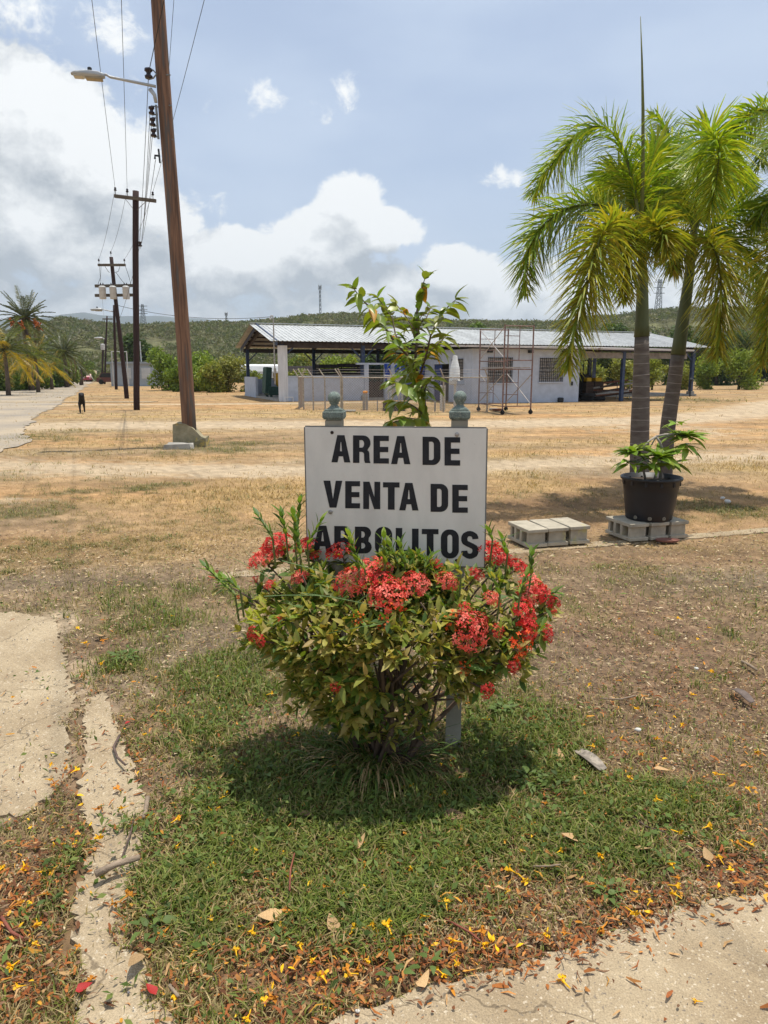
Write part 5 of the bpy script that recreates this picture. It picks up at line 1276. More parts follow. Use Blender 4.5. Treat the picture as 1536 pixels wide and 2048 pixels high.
# upright young shoots by pixel
for (px, py, px2, py2, Yd) in [(545, 1075, 518, 1035, 2.42), (572, 1070, 563, 1028, 2.44), (590, 1085, 600, 1000, 2.46), (600, 1110, 588, 1032, 2.4), (615, 1090, 640, 1045, 2.44), (718, 1140, 700, 1075, 2.3), (730, 1140, 706, 1100, 2.3),
                               (770, 1130, 768, 1078, 2.33), (810, 1130, 800, 1090, 2.36), (795, 1130, 782, 1095, 2.38), (470, 1190, 412, 1135, 2.45), (985, 1080, 978, 1062, 2.45), (1062, 1150, 1064, 1105, 2.4), (1015, 1110, 1005, 1080, 2.5),
                               (850, 1140, 862, 1112, 2.35), (922, 1150, 915, 1135, 2.28), (870, 1145, 850, 1120, 2.4), (1000, 1190, 985, 1150, 2.25), (1040, 1190, 1052, 1155, 2.25), (480, 1180, 455, 1160, 2.4), (1090, 1190, 1110, 1185, 2.45)]:
    Yd += .07; a = W(px, py, Yd) - bo; b = W(px2, py2, Yd) - bo
    MB().tube([a - Vector((0, -.05, .12)), a, b], [.004, .0035, .002], 6).build('shoot', mat('shoot_green', (.13, .16, .05), .7, .2, 20), bush)
    n = max(3, int((b - a).length / .014))
    for j in range(n + 1):
        q = a.lerp(b, j / n); t = (b - a).normalized(); x_, y_, _ = basis(t); a0 = j * 1.57
        for s in (0, math.pi):
            dv = t * .85 + (x_ * math.cos(a0 + s) + y_ * math.sin(a0 + s)) * .5
            cand.append((q, dv, rng.uniform(.036, .056), rng.uniform(-.3, .3), pal_fresh[rng.integers(0, 4)] * rng.uniform(.9, 1.4)))
# nearest leaves become parts of their own, the rest one mass
score = np.array([(c[0].y - .25 * c[0].z) + (.5 if c[1].y > .55 else 0) for c in cand]); order = np.argsort(score + rng.uniform(0, .25, len(cand)))
leafm = mat('bush_leaf', (.345, .305, .066), .5, .25, 30, bump=0, trans=.36, rnd=.30, hue=.045, spec=.35)
lmeshes = [leaf_mesh('leaf', 1.0, .40, leafm, .25, .14, .8), leaf_mesh('leaf', 1.0, .42, leafm, .2, .25, .8), leaf_mesh('leaf', 1.0, .36, leafm, .3, .05, .8)]
for r_, i in enumerate(order):
    q, dv, L, roll, col = cand[i]
    if r_ < 300:
        o = link('leaf', lmeshes[r_ % 3], None, bush); M_ = frame_from(dv, roll=roll).to_4x4() @ Matrix.Scale(L, 4); M_.translation = q; o.matrix_local = M_
    else: put_leaf(q, dv, L, roll, col)
fol = link('foliage', np_mesh('foliage', np.concatenate(LV), np.concatenate(LF), np.concatenate(LC), mat('bush_foliage', attr=True, rough=.5, var=.2, scale=30, bump=0, trans=.36, spec=.35), True), None, bush); fol['kind'] = 'stuff'
# flower heads
fl_red = [mat('flower_red', (.74, .075, .055), .55, .3, 90, bump=0, trans=.25, tcol=(1.2, .6, .4), rnd=.12), mat('flower_coral', (.80, .15, .10), .55, .3, 90, bump=0, trans=.25, tcol=(1.2, .6, .4), rnd=.12), mat('flower_orange', (.70, .085, .018), .55, .3, 90, bump=0, trans=.25, tcol=(1.2, .6, .4))]
fl_att = mat('flower_petals', attr=True, rough=.55, var=.2, scale=90, bump=0, trans=.28, tcol=(1.2, .6, .45), rnd=.10)
def head_mesh(seed, nf, m, spread=1.25):
    rr = random.Random(seed); b = MB(); tones = {0: [(.70, .050, .040), (.80, .100, .075), (.58, .030, .030)], 1: [(.82, .150, .105), (.86, .22, .16), (.72, .080, .060)], 2: [(.80, .110, .020), (.74, .070, .016), (.84, .18, .03)]}[fl_red.index(m)]
    for i in range(nf):
        u = (i + .5) / nf; th = spread * math.sqrt(u); ph = i * 2.39996 + rr.uniform(-.35, .35); r_ = rr.uniform(.84, 1.08)
        n = Vector((math.sin(th) * math.cos(ph), math.sin(th) * math.sin(ph), math.cos(th)))
        c = Vector((n.x * r_ * 1.08, n.y * r_ * 1.08, n.z * r_ * .74)); x_, y_, _ = basis(n + Vector((rr.uniform(-.5, .5), rr.uniform(-.5, .5), 0)))
        col = rr.choice(tones); dark = tuple(q * .6 for q in col)
        b.tube([c * .3, c], [.010, .016], 3, cap=False, col=dark)
        if rr.random() < .10: b.tube([c, c * 1.12], [.03, .012], 4, col=dark); continue      # still a bud
        a0 = rr.uniform(0, 6.28); pl = rr.uniform(.17, .25)
        for k in range(4):
            a = a0 + k * math.pi / 2 + rr.uniform(-.15, .15); e = x_ * math.cos(a) + y_ * math.sin(a); f = x_ * -math.sin(a) + y_ * math.cos(a); lift = n * rr.uniform(-.06, .08)
            b.add([c, c + e * pl * .55 + f * pl * .33 + lift, c + e * pl + lift * .3, c + e * pl * .55 - f * pl * .33 + lift], [(0, 1, 2, 3)], col)
    return b.mesh('flower_head', fl_att, attr=True)
def bud_mesh(seed, m):
    rr = random.Random(seed); b = MB()
    for i in range(26):
        th = rr.uniform(0, 1.15); ph = rr.uniform(0, 6.28); n = Vector((math.sin(th) * math.cos(ph), math.sin(th) * math.sin(ph), math.cos(th)))
        b.tube([n * .1, n * .8, n * 1.0], [.015, .022, .04], 4)
    return b.mesh('flower_head', m)
hm = [head_mesh(1, 66, fl_red[0], 1.4), head_mesh(2, 62, fl_red[1], 1.4), head_mesh(3, 50, fl_red[0], 1.45), head_mesh(4, 16, fl_red[2], 1.3), bud_mesh(5, fl_red[0]), head_mesh(6, 64, fl_red[1], 1.35)]
HEADS = [(550, 1083, 33, 0), (522, 1114, 34, 1), (608, 1088, 25, 0), (680, 1097, 31, 0), (597, 1153, 20, 1), (700, 1160, 34, 1), (745, 1138, 36, 5), (776, 1186, 36, 1), (828, 1165, 31, 5), (762, 1160, 26, 0), (895, 1160, 23, 1), (868, 1130, 22, 4), (990, 1104, 40, 0),
         (1008, 1118, 28, 4), (1038, 1130, 24, 0), (1068, 1168, 33, 1), (1090, 1188, 28, 0), (986, 1196, 18, 1), (945, 1266, 36, 5), (908, 1243, 20, 3), (932, 1222, 16, 0), (1052, 1228, 30, 0), (1046, 1282, 30, 3), (1040, 1300, 24, 3), (998, 1262, 14, 0), (1098, 1268, 18, 0),
         (1030, 1332, 16, 0), (976, 1382, 16, 0), (715, 1237, 13, 3), (766, 1245, 14, 3), (503, 1268, 15, 0), (520, 1282, 12, 0), (428, 1152, 17, 4), (670, 1376, 10, 0), (1112, 1202, 14, 0), (955, 1146, 16, 0), (930, 1336, 15, 3), (510, 1162, 16, 4), (538, 1168, 13, 0), (562, 1236, 11, 4), (478, 1195, 9, 4),
         (1062, 1260, 22, 0), (630, 1108, 14, 0), (560, 1100, 22, 0), (1056, 1190, 24, 1), (1105, 1222, 14, 4), (720, 1175, 20, 4), (790, 1205, 22, 3), (965, 1240, 14, 0)]
hd_leaves = []
for i, (px, py, rp, k) in enumerate(HEADS):
    # nearest point of the crown's shell under that pixel
    best = None
    for Yd in np.arange(2.16, 2.70, .015):
        p = W(px, py, Yd) - bo; v = p - Vector((0, 0, BC.z)); L_ = max(v.length, 1e-6)
        rr_ = float(bush_r(np.array(v.x / L_), np.array(v.y / L_), np.array(v.z / L_)))
        e = abs(L_ - rr_ * 1.11) + (.02 * (Yd - 2.16))
        if best is None or e < best[0]: best = (e, p, v)
    p, v = best[1], best[2]
    n = (v.normalized() * .7 + Vector((0, -.35, .75))).normalized()
    if py > 1220: n = (v.normalized() + Vector((0, -.4, .15))).normalized()
    r_ = rp * 2.4 / FPX * 1.06; o = link('flower_head', hm[k], None, bush)
    M_ = Matrix.Translation(p - n * r_ * .35) @ frame_from(basis(n)[0]).to_4x4()
    x_, y_, _ = basis(n); Rm = Matrix((x_, y_ * -1 if x_.cross(y_).dot(n) < 0 else y_, n)).transposed()
    hd_leaves.append((p - n * r_ * .55, n, r_))
    o.matrix_local = Matrix.Translation(p - n * r_ * .35) @ (Rm @ Matrix.Rotation(i * 1.3, 3, 'Z')).to_4x4() @ Matrix.Scale(r_, 4)
LV, LF, LC = [], [], []; sum_n[0] = 0; tw = MB()
for (q, n, r_) in hd_leaves:
    x_, y_, _ = basis(n); base_ = Vector((q.x * .55, q.y * .55, .42 + .3 * (q.z - .42)))
    tw.tube([base_, base_.lerp(q, .5) + Vector((0, 0, .02)), q + n * r_ * .3], [.005, .004, .003], 5)
    for k in range(15):
        a = k * 2.4; s_ = rng.uniform(.7, 1.5); dv = n * math.cos(s_) + (x_ * math.cos(a) + y_ * math.sin(a)) * math.sin(s_); pal = pal_fresh if rng.random() < .5 else pal_olive
        put_leaf(q - n * rng.uniform(0, .07) + Vector(rng.normal(size=3) * .008), dv, rng.uniform(.045, .07), rng.uniform(-.5, .5), pal[rng.integers(0, len(pal))] * rng.uniform(.8, 1.25))
tw.build('twigs', stem_m, bush, True)['kind'] = 'stuff'
link('flower_leaves', np_mesh('flower_leaves', np.concatenate(LV), np.concatenate(LF), np.concatenate(LC), MATS['bush_foliage'], True), None, bush)['kind'] = 'stuff'
# rank grass growing up through the bush and dry straw at its foot
rr = random.Random(5)
def long_blades(name, specs, m, label, cat, kind=None, parent=None):
    b = MB()
    for (p, dv, L, wd_, droop, col) in specs:
        p = Vector(p); dv = Vector(dv).normalized(); n = 7; side = dv.cross(Vector((0, 0, 1))); side = side.normalized() if side.length > .05 else Vector((1, 0, 0)); vs = []
        for i in range(n + 1):
            t = i / n; q = p + dv * L * t - Vector((0, 0, droop * L * t * t)); q.z = max(q.z, .006); w_ = wd_ * (1 - t ** 2.2) * .5 + .0004
            vs += [q - side * w_, q + Vector((0, 0, -.12 * w_)), q + side * w_]
        b.add(vs, [f for i in range(n) for f in ((i * 3, i * 3 + 1, i * 3 + 4, i * 3 + 3), (i * 3 + 1, i * 3 + 2, i * 3 + 5, i * 3 + 4))], col)
    o = b.build(name, m, parent, True, True)
    if label: tag(o, label, cat, kind=kind)
    return o
sp_ = []
for i in range(520):
    a = rr.uniform(0, 6.28); q = rr.random() ** .6
    p = (BC.x + math.cos(a) * q * .24 - .06, BC.y - .02 + math.sin(a) * q * .17, 0)
    dry = rr.random() < .45
    sp_.append((p, (math.cos(a) * rr.uniform(.2, .9), math.sin(a) * rr.uniform(.2, .9) - .1, rr.uniform(.5, 1.3)), rr.uniform(.10, .34), rr.uniform(.005, .011) * (.5 if dry else 1), rr.uniform(.4, 1.0),
                (.40, .28, .14) if dry else (.085 + rr.uniform(0, .05), .135 + rr.uniform(0, .05), .032)))
long_blades('rank_grass', sp_, grass_m, 'tangle of long grass and dry straw around the stems under the bush', 'grass', 'stuff')
sp_ = []
for (px, py, px2, py2, Yd) in [(530, 1150, 436, 1090, 2.35), (525, 1140, 480, 1082, 2.4), (600, 1130, 745, 1165, 2.2), (560, 1190, 690, 1180, 2.18), (640, 1190, 790, 1205, 2.16), (740, 1250, 640, 1260, 2.15), (560, 1160, 545, 1185, 2.2), (700, 1160, 770, 1080, 2.3), (730, 1130, 726, 1060, 2.35),
                               (640, 1130, 690, 1080, 2.35), (655, 1160, 700, 1140, 2.2), (720, 1200, 745, 1180, 2.2), (540, 1310, 455, 1352, 2.3), (520, 1290, 510, 1370, 2.35), (1000, 1080, 1060, 1050, 2.5), (820, 1480, 930, 1430, 2.3), (790, 1470, 850, 1400, 2.3)]:
    a, b = W(px, py, Yd), W(px2, py2, Yd); dv = b - a
    sp_.append((a - dv * .25, dv, dv.length * 1.25, .0075, .10, (.11, .17, .06)))
long_blades('grass_stalks', sp_, grass_m, 'long pale green grass blades arching out of the flowering bush', 'grass', 'stuff')

# ------------------------------------------------------------------ sapling behind the sign
SY = 3.55
sb = W(853, 855, SY); sapl = tag(empty('sapling', (sb.x + .02, SY, 0)), 'slender sapling with drooping glossy leaves rising behind the sign', 'sapling'); sob = Vector(sapl.location)
def Z6(u, v, dy=0.0): return W(580 + u / 3.414, 540 + v / 3.414, SY + dy) - sob
bark = mat('sapling_bark', (.105, .075, .055), .85, .3, 25, stretch=(3, 3, .6))
BR = [([(0, 0, 0), Z6(930, 1250), Z6(925, 1070), Z6(910, 880), Z6(885, 740), Z6(850, 655), Z6(790, 570, -.05), Z6(700, 470, -.1), Z6(620, 350, -.14), Z6(560, 270, -.17), Z6(500, 210, -.2), Z6(440, 135, -.22)], [.016, .014, .013, .012, .010, .008, .007, .006, .005, .004, .0035, .002]),
      ([Z6(852, 660), Z6(868, 450, .08), Z6(864, 300, .1), Z6(885, 180, .12), Z6(920, 60, .14)], [.007, .006, .005, .004, .002]),
      ([Z6(883, 740), Z6(930, 580, -.06), Z6(960, 450, -.1), Z6(1010, 340, -.12), Z6(1080, 250, -.16), Z6(1130, 205, -.18)], [.006, .005, .0045, .004, .003, .002]),
      ([Z6(910, 900), Z6(840, 830, -.1), Z6(770, 790, -.16), Z6(710, 760, -.2)], [.005, .004, .003, .002]), ([Z6(915, 1000), Z6(860, 940, .08), Z6(800, 905, .12), Z6(720, 900, .16)], [.005, .004, .003, .002]),
      ([Z6(790, 570, -.05), Z6(720, 440, .05), Z6(700, 330, .1), Z6(600, 190, .14)], [.005, .004, .003, .002]), ([Z6(868, 450, .08), Z6(800, 330, .14), Z6(730, 240, .18)], [.004, .003, .002]),
      ([Z6(864, 380, .08), Z6(930, 330, .14), Z6(960, 260, .2)], [.004, .003, .002]), ([Z6(905, 860), Z6(935, 780, -.1), Z6(960, 750, -.14)], [.004, .003, .002]), ([Z6(915, 1050), Z6(880, 1020, -.1), Z6(800, 1010, -.16), Z6(700, 1040, -.2)], [.004, .003, .003, .002]),
      ([Z6(870, 690), Z6(780, 640, .1), Z6(720, 560, .16)], [.005, .004, .002]), ([Z6(930, 580, -.06), Z6(1010, 500, .05), Z6(1060, 460, .1)], [.004, .003, .002]), ([Z6(900, 830), Z6(850, 760, .12), Z6(800, 700, .2)], [.004, .003, .002])]
slm = mat('sapling_leaf', (.195, .250, .030), .38, .2, 20, bump=0, trans=.32, rnd=.35, hue=.03, spec=.5)
sly = mat('sapling_leaf_yellow', (.52, .28, .02), .5, .3, 20, bump=0, trans=.3, tcol=(1.2, .9, .4), rnd=.2)
sl_mesh = [leaf_mesh('leaf', 1, .44, slm, .25, .40, .8), leaf_mesh('leaf', 1, .40, slm, .35, .6, .8), leaf_mesh('leaf', 1, .46, slm, .2, .3, .8)]; sly_mesh = leaf_mesh('leaf', 1, .44, sly, .4, .4, .8)
rr = random.Random(21)
for bi, (pts, rads) in enumerate(BR):
    MB().tube(pts, rads, 7).build('trunk' if bi == 0 else 'branch', bark, sapl, True)
    pts = [Vector(p) for p in pts]; seglen = [(pts[i + 1] - pts[i]).length for i in range(len(pts) - 1)]; tot = sum(seglen); start = .58 if bi == 0 else .12
    s_ = start * tot; k = 0
    while s_ < tot:
        acc = 0
        for i, l in enumerate(seglen):
            if acc + l >= s_: break
            acc += l
        t = (s_ - acc) / seglen[i]; q = pts[i].lerp(pts[i + 1], t); tn = (pts[i + 1] - pts[i]).normalized(); x_, y_, _ = basis(tn)
        side = x_ * (1 if k % 2 else -1) + Vector((0, rr.uniform(-.7, .7), 0)); dv = side * .8 + tn * .45 + Vector((0, 0, rr.uniform(-.75, .10)))
        ml = sly_mesh if rr.random() < .05 else sl_mesh[k % 3]
        o = link('leaf', ml, None, sapl); M_ = frame_from(dv, roll=rr.uniform(-.5, .5)).to_4x4() @ Matrix.Scale(rr.uniform(.065, .105), 4); M_.translation = q; o.matrix_local = M_
        k += 1; s_ += rr.uniform(.010, .016)
    for j in range(4):
        dv = (pts[-1] - pts[-2]).normalized() + Vector((rr.uniform(-.9, .9), rr.uniform(-.9, .9), rr.uniform(-.6, .3)))
        o = link('leaf', sl_mesh[j % 3], None, sapl); M_ = frame_from(dv, roll=rr.uniform(-.5, .5)).to_4x4() @ Matrix.Scale(rr.uniform(.06, .09), 4); M_.translation = pts[-1]; o.matrix_local = M_

# ------------------------------------------------------------------ concrete blocks, pot and its plant
blk = mat('cinder_block', (.39, .345, .265), .95, .2, 9, bump=.8, bscale=90, bdist=.006, spots=((.45, .40, .20), 3.0, .60), world_co=True)
def block_mesh():
    Lb, Wb, Hb = .39, .19, .19 * .84       # length along y, width along x (holes run along x), height
    b = MB(); th = .032
    b.box((0, 0, Hb - th / 2), (Wb, Lb, th), bev=.004); b.box((0, 0, th / 2), (Wb, Lb, th), bev=.004)
    for k in range(4):
        y = -Lb / 2 + .040 + k * (Lb - .080) / 3
        b.box((0, y, Hb / 2), (Wb - .002 if 0 < k < 3 else Wb - .03, .034, Hb - 2 * th + .004))
    return b.mesh('concrete_block', blk)
bm_ = block_mesh(); ba = math.atan2(ed.y, ed.x)
def place_block(px, py, rz, label, dz=0.0):
    o = link('concrete_block', bm_); p = G(px, py); o.location = (p.x, p.y, .016 + dz); o.rotation_euler = (0, 0, rz); return tag(o, label, 'concrete block', 'hollow concrete blocks on the edging')
c1 = G(1062, 1099); u1_ = Vector((math.cos(ba - .05), math.sin(ba - .05), 0)); 
for k, lb in enumerate(['left block of the empty row, its three holes facing left', 'middle block of the empty row of concrete blocks', 'right block of the empty row, nearest the flower pot']):
    o = link('concrete_block', bm_); p = c1 + u1_ * (.005 + k * .205) + Vector((0, .20, 0)); o.location = (p.x, p.y, .014 + .003 * k); o.rotation_euler = (0, 0, ba - .05 + [.03, -.02, .01][k]); tag(o, 'pale concrete ' + lb, 'concrete block', 'hollow concrete blocks on the edging')
c2 = G(1255, 1087)
for k, lb in enumerate(['left block under the pot, its three holes facing left', 'middle block carrying the black pot', 'right block under the black pot']):
    o = link('concrete_block', bm_); p = c2 + u1_ * (.06 + k * .205) + Vector((0, .20, 0)); o.location = (p.x, p.y, .014); o.rotation_euler = (0, 0, ba + [-.03, .01, .02][k]); tag(o, 'concrete ' + lb, 'concrete block', 'hollow concrete blocks on the edging')
BH = .014 + .19 * .84
pc = c2 + u1_ * .285 + Vector((0, .20, 0)); pot = tag(empty('flower_pot', (pc.x, pc.y, BH)), 'large black plastic nursery pot standing on concrete blocks', 'flower pot')
potm = mat('black_plastic', (.012, .012, .016), .45, .25, 6, bump=.08, bscale=5, spec=.45)
hp = W(1316, 952, pc.y).z - BH; rb0, rt0 = .205, .262
prof = [(.02, 0), (rb0 - .01, 0), (rb0, .012)] + [(rb0 + (rt0 - .018 - rb0) * t, .012 + (hp - .09) * t) for t in (.2, .4, .6, .8, 1.0)] + [(rt0 - .012, hp - .072), (rt0 - .006, hp - .03), (rt0 + .008, hp - .026), (rt0 + .012, hp - .008), (rt0 + .004, hp), (rt0 - .014, hp), (rt0 - .018, hp - .05), (.02, hp - .055)]
MB().lathe(prof, 40).build('body', potm, pot, True)
for k in range(12):
    a = 2 * math.pi * k / 12
    MB().box((math.cos(a) * (rt0 - .012), math.sin(a) * (rt0 - .012), hp - .052), (.014, .02, .045), a, bev=.004).build('rim_rib', potm, pot)
MB().lathe([(.01, hp - .05), (rt0 - .02, hp - .046), (rt0 - .02, hp - .045), (.01, hp - .03)], 24).build('soil', mat('potting_soil', (.05, .035, .025), .95, .4, 30), pot)
for k in range(4):
    a = -math.pi / 2 + (k - 1.5) * .62
    MB().lathe([(.018, 0), (.017, .004), (.010, .005), (.009, .001)], 12, (math.cos(a) * (rb0 + .003), math.sin(a) * (rb0 + .003), .035), M=Matrix((Vector((-math.sin(a), math.cos(a), 0)), Vector((0, 0, 1)), Vector((math.cos(a), math.sin(a), 0)))).transposed()).build('drain_hole', mat('drain_rim', (.20, .18, .14), .8, .2, 20), pot)
plum = tag(empty('potted_plant', (pc.x, pc.y, BH + hp - .05)), 'leafy green plant with bare grey forked branch growing in the black pot', 'plant'); plo = Vector(plum.location)
def PP(px, py, dy=0.0): return W(px, py, pc.y + dy) - plo
gbark = mat('grey_bark', (.30, .27, .23), .85, .2, 20)
for (pts, rads) in [([(.08, 0, 0), PP(1326, 900), PP(1320, 885), PP(1312, 873)], [.016, .014, .012, .011]), ([PP(1312, 873), PP(1298, 882, -.05), PP(1280, 903, -.1)], [.010, .008, .007]), ([PP(1312, 873), PP(1330, 869, .02), PP(1352, 868, .04), PP(1372, 872, .06)], [.011, .010, .009, .008]), ([PP(1312, 874), PP(1300, 895, .05)], [.008, .006]), ([(-.05, 0, 0), PP(1285, 930, -.05), PP(1268, 915, -.08)], [.012, .010, .009]), ([(.0, -.05, 0), PP(1318, 930, -.1)], [.012, .010])]:
    MB().tube(pts, rads, 8).build('branch', gbark, plum, True)
plm = mat('plant_leaf', (.210, .300, .036), .38, .2, 15, bump=0, trans=.32, rnd=.25, hue=.02, spec=.5)
pl_mesh = [leaf_mesh('leaf', 1, .36, plm, .2, .30, .8), leaf_mesh('leaf', 1, .38, plm, .2, .5, .8), leaf_mesh('leaf', 1, .34, plm, .2, .15, .8)]; rr = random.Random(8)
for (px, py, dy, n, Ls, upw) in [(1266, 905, -.08, 20, .15, .35), (1318, 915, -.12, 22, .17, .45), (1340, 930, -.02, 12, .15, .25), (1350, 872, .04, 10, .13, .2), (1378, 872, .06, 16, .15, .0), (1372, 890, .02, 10, .14, -.1), (1352, 848, .06, 6, .11, .5), (1255, 925, -.1, 9, .13, -.1), (1302, 930, -.15, 8, .14, .0)]:
    q = PP(px, py, dy)
    for k in range(int(n * 1.5)):
        a = k * 2.4 + rr.uniform(-.3, .3); e = rr.uniform(-.35, .55) + upw * .6; dv = Vector((math.cos(a) * math.cos(e), math.sin(a) * math.cos(e), math.sin(e)))
        o = link('leaf', pl_mesh[k % 3], None, plum); M_ = frame_from(dv, roll=rr.uniform(-.4, .4)).to_4x4() @ Matrix.Scale(Ls * rr.uniform(.9, 1.45), 4); M_.translation = q + Vector((rr.uniform(-.015, .015), rr.uniform(-.015, .015), rr.uniform(-.02, .02))); o.matrix_local = M_
o = tag(MB().lathe([(.02, 0), (.20, .004), (.215, .02), (.21, .021), (.19, .01), (.02, .008)], 24).build('clay_saucer_shard', mat('terracotta', (.22, .10, .075), .85, .2, 10)), 'reddish clay saucer shard lying before the blocks under the pot', 'shard')
p = G(1345, 1092); o.location = (p.x, p.y + .12, .012); o.scale = (.5, .3, 1)
# ------------------------------------------------------------------ foxtail palms on the right
def spline(pts, n):
    pts = [Vector(p) for p in pts]; P = [pts[0] * 2 - pts[1]] + pts + [pts[-1] * 2 - pts[-2]]; out = []
    L = [(pts[i + 1] - pts[i]).length for i in range(len(pts) - 1)]; tot = sum(L)
    for k in range(n + 1):
        s = tot * k / n; i = 0
        while i < len(L) - 1 and s > L[i]: s -= L[i]; i += 1
        t = min(1, s / max(L[i], 1e-6)); a, b, c, d = P[i], P[i + 1], P[i + 2], P[i + 3]
        out.append(.5 * ((2 * b) + (-a + c) * t + (2 * a - 5 * b + 4 * c - d) * t * t + (-a + 3 * b - 3 * c + d) * t ** 3))
    return out
frond_m = mat('palm_leaflet', attr=True, rough=.40, var=.2, scale=20, bump=0, trans=.42, spec=.5, tcol=(1.3, 1.25, .35))
rach_m = mat('palm_rachis', (.14, .15, .045), .7, .2, 20)
def frond(parent, pts, Lmax, mode='fox', stations=70, wl=.022, seed=0, tone=None, bare=.14, r0=.016, droop=.35, name='frond'):
    """rachis along pts (parent space) with leaflets; fox = all round the rachis, pinnate = two ranks"""
    r = np.random.default_rng(seed); P = spline(pts, stations); n = len(P)
    fr = MB().tube(P[::3] + ([P[-1]] if (n - 1) % 3 else []), [max(.002, r0 * (1 - i / (n / 3.0)) + .003) for i in range(len(P[::3] + ([P[-1]] if (n - 1) % 3 else [])))], 6).build(name, rach_m, parent, True)
    V, C = [], []
    tones = np.array(tone if tone is not None else [(.175, .275, .034), (.135, .225, .032), (.245, .330, .038), (.350, .375, .042)])
    for i in range(int(n * bare), n):
        t = i / (n - 1); tn = (P[min(i + 1, n - 1)] - P[max(i - 1, 0)]).normalized(); x, y, _ = basis(tn)
        u = (t - bare) / (1 - bare); prof = min(1.0, .45 + 2.2 * u) * (1 - .62 * max(0, u - .55) / .45)
        if mode == 'fox': angs = [2 * math.pi * k / 7 + r.uniform(-.4, .4) + i * .45 for k in range(7)]
        else: angs = [r.uniform(-.25, .25) + .25, math.pi - .25 + r.uniform(-.25, .25)]
        for a in angs:
            rd_ = x * math.cos(a) + y * math.sin(a)
            lean = r.uniform(.35, .75) if mode == 'fox' else r.uniform(.5, .8)
            dv = (rd_ + tn * lean).normalized(); L = Lmax * prof * r.uniform(.72, 1.08); sd_ = dv.cross(tn); sd_ = (sd_.normalized() if sd_.length > .01 else x) * wl * .5 * r.uniform(.7, 1.2)
            p0 = P[i]; g_ = Vector((0, 0, -1)); p1 = p0 + dv * L * .5 + g_ * L * droop * .22; p2 = p0 + dv * L * .93 + g_ * L * droop * r.uniform(.6, 1.1)
            V += [p0 - sd_ * .5, p0 + sd_ * .5, p1 + sd_, p1 - sd_, p2 + sd_ * .15, p2 - sd_ * .15]; c = tones[r.integers(0, len(tones))] * r.uniform(.75, 1.25); C += [c] * 6
    m_ = len(V) // 6; b = (np.arange(m_) * 6)[:, None]; F = np.concatenate([b + [0, 1, 2, 3], b + [3, 2, 4, 5]], 0)
    link('leaflets', np_mesh('leaflets', np.array([tuple(v) for v in V]), F, np.array(C), frond_m), None, fr)
    return fr
trunk_m = mat('palm_trunk_grey', (.165, .143, .122), .85, .25, 6, bump=.5, bscale=22, stretch=(1, 1, 3), col2=(.100, .078, .066)); shaft_m = mat('crownshaft_green', (.085, .100, .042), .6, .2, 5, stretch=(3, 3, .5)); scar_m = mat('trunk_scar', (.27, .24, .21), .9, .2, 20)
def fox_palm(base, tpts, trad, label, shaft_from, fronds, Yc, seed, scars):
    o = tag(empty('foxtail_palm', base), label, 'palm', 'foxtail palms beside the pot'); ob = Vector(base)
    P = spline([Vector(p) - ob for p in tpts], 24); n = len(P); R_ = [np.interp(i / (n - 1), np.linspace(0, 1, len(trad)), trad) for i in range(n)]
    k = int(n * shaft_from)
    tk = MB().tube(P[:k + 1], R_[:k + 1], 20).build('trunk', trunk_m, o, True)
    for i, f in enumerate(scars):
        q = f * k; j = int(q); c = P[j].lerp(P[j + 1], q - j); rr_ = np.interp(q, range(n), R_); t_ = (P[j + 1] - P[j]).normalized()
        tilt = Vector((.06 * math.sin(i * 2.1), .06 * math.cos(i * 1.7), 0)); t2 = (t_ + tilt).normalized()
        MB().tube([c - t2 * .004, c, c + t2 * .004], [rr_ * 1.004, rr_ * 1.03, rr_ * 1.004], 20, cap=False).build('leaf_scar', scar_m, tk)
    sh_r = [r_ * (1.12 if i == 0 else 1.05) for i, r_ in enumerate(R_[k:])]
    MB().tube(P[k:], sh_r, 16).build('crownshaft', shaft_m, o, True)
    for j, f in enumerate(fronds):
        pts = [W(1000 + u / 2.767, 20 + v / 2.767, Yc + dy) - ob for (u, v, dy) in f['p']]
        frond(o, pts, f.get('L', .36) * 1.40, 'fox', int(f.get('n', 62) * 1.25), .021, seed * 40 + j, f.get('tone'), f.get('bare', .12))
    return o, ob
OLIVE = [(.220, .275, .034), (.290, .315, .040), (.360, .350, .044), (.170, .230, .032), (.33, .28, .04)]
BRIGHT = [(.220, .335, .034), (.300, .390, .038), (.420, .450, .044), (.160, .270, .034)]
Y1 = 8.0; b1p = W(1281, 1011, Y1); b1p.z = 0
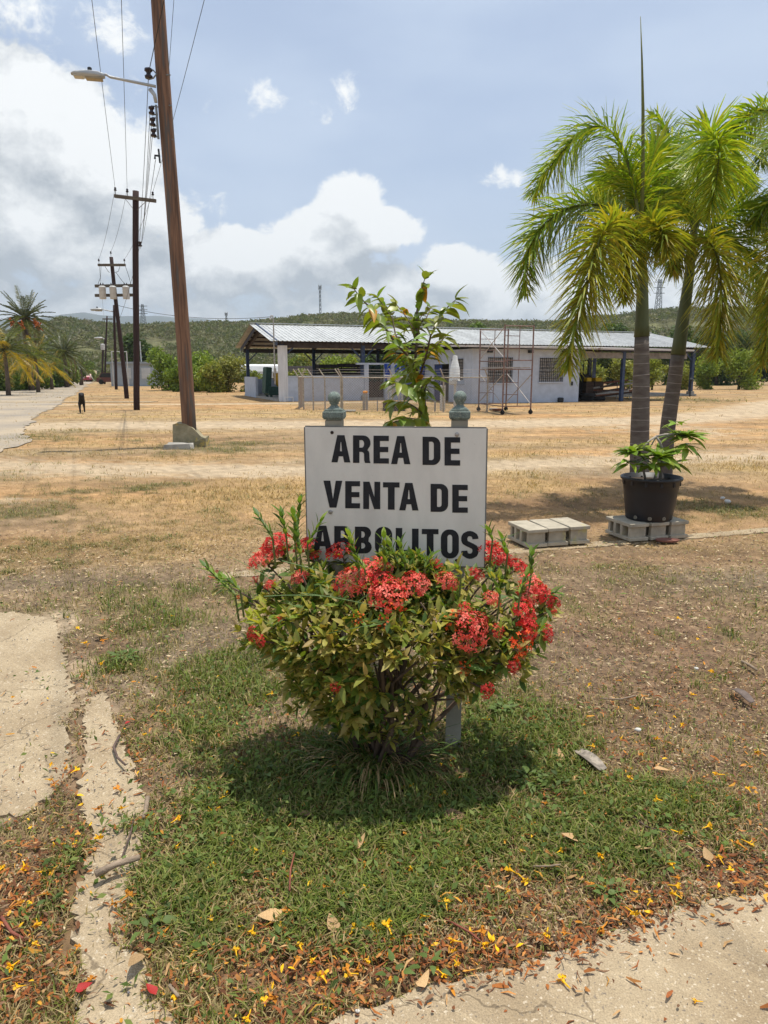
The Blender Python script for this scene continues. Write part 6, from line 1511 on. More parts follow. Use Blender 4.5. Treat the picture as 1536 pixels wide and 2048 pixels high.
F1 = [dict(p=[(775, 1180, 0), (735, 960, .05), (680, 770, .1), (590, 655, .15), (470, 660, .2), (350, 780, .25), (240, 920, .28), (190, 1020, .3)], tone=BRIGHT, n=70, L=.38),
      dict(p=[(765, 1200, 0), (660, 1120, -.1), (520, 1075, -.2), (350, 1110, -.3), (210, 1230, -.35), (140, 1400, -.38), (140, 1560, -.4)], n=66, L=.34),
      dict(p=[(765, 1220, 0), (690, 1175, -.3), (600, 1190, -.6), (530, 1330, -.85), (470, 1560, -1.0), (400, 1820, -1.0), (375, 1980, -1.0)], tone=OLIVE, n=74, L=.36),
      dict(p=[(790, 1220, 0), (850, 1180, -.3), (900, 1240, -.5), (925, 1340, -.55)], tone=OLIVE, n=44, L=.28),
      dict(p=[(770, 1230, 0), (730, 1230, -.3), (705, 1330, -.45), (695, 1480, -.5), (690, 1600, -.5)], tone=OLIVE, n=48, L=.30),
      dict(p=[(770, 1180, 0), (700, 980, .3), (640, 900, .6), (590, 950, .9), (570, 1030, 1.1)], n=50, L=.36),
      dict(p=[(775, 1180, 0), (800, 980, .3), (840, 830, .6), (880, 760, .9), (910, 800, 1.1), (930, 900, 1.3)], n=52, L=.38),
      dict(p=[(790, 1190, 0), (870, 1060, .4), (960, 1000, .8), (1040, 1080, 1.1)], n=48, L=.34)]
palm1, p1o = fox_palm(b1p, [b1p - Vector((0, 0, .1)), W(1279, 900, Y1), W(1282, 780, Y1), W(1284, 640, Y1), W(1285, 560, Y1), W(1284, 500, Y1), W(1281, 450, Y1)], [.112, .106, .100, .088, .070, .050, .03], 'grey ringed palm with straight trunk and tall spear leaf behind the pot', .60, F1, Y1, 1, [.10, .16, .23, .29, .36, .42, .49, .55, .62, .68, .74, .80, .86, .91, .96])
sp0 = [W(1283, 470, Y1), W(1286, 330, Y1), W(1286, 220, Y1), W(1284, 120, Y1), W(1281, 33, Y1)]
MB().tube([p - p1o for p in sp0], [.022, .020, .017, .010, .003], 8).build('spear_leaf', rach_m, palm1, True)
Y2p = 9.0; b2p = W(1328, 985, Y2p); b2p.z = 0
F2 = [dict(p=[(1075, 1260, 0), (1085, 1050, -.2), (1110, 830, -.5), (1160, 690, -.8), (1210, 740, -1.1), (1200, 920, -1.3), (1160, 1120, -1.35)], tone=BRIGHT, n=72, L=.42),
      dict(p=[(1070, 1250, 0), (1020, 1000, .2), (960, 760, .4), (890, 610, .5), (830, 580, .55)], tone=BRIGHT, n=58, L=.40),
      dict(p=[(1085, 1290, 0), (1140, 1260, -.3), (1195, 1350, -.6), (1225, 1550, -.75), (1215, 1800, -.8), (1205, 1900, -.8)], tone=OLIVE, n=66, L=.40),
      dict(p=[(1090, 1270, 0), (1200, 1170, .1), (1340, 1090, .2), (1480, 1120, .3), (1580, 1300, .4)], n=60, L=.38),
      dict(p=[(1090, 1290, 0), (1230, 1250, .2), (1360, 1330, .3), (1430, 1500, .4), (1450, 1760, .4)], n=60, L=.38),
      dict(p=[(1060, 1290, 0), (1010, 1270, -.2), (970, 1340, -.4), (960, 1440, -.45)], tone=OLIVE, n=40, L=.26),
      dict(p=[(1080, 1250, 0), (1150, 1000, .4), (1260, 880, .8), (1380, 960, 1.1)], n=54, L=.40),
      dict(p=[(1070, 1250, 0), (1050, 980, .6), (1000, 860, 1.0), (960, 940, 1.4)], n=50, L=.40)]
palm2, p2o = fox_palm(b2p, [b2p - Vector((0, 0, .1)), W(1334, 870, Y2p), W(1352, 740, Y2p), W(1362, 665, Y2p), W(1374, 585, Y2p), W(1384, 505, Y2p), W(1390, 455, Y2p)], [.098, .094, .090, .082, .072, .055, .035], 'leaning grey ringed palm right of the straight one', .52, F2, Y2p, 2, [.10, .18, .26, .34, .42, .50, .58, .66, .74, .81, .87, .93])
Y3p = 8.6; b3p = W(1690, 990, Y3p); b3p.z = 0
F3 = [dict(p=[(1830, 1300, 0), (1740, 950, -.1), (1620, 680, -.2), (1480, 560, -.3), (1370, 580, -.4), (1270, 690, -.45)], tone=BRIGHT, n=64, L=.38),
      dict(p=[(1830, 1300, 0), (1700, 900, .2), (1580, 720, .3), (1480, 720, .4), (1440, 850, .4)], n=56, L=.36),
      dict(p=[(1820, 1310, 0), (1660, 1200, -.2), (1540, 1330, -.3), (1500, 1600, -.35), (1480, 1800, -.35), (1450, 1960, -.35)], tone=OLIVE, n=60, L=.36),
      dict(p=[(1820, 1300, 0), (1650, 1090, .2), (1500, 1070, .3), (1400, 1180, .4)], n=52, L=.36),
      dict(p=[(1840, 1290, 0), (1980, 1000, 0), (2140, 900, 0), (2300, 1050, 0)], n=50, L=.36), dict(p=[(1840, 1300, 0), (2000, 1250, -.2), (2100, 1450, -.3), (2120, 1750, -.3)], n=50, L=.36)]
fox_palm(b3p, [b3p - Vector((0, 0, .1)), W(1682, 850, Y3p), W(1672, 650, Y3p), W(1664, 520, Y3p), W(1660, 470, Y3p)], [.105, .10, .09, .07, .03], 'palm at the right picture edge with only its fronds in view', .62, F3, Y3p, 3, [.2, .4, .6, .8])

# ------------------------------------------------------------------ far palms left of the road
date_tone = [(.075, .095, .045), (.095, .112, .055), (.060, .080, .038), (.12, .13, .07)]; coco_g = [(.085, .120, .025), (.115, .150, .028), (.070, .100, .024), (.16, .17, .03)]; coco_y = [(.36, .24, .02), (.42, .30, .03), (.28, .20, .03), (.2, .19, .03)]
def far_palm(px, pyc, Y, Lf, n, label, kind, seed, ytop_scale=1.0, fruit=False, skirt=0):
    c = W(px, pyc, Y); o = tag(empty('date_palm' if kind == 'date' else 'coconut_palm', (c.x, c.y, 0)), label, 'palm', 'palms beside the road'); rr = random.Random(seed)
    MB().tube([(0, 0, -.1), (.05, 0, c.z * .5), (0, 0, c.z)], [.26, .21, .20] if kind == 'date' else [.17, .13, .12], 12, ring=lambda i, k: 1 + .05 * math.sin(k * 3)).build('trunk', mat('far_trunk', (.115, .09, .07), .9, .35, 4), o, True)
    for i in range(n):
        a = i * 2.39996; e = 1.25 - 1.9 * (i / n) if kind == 'date' else 1.15 - 1.75 * (i / n)
        L = Lf * rr.uniform(.85, 1.1); hx_, hy_ = math.cos(a), math.sin(a); dr = .30 if kind == 'date' else .42; pts = []
        for s in (0, .25, .5, .75, 1.0): pts.append((hx_ * math.cos(e) * L * s, hy_ * math.cos(e) * L * s, c.z + math.sin(e) * L * s - dr * L * s * s * max(.3, math.cos(e))))
        yellow = kind == 'coco' and (e < -.05 or rr.random() < .18)
        frond(o, pts, Lf * (.17 if kind == 'date' else .24), 'pin', 34, Lf * .020, seed * 100 + i, coco_y if yellow else (date_tone if kind == 'date' else coco_g), .12, .035, .18 if kind == 'date' else .7)
    if fruit:
        for k in range(6):
            a = k * 1.05 - 2.4; q = Vector((math.cos(a) * 1.1, math.sin(a) * 1.1, c.z + .1 - .25 * (k % 2)))
            b = MB(); 
            for s in range(22): b.tube([(0, 0, c.z + .2), q * .9 + Vector((0, 0, .4 * 0)), q + Vector((rr.uniform(-.22, .22), rr.uniform(-.22, .22), rr.uniform(-.9, -.1)))], [.02, .03, .06], 4)
            b.build('fruit_bunch', mat('date_orange', (.50, .15, .04), .7, .25, 6), o)
    for k in range(skirt):
        a = k * 2 * math.pi / skirt; pts = [(0, 0, c.z - .2), (math.cos(a) * .8, math.sin(a) * .8, c.z - .5), (math.cos(a) * 1.0, math.sin(a) * 1.0, c.z - 1.5), (math.cos(a) * .9, math.sin(a) * .9, c.z - 2.6)]
        frond(o, pts, .4, 'pin', 22, .05, seed * 100 + 50 + k, [(.17, .13, .085), (.12, .09, .06)], .12, .03, .3)
far_palm(50, 636, 62, 3.0, 40, 'tall grey green date palm with orange fruit bunches', 'date', 1, fruit=True, skirt=14)
far_palm(128, 705, 75, 2.7, 38, 'lower bushy date palm right of the fruiting one', 'date', 2, skirt=10)
far_palm(8, 700, 48, 2.8, 28, 'yellowing coconut palm at the left picture edge', 'coco', 3)
far_palm(70, 712, 56, 2.4, 24, 'green coconut palm with golden lower fronds under the date palm', 'coco', 4)
far_palm(-70, 650, 58, 3.0, 20, 'coconut palm just outside the left picture edge', 'coco', 5)
far_palm(100, 735, 66, 2.2, 18, 'small leaning coconut palm between the two date palms', 'coco', 7)
far_palm(160, 735, 88, 2.4, 26, 'farthest small date palm beside the road', 'date', 6)

# ------------------------------------------------------------------ broadleaf trees and shrubs
def tree(px0, px1, py0, py1, Y, tones, label, seed, n=3800, size=.16, cat='tree', name='tree', group=None, lobes=10, fill=.9, wispy=False, trunk=True):
    x0, x1 = (px0 - 768) / FPX * Y, (px1 - 768) / FPX * Y; zt = CAMH + (HZ - py0) / FPX * Y; zb = max(0.0, CAMH + (HZ - py1) / FPX * Y)
    cx = (x0 + x1) / 2; rx = (x1 - x0) / 2; rz = (zt - zb) / 2; cz = (zt + zb) / 2; r = np.random.default_rng(seed)
    o = tag(empty(name, (cx, Y, 0)), label, cat, group)
    L = []
    for i in range(lobes):
        a = r.uniform(0, 2 * np.pi); q = r.random() ** .5 * .72; z = r.uniform(-.95, .70); sc_ = math.sqrt(max(.1, 1 - z * z * .6))
        L.append((math.cos(a) * q * rx * sc_, math.sin(a) * q * rx * .8 * sc_, cz + z * rz * .95, r.uniform(.30, .48) * min(rx, rz * 1.4)))
    L.append((0, 0, cz, min(rx, rz) * .7))
    if trunk:
        tk = MB(); tb = Vector((r.uniform(-.1, .1) * rx, 0, 0)); top = Vector((0, 0, cz)); r0 = max(.06, rx * .06)
        tk.tube([tb - Vector((0, 0, .1)), tb.lerp(top, .5), top], [r0 * 1.2, r0, r0 * .6], 8)
        tko = tk.build('trunk', mat('tree_bark', (.085, .065, .05), .9, .3, 6), o, True)
        lb_ = MB()
        for (a, b, c, q) in L[:6]: lb_.tube([tb.lerp(top, .35), Vector((a * .5, b * .5, (cz * .7 + c) / 2)), Vector((a, b, c))], [r0 * .6, r0 * .4, r0 * .15], 6)
        lb_.build('limbs', mat('tree_bark'), tko, True)
    wts = np.array([q[3] ** 2 for q in L]); ch = r.choice(len(L), n, p=wts / wts.sum()); La = np.array(L)
    d_ = r.normal(size=(n, 3)); d_ /= np.linalg.norm(d_, axis=1)[:, None]
    C_ = La[ch, :3] + d_ * (La[ch, 3] * (r.uniform(.55 if not wispy else .2, 1.12, n)))[:, None]
    C_[:, 2] = np.maximum(C_[:, 2], .08); tn = np.array(tones); lt_ = tn[r.integers(0, len(tn), len(L))][ch] * .5 + tn[r.integers(0, len(tn), n)] * .5
    V, F, C = leafcloud(C_, size * r.uniform(.6, 1.4, n), lt_ * r.uniform(.75, 1.3, (n, 1)), seed, .5)
    link('crown', np_mesh('crown', V, F, C, foliage), None, o)
    return o
DK = [(.058, .098, .028), (.078, .120, .034), (.045, .078, .024)]; MID = [(.120, .185, .030), (.155, .225, .036), (.095, .150, .028)]; LT = [(.225, .290, .036), (.280, .330, .045), (.180, .245, .034)]; OL = [(.245, .245, .055), (.300, .285, .070), (.190, .205, .048)]
tree(243, 330, 663, 760, 96, DK, 'round dark green tree behind the small blue building', 11, 4200, .26)
tree(300, 392, 700, 782, 62, MID + LT, 'bright green leafy shrub just left of the tall pole', 12, 4200, .14, 'shrub', 'shrub')
tree(360, 452, 706, 782, 60, LT + MID, 'light green shrub just right of the tall pole', 13, 4200, .14, 'shrub', 'shrub')
tree(418, 506, 712, 784, 57, OL, 'olive wispy shrub at the left end of the shed', 14, 3800, .12, 'shrub', 'shrub', wispy=True)
tree(335, 420, 728, 784, 58, LT + MID, 'low bright green shrub filling the hedge behind the tall pole', 101, 3200, .13, 'shrub', 'shrub')
tree(395, 470, 730, 784, 56, LT + OL, 'low yellow green shrub filling the hedge before the shed', 102, 3200, .13, 'shrub', 'shrub', wispy=True)
tree(-40, 60, 700, 782, 60, MID, 'tall green shrub behind the yellowing coconut palm', 103, 3400, .17, 'shrub', 'shrub')
tree(50, 125, 705, 778, 68, MID + LT, 'tall leafy shrub between the two date palms', 104, 3200, .17, 'shrub', 'shrub')
tree(110, 185, 715, 770, 80, MID + OL, 'leafy shrub crowding the road behind the bushy date palm', 105, 3000, .18, 'shrub', 'shrub')
tree(480, 560, 735, 785, 58, OL + MID, 'low olive shrub seen through the shed gable', 15, 2600, .13, 'shrub', 'shrub', wispy=True)
tree(545, 640, 742, 782, 60, MID + OL, 'low green shrub below the white trailer beyond the shed', 16, 2800, .13, 'shrub', 'shrub', wispy=True)
tree(630, 722, 700, 778, 58, LT, 'feathery light green shrub seen through the middle of the shed', 17, 5000, .12, 'shrub', 'shrub', wispy=True)
tree(700, 800, 690, 775, 72, DK, 'dark tree seen through the shed behind the light shrub', 18, 4000, .2)
tree(790, 870, 705, 775, 66, LT + MID, 'light green shrub beyond the shed beside the house', 19, 3000, .15, 'shrub', 'shrub')
tree(560, 660, 700, 770, 100, MID + OL, 'pale green tree far behind the shed columns', 20, 3000, .25)
tree(908, 985, 638, 760, 92, MID + DK, 'rounded green tree rising over the shed roof', 21, 3800, .24)
tree(975, 1035, 655, 760, 96, MID, 'smaller green tree over the roof behind the scaffold', 22, 2600, .24)
tree(1025, 1085, 660, 760, 96, MID + DK, 'low green tree over the roof right of the scaffold', 23, 2600, .24)
for i, (a, b, t_) in enumerate([(1175, 1265, 642), (1240, 1330, 654), (1300, 1395, 650), (1370, 1470, 655), (1440, 1545, 660), (1520, 1640, 650), (1620, 1760, 655)]):
    tree(a, b, t_, 775, 90 - 3 * (i % 2), DK + MID[2:], ['dark leafy tree over the roof left of the straight palm trunk', 'dark leafy tree between the two palm trunks', 'dark leafy tree just right of the leaning palm trunk', 'dark tree behind the round feathery shrub', 'dark tree right of the feathery shrub', 'dark tree cut by the right picture edge', 'dark tree beyond the right picture edge'][i], 30 + i, 4600, .24, group='dark trees beyond the lot')
tree(1366, 1440, 692, 778, 66, LT + MID, 'left half of the feathery light shrub pair at right', 40, 4200, .12, 'shrub', 'shrub', wispy=True)
tree(1425, 1512, 690, 778, 65, LT, 'rounder feathery light green shrub near the right edge', 41, 4600, .12, 'shrub', 'shrub', wispy=True)
for i, (a, b, t_) in enumerate([(1150, 1215, 722), (1205, 1275, 718), (1265, 1330, 716), (1315, 1375, 715)]):
    tree(a, b, t_, 776, 64, OL + LT[1:2], ['olive shrub seen behind the tractor', 'olive shrub seen between the navy posts', 'olive shrub behind the straight palm trunk', 'olive shrub by the last navy column'][i], 50 + i, 2800, .12, 'shrub', 'shrub', 'olive shrubs beyond the lean-to', wispy=True)
for i, (a, b, t_, b_, Y, tn) in enumerate([(20, 95, 738, 778, 64, MID), (75, 140, 728, 776, 74, MID + DK), (120, 165, 728, 770, 84, DK + MID), (150, 192, 712, 764, 100, MID), (-80, 30, 720, 780, 62, MID), (160, 205, 725, 760, 125, MID + LT)]):
    tree(a, b, t_, b_, Y, tn, ['green shrub under the fruiting date palm', 'dense green shrub beside the bushy date palm', 'dark shrub right of the bushy date palm', 'bright green tree where the road narrows', 'green shrub at the left picture edge', 'farthest green tree at the road end'][i], 60 + i, 2600, .15, 'shrub', 'shrub')
for i in range(9):
    a = 330 + i * 95; tree(a, a + 130, 716 + (i * 37) % 14, 768, 112, OL + MID, ['first', 'second', 'third', 'fourth', 'fifth', 'sixth', 'seventh', 'eighth', 'ninth'][i] + ' from the left in the far tree row below the hill', 80 + i, 2200, .30, group='far tree row below the hill')

# ------------------------------------------------------------------ black dog walking towards the camera
dg = G(165, 826); dm = bpy.data.meshes.new('dog')
V = [(0, .30, .44), (0, 0, .46), (0, -.22, .47), (0, -.33, .60), (0, -.42, .67), (0, -.55, .625),
     (-.07, -.20, .38), (-.075, -.20, .22), (-.075, -.23, .02), (.07, -.20, .38), (.075, -.15, .22), (.075, -.10, .03),
     (-.075, .28, .36), (-.08, .24, .24), (-.08, .33, .14), (-.08, .30, .02), (.075, .28, .36), (.08, .30, .24), (.08, .40, .15), (.08, .38, .02), (0, .42, .46), (0, .56, .36), (0, .62, .28), (-.085, -.40, .76), (.085, -.40, .76)]
E = [(0, 1), (1, 2), (2, 3), (3, 4), (4, 5), (2, 6), (6, 7), (7, 8), (2, 9), (9, 10), (10, 11), (0, 12), (12, 13), (13, 14), (14, 15), (0, 16), (16, 17), (17, 18), (18, 19), (0, 20), (20, 21), (21, 22), (4, 23), (4, 24)]
RR = [.11, .115, .13, .085, .10, .05, .055, .034, .032, .055, .034, .032, .065, .045, .028, .03, .065, .045, .028, .03, .035, .022, .014, .03, .03]
dm.from_pydata(V, E, []); do = bpy.data.objects.new('dog', dm); COL.objects.link(do)
sk = do.modifiers.new('skin', 'SKIN'); 
for i, r_ in enumerate(RR): dm.skin_vertices[0].data[i].radius = (r_, r_)
dm.skin_vertices[0].data[1].use_root = True
do.modifiers.new('sub', 'SUBSURF').levels = 1
bpy.context.view_layer.update(); ev = do.evaluated_get(bpy.context.evaluated_depsgraph_get()); nm_ = bpy.data.meshes.new_from_object(ev); bpy.data.objects.remove(do)
dog = link('dog', nm_, mat('black_fur', (.012, .012, .013), .7, .3, 20)); dog.location = (dg.x, dg.y, 0); dog.rotation_euler = (0, 0, .42); tag(dog, 'black dog walking towards the camera beside the road', 'dog')

# ------------------------------------------------------------------ fallen flowers, leaves and sticks near the camera
def trumpet(seed):
    """crumpled trumpet flower: thin tube, flared mouth torn into ragged lobes"""
    rr = random.Random(seed); b = MB(); n = 7; vs = []; bend = rr.uniform(-.8, .8); J = lambda q: rr.uniform(-q, q)
    L = [(.0022, 0), (.0028, .014), (.0036, .026), (.008, .034)]
    for (r_, x) in L:
        for k in range(n):
            a = 2 * math.pi * k / n; vs.append((x, math.cos(a) * r_ * (1 + J(.3)) + bend * x * x * 12, max(.0006, .006 + math.sin(a) * r_ * .6 + J(.001))))
    b.add(vs, [(i * n + k, i * n + (k + 1) % n, (i + 1) * n + (k + 1) % n, (i + 1) * n + k) for i in range(len(L) - 1) for k in range(n)])
    m = Vector((.034, bend * .034 ** 2 * 12, .007))
    for k in range(5):
        a = 2 * math.pi * k / 5 + J(.5); e = Vector((rr.uniform(.2, 1.2), math.cos(a), math.sin(a) * .5)).normalized(); f = Vector((J(1), -math.sin(a), math.cos(a) * .5)).normalized(); q = []
        for i, (t, w_) in enumerate(((.004, .004), (.010, .007), (.015, .007), (.019, .003))):
            c = m + e * t + Vector((J(.003), J(.003), J(.004))); q += [c - f * w_ + Vector((0, 0, J(.003))), c + Vector((0, 0, J(.003))), c + f * w_ + Vector((0, 0, J(.003)))]
        q = [(v.x, v.y, max(.0006, v.z)) for v in q]
        b.add(q, [g for i in range(3) for g in ((i * 3, i * 3 + 1, i * 3 + 4, i * 3 + 3), (i * 3 + 1, i * 3 + 2, i * 3 + 5, i * 3 + 4))])
    return b.mesh('fallen_flower', None, True)
yel = [mat('petal_yellow', (.86, .50, .012), .55, .25, 60, bump=0, trans=.25, tcol=(1.1, .9, .3), rnd=.15), mat('petal_amber', (.55, .22, .02), .6, .3, 60, bump=0, trans=.2, tcol=(1.1, .8, .3), rnd=.2)]
tm_ = []
for k in range(6):
    me = trumpet(k); me.materials.append(yel[0 if k < 4 else 1]); tm_.append(me)
for k in range(3):   # loose curled petals
    b = MB(); vs = []
    for i in range(5):
        t = i / 4; w_ = .006 * math.sin(math.pi * (t * .9 + .05)); vs += [(t * .032, -w_, .003 + .006 * math.sin(t * 2.5 + k)), (t * .032, w_, .004 + .004 * math.sin(t * 3 + k * 2))]
    me = b.add(vs, [(i * 2, i * 2 + 1, i * 2 + 3, i * 2 + 2) for i in range(4)]).mesh('fallen_flower', yel[k % 2], True); tm_.append(me)
spots = [(440, 1603), (1405, 2015), (1330, 1615), (1075, 1690), (1170, 1775), (1183, 1775), (1420, 1745), (845, 1825), (990, 1905), (1340, 1670), (838, 1763), (40, 1935), (310, 1640), (455, 1700), (345, 1865), (1310, 1435), (415, 1305), (1290, 1630), (1035, 1760), (1140, 1990), (100, 1550), (90, 1570), (120, 1570),
         (185, 1630), (60, 1655), (640, 1710), (680, 1700), (1245, 1480), (875, 1605), (900, 1535), (1010, 1800), (660, 1790), (720, 1940), (880, 1900), (900, 1985), (940, 1870), (1110, 1720), (1450, 1560), (1500, 1600), (1480, 1690), (1230, 1370), (1350, 1310), (1070, 1390), (200, 1390), (130, 1240), (350, 1240)]
X, Y, r = px_scatter(2600, -60, 1600, 1230, 2048, 77); lt = cover(X, Y)[4]
k = (r.random(len(X)) < np.clip(lt * .20 + .022, 0, .3)) & ~on_slab(X, Y); X, Y = X[k], Y[k]
P = [G(*s).xy for s in spots] + [Vector((a, b)) for a, b in zip(X, Y)]
for i, p in enumerate(P[:290]):
    o = link('fallen_flower', tm_[i % 9]); on = bool(on_slab(np.array([p.x]), np.array([p.y]))[0])
    o.location = (p.x, p.y, .014 if on else .014 + random.uniform(0, .012)); o.rotation_euler = (random.uniform(-.3, .3) * (0 if on else 1), random.uniform(-.25, .25) * (0 if on else 1), random.uniform(0, 6.28)); o.scale = [random.uniform(.45, .85)] * 3
    pa, pb_ = in_poly(np.array([p.x]), np.array([p.y]), PATH_A)[0], in_poly(np.array([p.x]), np.array([p.y]), PATH_B)[0]
    what = ('loose yellow petal', 'loose amber petal')[(i % 9) % 2] if i % 9 > 5 else ('yellow trumpet flower' if i % 9 < 4 else 'amber withered trumpet flower')
    where = 'on the pavement edge at lower right' if on else 'on the narrow concrete path' if pb_ else 'on the pale concrete apron at left' if pa else 'on bare ground left of the bush' if p.x < -.55 and p.y > 2.3 else 'among rust litter at lower left' if p.x < -.85 * p.y * .55 else \
            'among litter along the pavement edge' if slab_depth(np.array([p.x]), np.array([p.y]))[0] > -.28 else 'on brown soil right of the bush' if p.y > 2.6 and p.x > .4 else 'in the grass at right before the bush' if p.x > .35 else 'in the grass just before the bush' if p.y > 1.9 else 'in the grass at the bottom of the picture'
    tag(o, f'fallen {what} {where}' if i != 1 else 'single yellow flower lying alone out on the concrete pavement', 'fallen flower', 'fallen yellow flowers')
tan_l = mat('dry_leaf_tan', (.42, .27, .13), .8, .3, 25, bump=.2, rnd=.25); brn_l = mat('dry_leaf_brown', (.20, .12, .07), .8, .3, 25, bump=.2, rnd=.2)
dl = [leaf_mesh('dry_leaf', 1, .5, tan_l, .35, -.15), leaf_mesh('dry_leaf', 1, .55, brn_l, .3, .2), leaf_mesh('dry_leaf', 1, .6, tan_l, -.3, -.3)]
DLV = [(885, 1645, .09, 1, 'large oval brown leaf on the grass in front of the bush'), (672, 1882, .07, 0, 'tan leaf on the grass at the middle of the foreground'), (565, 1835, .08, 2, 'tan curled leaf left of the foreground centre'), (1306, 1548, .06, 0, 'pointed tan leaf standing up right of the bush'),
       (1118, 1533, .07, 2, 'pale tan leaf beside the striped bark piece'), (1160, 1695, .07, 0, 'narrow tan leaf in the right foreground grass'), (1272, 1702, .065, 2, 'rounded tan leaf in the grass at right'), (705, 1710, .06, 2, 'small tan leaf in front of the bush'), (940, 1560, .08, 1, 'brown leaf in the shade under the bush'),
       (285, 1925, .07, 0, 'yellowish leaf on the narrow concrete path'), (690, 1805, .06, 2, 'pale leaf on bare soil in the middle foreground'), (960, 1615, .06, 1, 'brown curled leaf right below the bush'), (1128, 1680, .06, 1, 'grey brown leaf left of the narrow tan one'), (600, 1640, .06, 1, 'brown twisted leaf at the left edge of the shade'),
       (1420, 1738, .06, 0, 'cream leaf near the right pavement edge'), (210, 1278, .06, 2, 'pale leaf on the soil at the far left'), (1290, 1405, .045, 2, 'whitish leaf on bare soil at right'), (835, 1990, .05, 2, 'pale leaf at the edge of the pavement')]
for i, (px, py, L, k, lb) in enumerate(DLV):
    o = link('dry_leaf', dl[k]); p = G(px, py); o.location = (p.x, p.y, .026); o.scale = (L, L, L); o.rotation_euler = (random.uniform(-.3, .3), random.uniform(-.3, .1), i * 1.9); tag(o, lb, 'dry leaf', 'dry leaves in the foreground')
stick_m = mat('dry_stick', (.27, .205, .145), .85, .3, 30, stretch=(1, 1, 4), bump=.4, bscale=60); stick_d = mat('dark_stick', (.11, .075, .06), .85, .3, 30); red_tw = mat('red_twig', (.22, .07, .045), .8, .3, 30)
STK = [([(193, 1775), (235, 1757), (282, 1745)], .011, stick_m, 'thick pale broken stick lying on the narrow concrete path', .045), ([(296, 1606), (292, 1635), (288, 1650)], .009, stick_m, 'short pale stick at the edge of the left path', .02), ([(240, 1480), (228, 1505), (236, 1528), (252, 1545)], .006, stick_d, 'curved dark stick on the left sandy patch', .02),
       ([(580, 1812), (582, 1770), (590, 1740)], .003, red_tw, 'thin red twig standing out of the grass left of centre', .05), ([(650, 1790), (700, 1792), (745, 1801)], .003, stick_d, 'thin dark twig lying across bare soil', .02), ([(850, 1770), (870, 1785), (882, 1795)], .004, stick_m, 'short grey twig right of the bare soil', .02),
       ([(1483, 1330), (1500, 1340), (1512, 1350)], .008, stick_m, 'grey stick on the soil near the right edge', .02), ([(1260, 1640), (1290, 1665), (1330, 1680)], .003, stick_d, 'thin dark twig in the right foreground grass', .02), ([(1065, 1750), (1095, 1752), (1120, 1751)], .003, stick_m, 'thin pale twig lying level in the grass', .03),
       ([(270, 1640), (262, 1680), (245, 1730)], .003, stick_d, 'long thin dark twig on the left path', .02), ([(0, 1840), (25, 1880), (48, 1895)], .005, red_tw, 'reddish curved twig at the lower left edge', .02), ([(340, 1985), (350, 2000), (358, 2012)], .005, stick_m, 'short stick at the bottom of the narrow path', .02),
       ([(1200, 1405), (1240, 1408), (1270, 1402)], .004, stick_m, 'pale stick on the soil right of the bush', .02), ([(890, 1850), (940, 1880), (960, 1900)], .003, red_tw, 'thin red twig in the lower middle litter', .02), ([(1105, 1890), (1125, 1930), (1130, 1945)], .0015, stick_d, 'fine curved twig on the pavement', .026)]
for (pp_, r_, m_, lb, z) in STK:
    Q = [G(*q) for q in pp_]; b0 = Q[0].copy()
    o = MB().tube([q - b0 + Vector((0, 0, z + .004 * i)) for i, q in enumerate(Q)], [r_ * (1 - .12 * i) for i in range(len(Q))], 8).build('stick', m_, None, True); o.location = b0; tag(o, lb, 'stick', 'sticks and twigs in the foreground')
def strip(px0, py0, px1, py1, w_, m_, label):
    a, b = G(px0, py0), G(px1, py1); d_ = (b - a); y_ = Vector((-d_.y, d_.x, 0)).normalized() * w_ / 2; vs = []; n = 8
    for i in range(n + 1):
        t = i / n; q = a + d_ * t - a; z = .022 + .012 * math.sin(t * 3); k = .55 + .45 * math.sin(math.pi * (.15 + .75 * t))
        vs += [q - y_ * k + Vector((0, 0, z + .006)), q + Vector((0, 0, z)), q + y_ * k + Vector((0, 0, z + .006))]
    o = MB().add(vs, [f for i in range(n) for f in ((i * 3, i * 3 + 1, i * 3 + 4, i * 3 + 3), (i * 3 + 1, i * 3 + 2, i * 3 + 5, i * 3 + 4))]).build('bark_piece', m_, None, True); o.location = a
    md = o.modifiers.new('thick', 'SOLIDIFY'); md.thickness = .003; tag(o, label, 'bark')
strip(1152, 1512, 1205, 1553, .055, mat('striped_bark', (.40, .34, .27), .85, .2, 30, col2=(.13, .11, .09), stretch=(1, 1, 1)), 'pale striped piece of bark in the grass right of the bush')
strip(1466, 1388, 1502, 1416, .045, mat('dark_bark', (.13, .10, .085), .9, .3, 20), 'dark flat piece of bark on bare soil at the right')
redp = mat('petal_red', (.34, .022, .018), .55, .25, 40, bump=.2); rl_ = leaf_mesh('red_petal', 1, .6, redp, .5, -.2)
for i, (px, py, lb) in enumerate([(152, 1998, 'red petal at the lower left beside the path'), (313, 2005, 'red petal with orange tip lying on the narrow path'), (262, 1452, 'small red petal on the soil left of the bush')]):
    o = link('red_petal', rl_); p = G(px, py); o.location = (p.x, p.y, .022); o.scale = (.04, .04, .04); o.rotation_euler = (.2, 0, i * 2.0 + .5); tag(o, lb, 'petal', 'red petals on the ground')
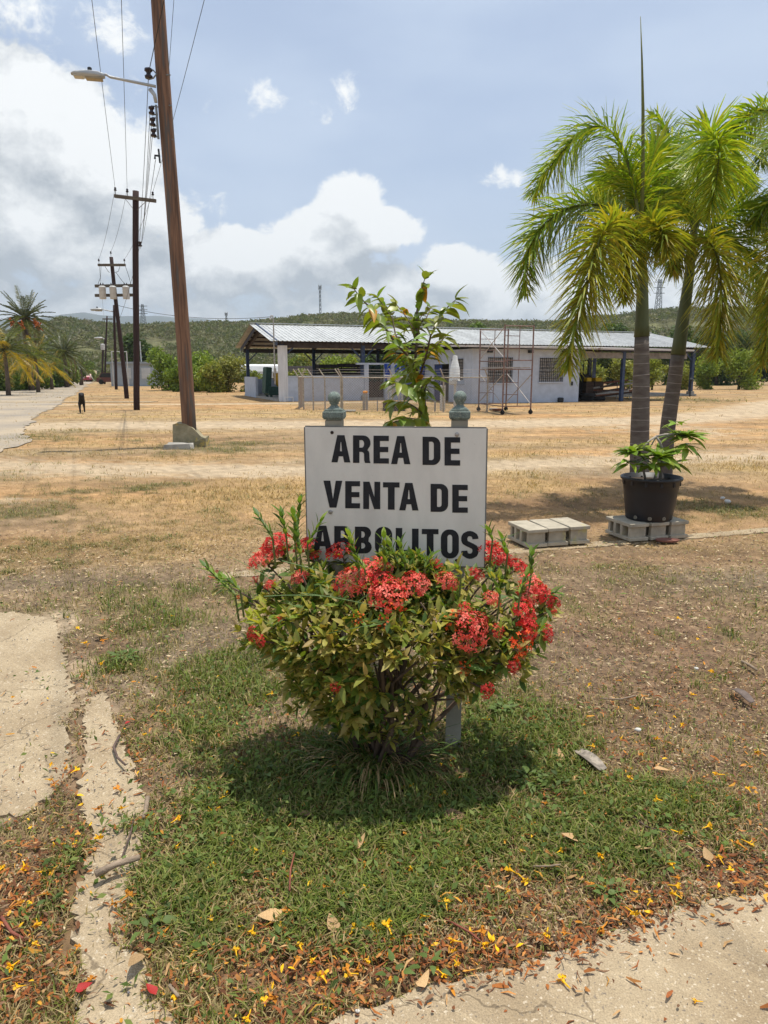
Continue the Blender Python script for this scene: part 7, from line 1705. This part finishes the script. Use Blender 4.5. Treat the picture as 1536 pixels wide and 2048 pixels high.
for i, (px, py, r_, lb) in enumerate([(1275, 1467, .014, 'white stone in the grass right of the bush'), (1392, 1343, .012, 'small white stone on the soil far right'), (715, 2032, .006, 'tiny white pebble at the pavement corner'), (1455, 1008, .04, 'white crumpled scrap on the grass right of the pot'), (1445, 1000, .03, 'smaller white scrap beside the crumpled one')]):
    o = MB().blob((0, 0, r_ * .4), (r_, r_ * .8, r_ * .6), i, 8, 5, .3).build('stone' if i < 3 else 'paper_scrap', mat('white_stone', (.62, .60, .55), .8, .15, 20), None, True); o.location = G(px, py) + Vector((0, 0, .012)); tag(o, lb, 'stone' if i < 3 else 'scrap')
# larger weeds
wm = mat('weed_leaf', (.115, .170, .040), .55, .25, 30, bump=.1, trans=.3, rnd=.2); wl_ = [leaf_mesh('leaf', 1, .6, wm, .25, .25), leaf_mesh('leaf', 1, .5, wm, .3, .4)]
WD = [(705, 1640, .035, 16, 'bright weed with toothed leaves in front of the bush'), (760, 1610, .03, 12, 'pale weed just right of the toothed one'), (862, 1945, .032, 7, 'small broad leaved weed near the pavement corner'), (300, 1870, .038, 12, 'dark broad leaved weed on the left path edge'), (1215, 1800, .034, 12, 'dark green weed near the right pavement edge'), (1060, 1570, .04, 20, 'leafy weed patch at the right of the bush shade'),
      (790, 1960, .028, 8, 'low weed rosette beside the pavement'), (1005, 1430, .04, 22, 'leafy green weed at the foot of the right sign post'), (530, 1555, .035, 14, 'weed in the shade left of the bush foot'), (250, 1320, .045, 18, 'green weed tuft on the left soil'), (560, 1900, .028, 9, 'small weed in the lower left grass'), (1330, 1745, .03, 10, 'small weed among the litter at right')]
for (px, py, L, n, lb) in WD:
    p = G(px, py); o = tag(empty('weed', p), lb, 'weed', 'larger weeds in the foreground'); rr = random.Random(px)
    for k in range(n):
        a = k * 2.4; q = Vector((math.cos(a), math.sin(a), 0)) * L * 1.1 * math.sqrt(k / n); e = rr.uniform(.0, .7)
        c = link('leaf', wl_[k % 2], None, o); M_ = frame_from((math.cos(a) * math.cos(e), math.sin(a) * math.cos(e), math.sin(e)), roll=rr.uniform(-.4, .4)).to_4x4() @ Matrix.Scale(L * rr.uniform(.7, 1.2), 4); M_.translation = q + Vector((0, 0, rr.uniform(.015, .04))); c.matrix_local = M_

# ------------------------------------------------------------------ air
hz = MB().box((0, 800, 198), (13000, 12000, 400)).build('haze', None); hz['kind'] = 'stuff'
tag(hz, 'thin pale haze in the air over the lot and hills', 'haze')
hmz = bpy.data.materials.new('haze_air'); hmz.use_nodes = True; t = hmz.node_tree; t.nodes.clear()
pv = t.nodes.new('ShaderNodeVolumePrincipled'); pv.inputs['Color'].default_value = (.82, .92, 1.0, 1); pv.inputs['Density'].default_value = .00018; pv.inputs['Anisotropy'].default_value = .2
ou = t.nodes.new('ShaderNodeOutputMaterial'); t.links.new(pv.outputs[0], ou.inputs['Volume']); hz.data.materials.append(hmz)
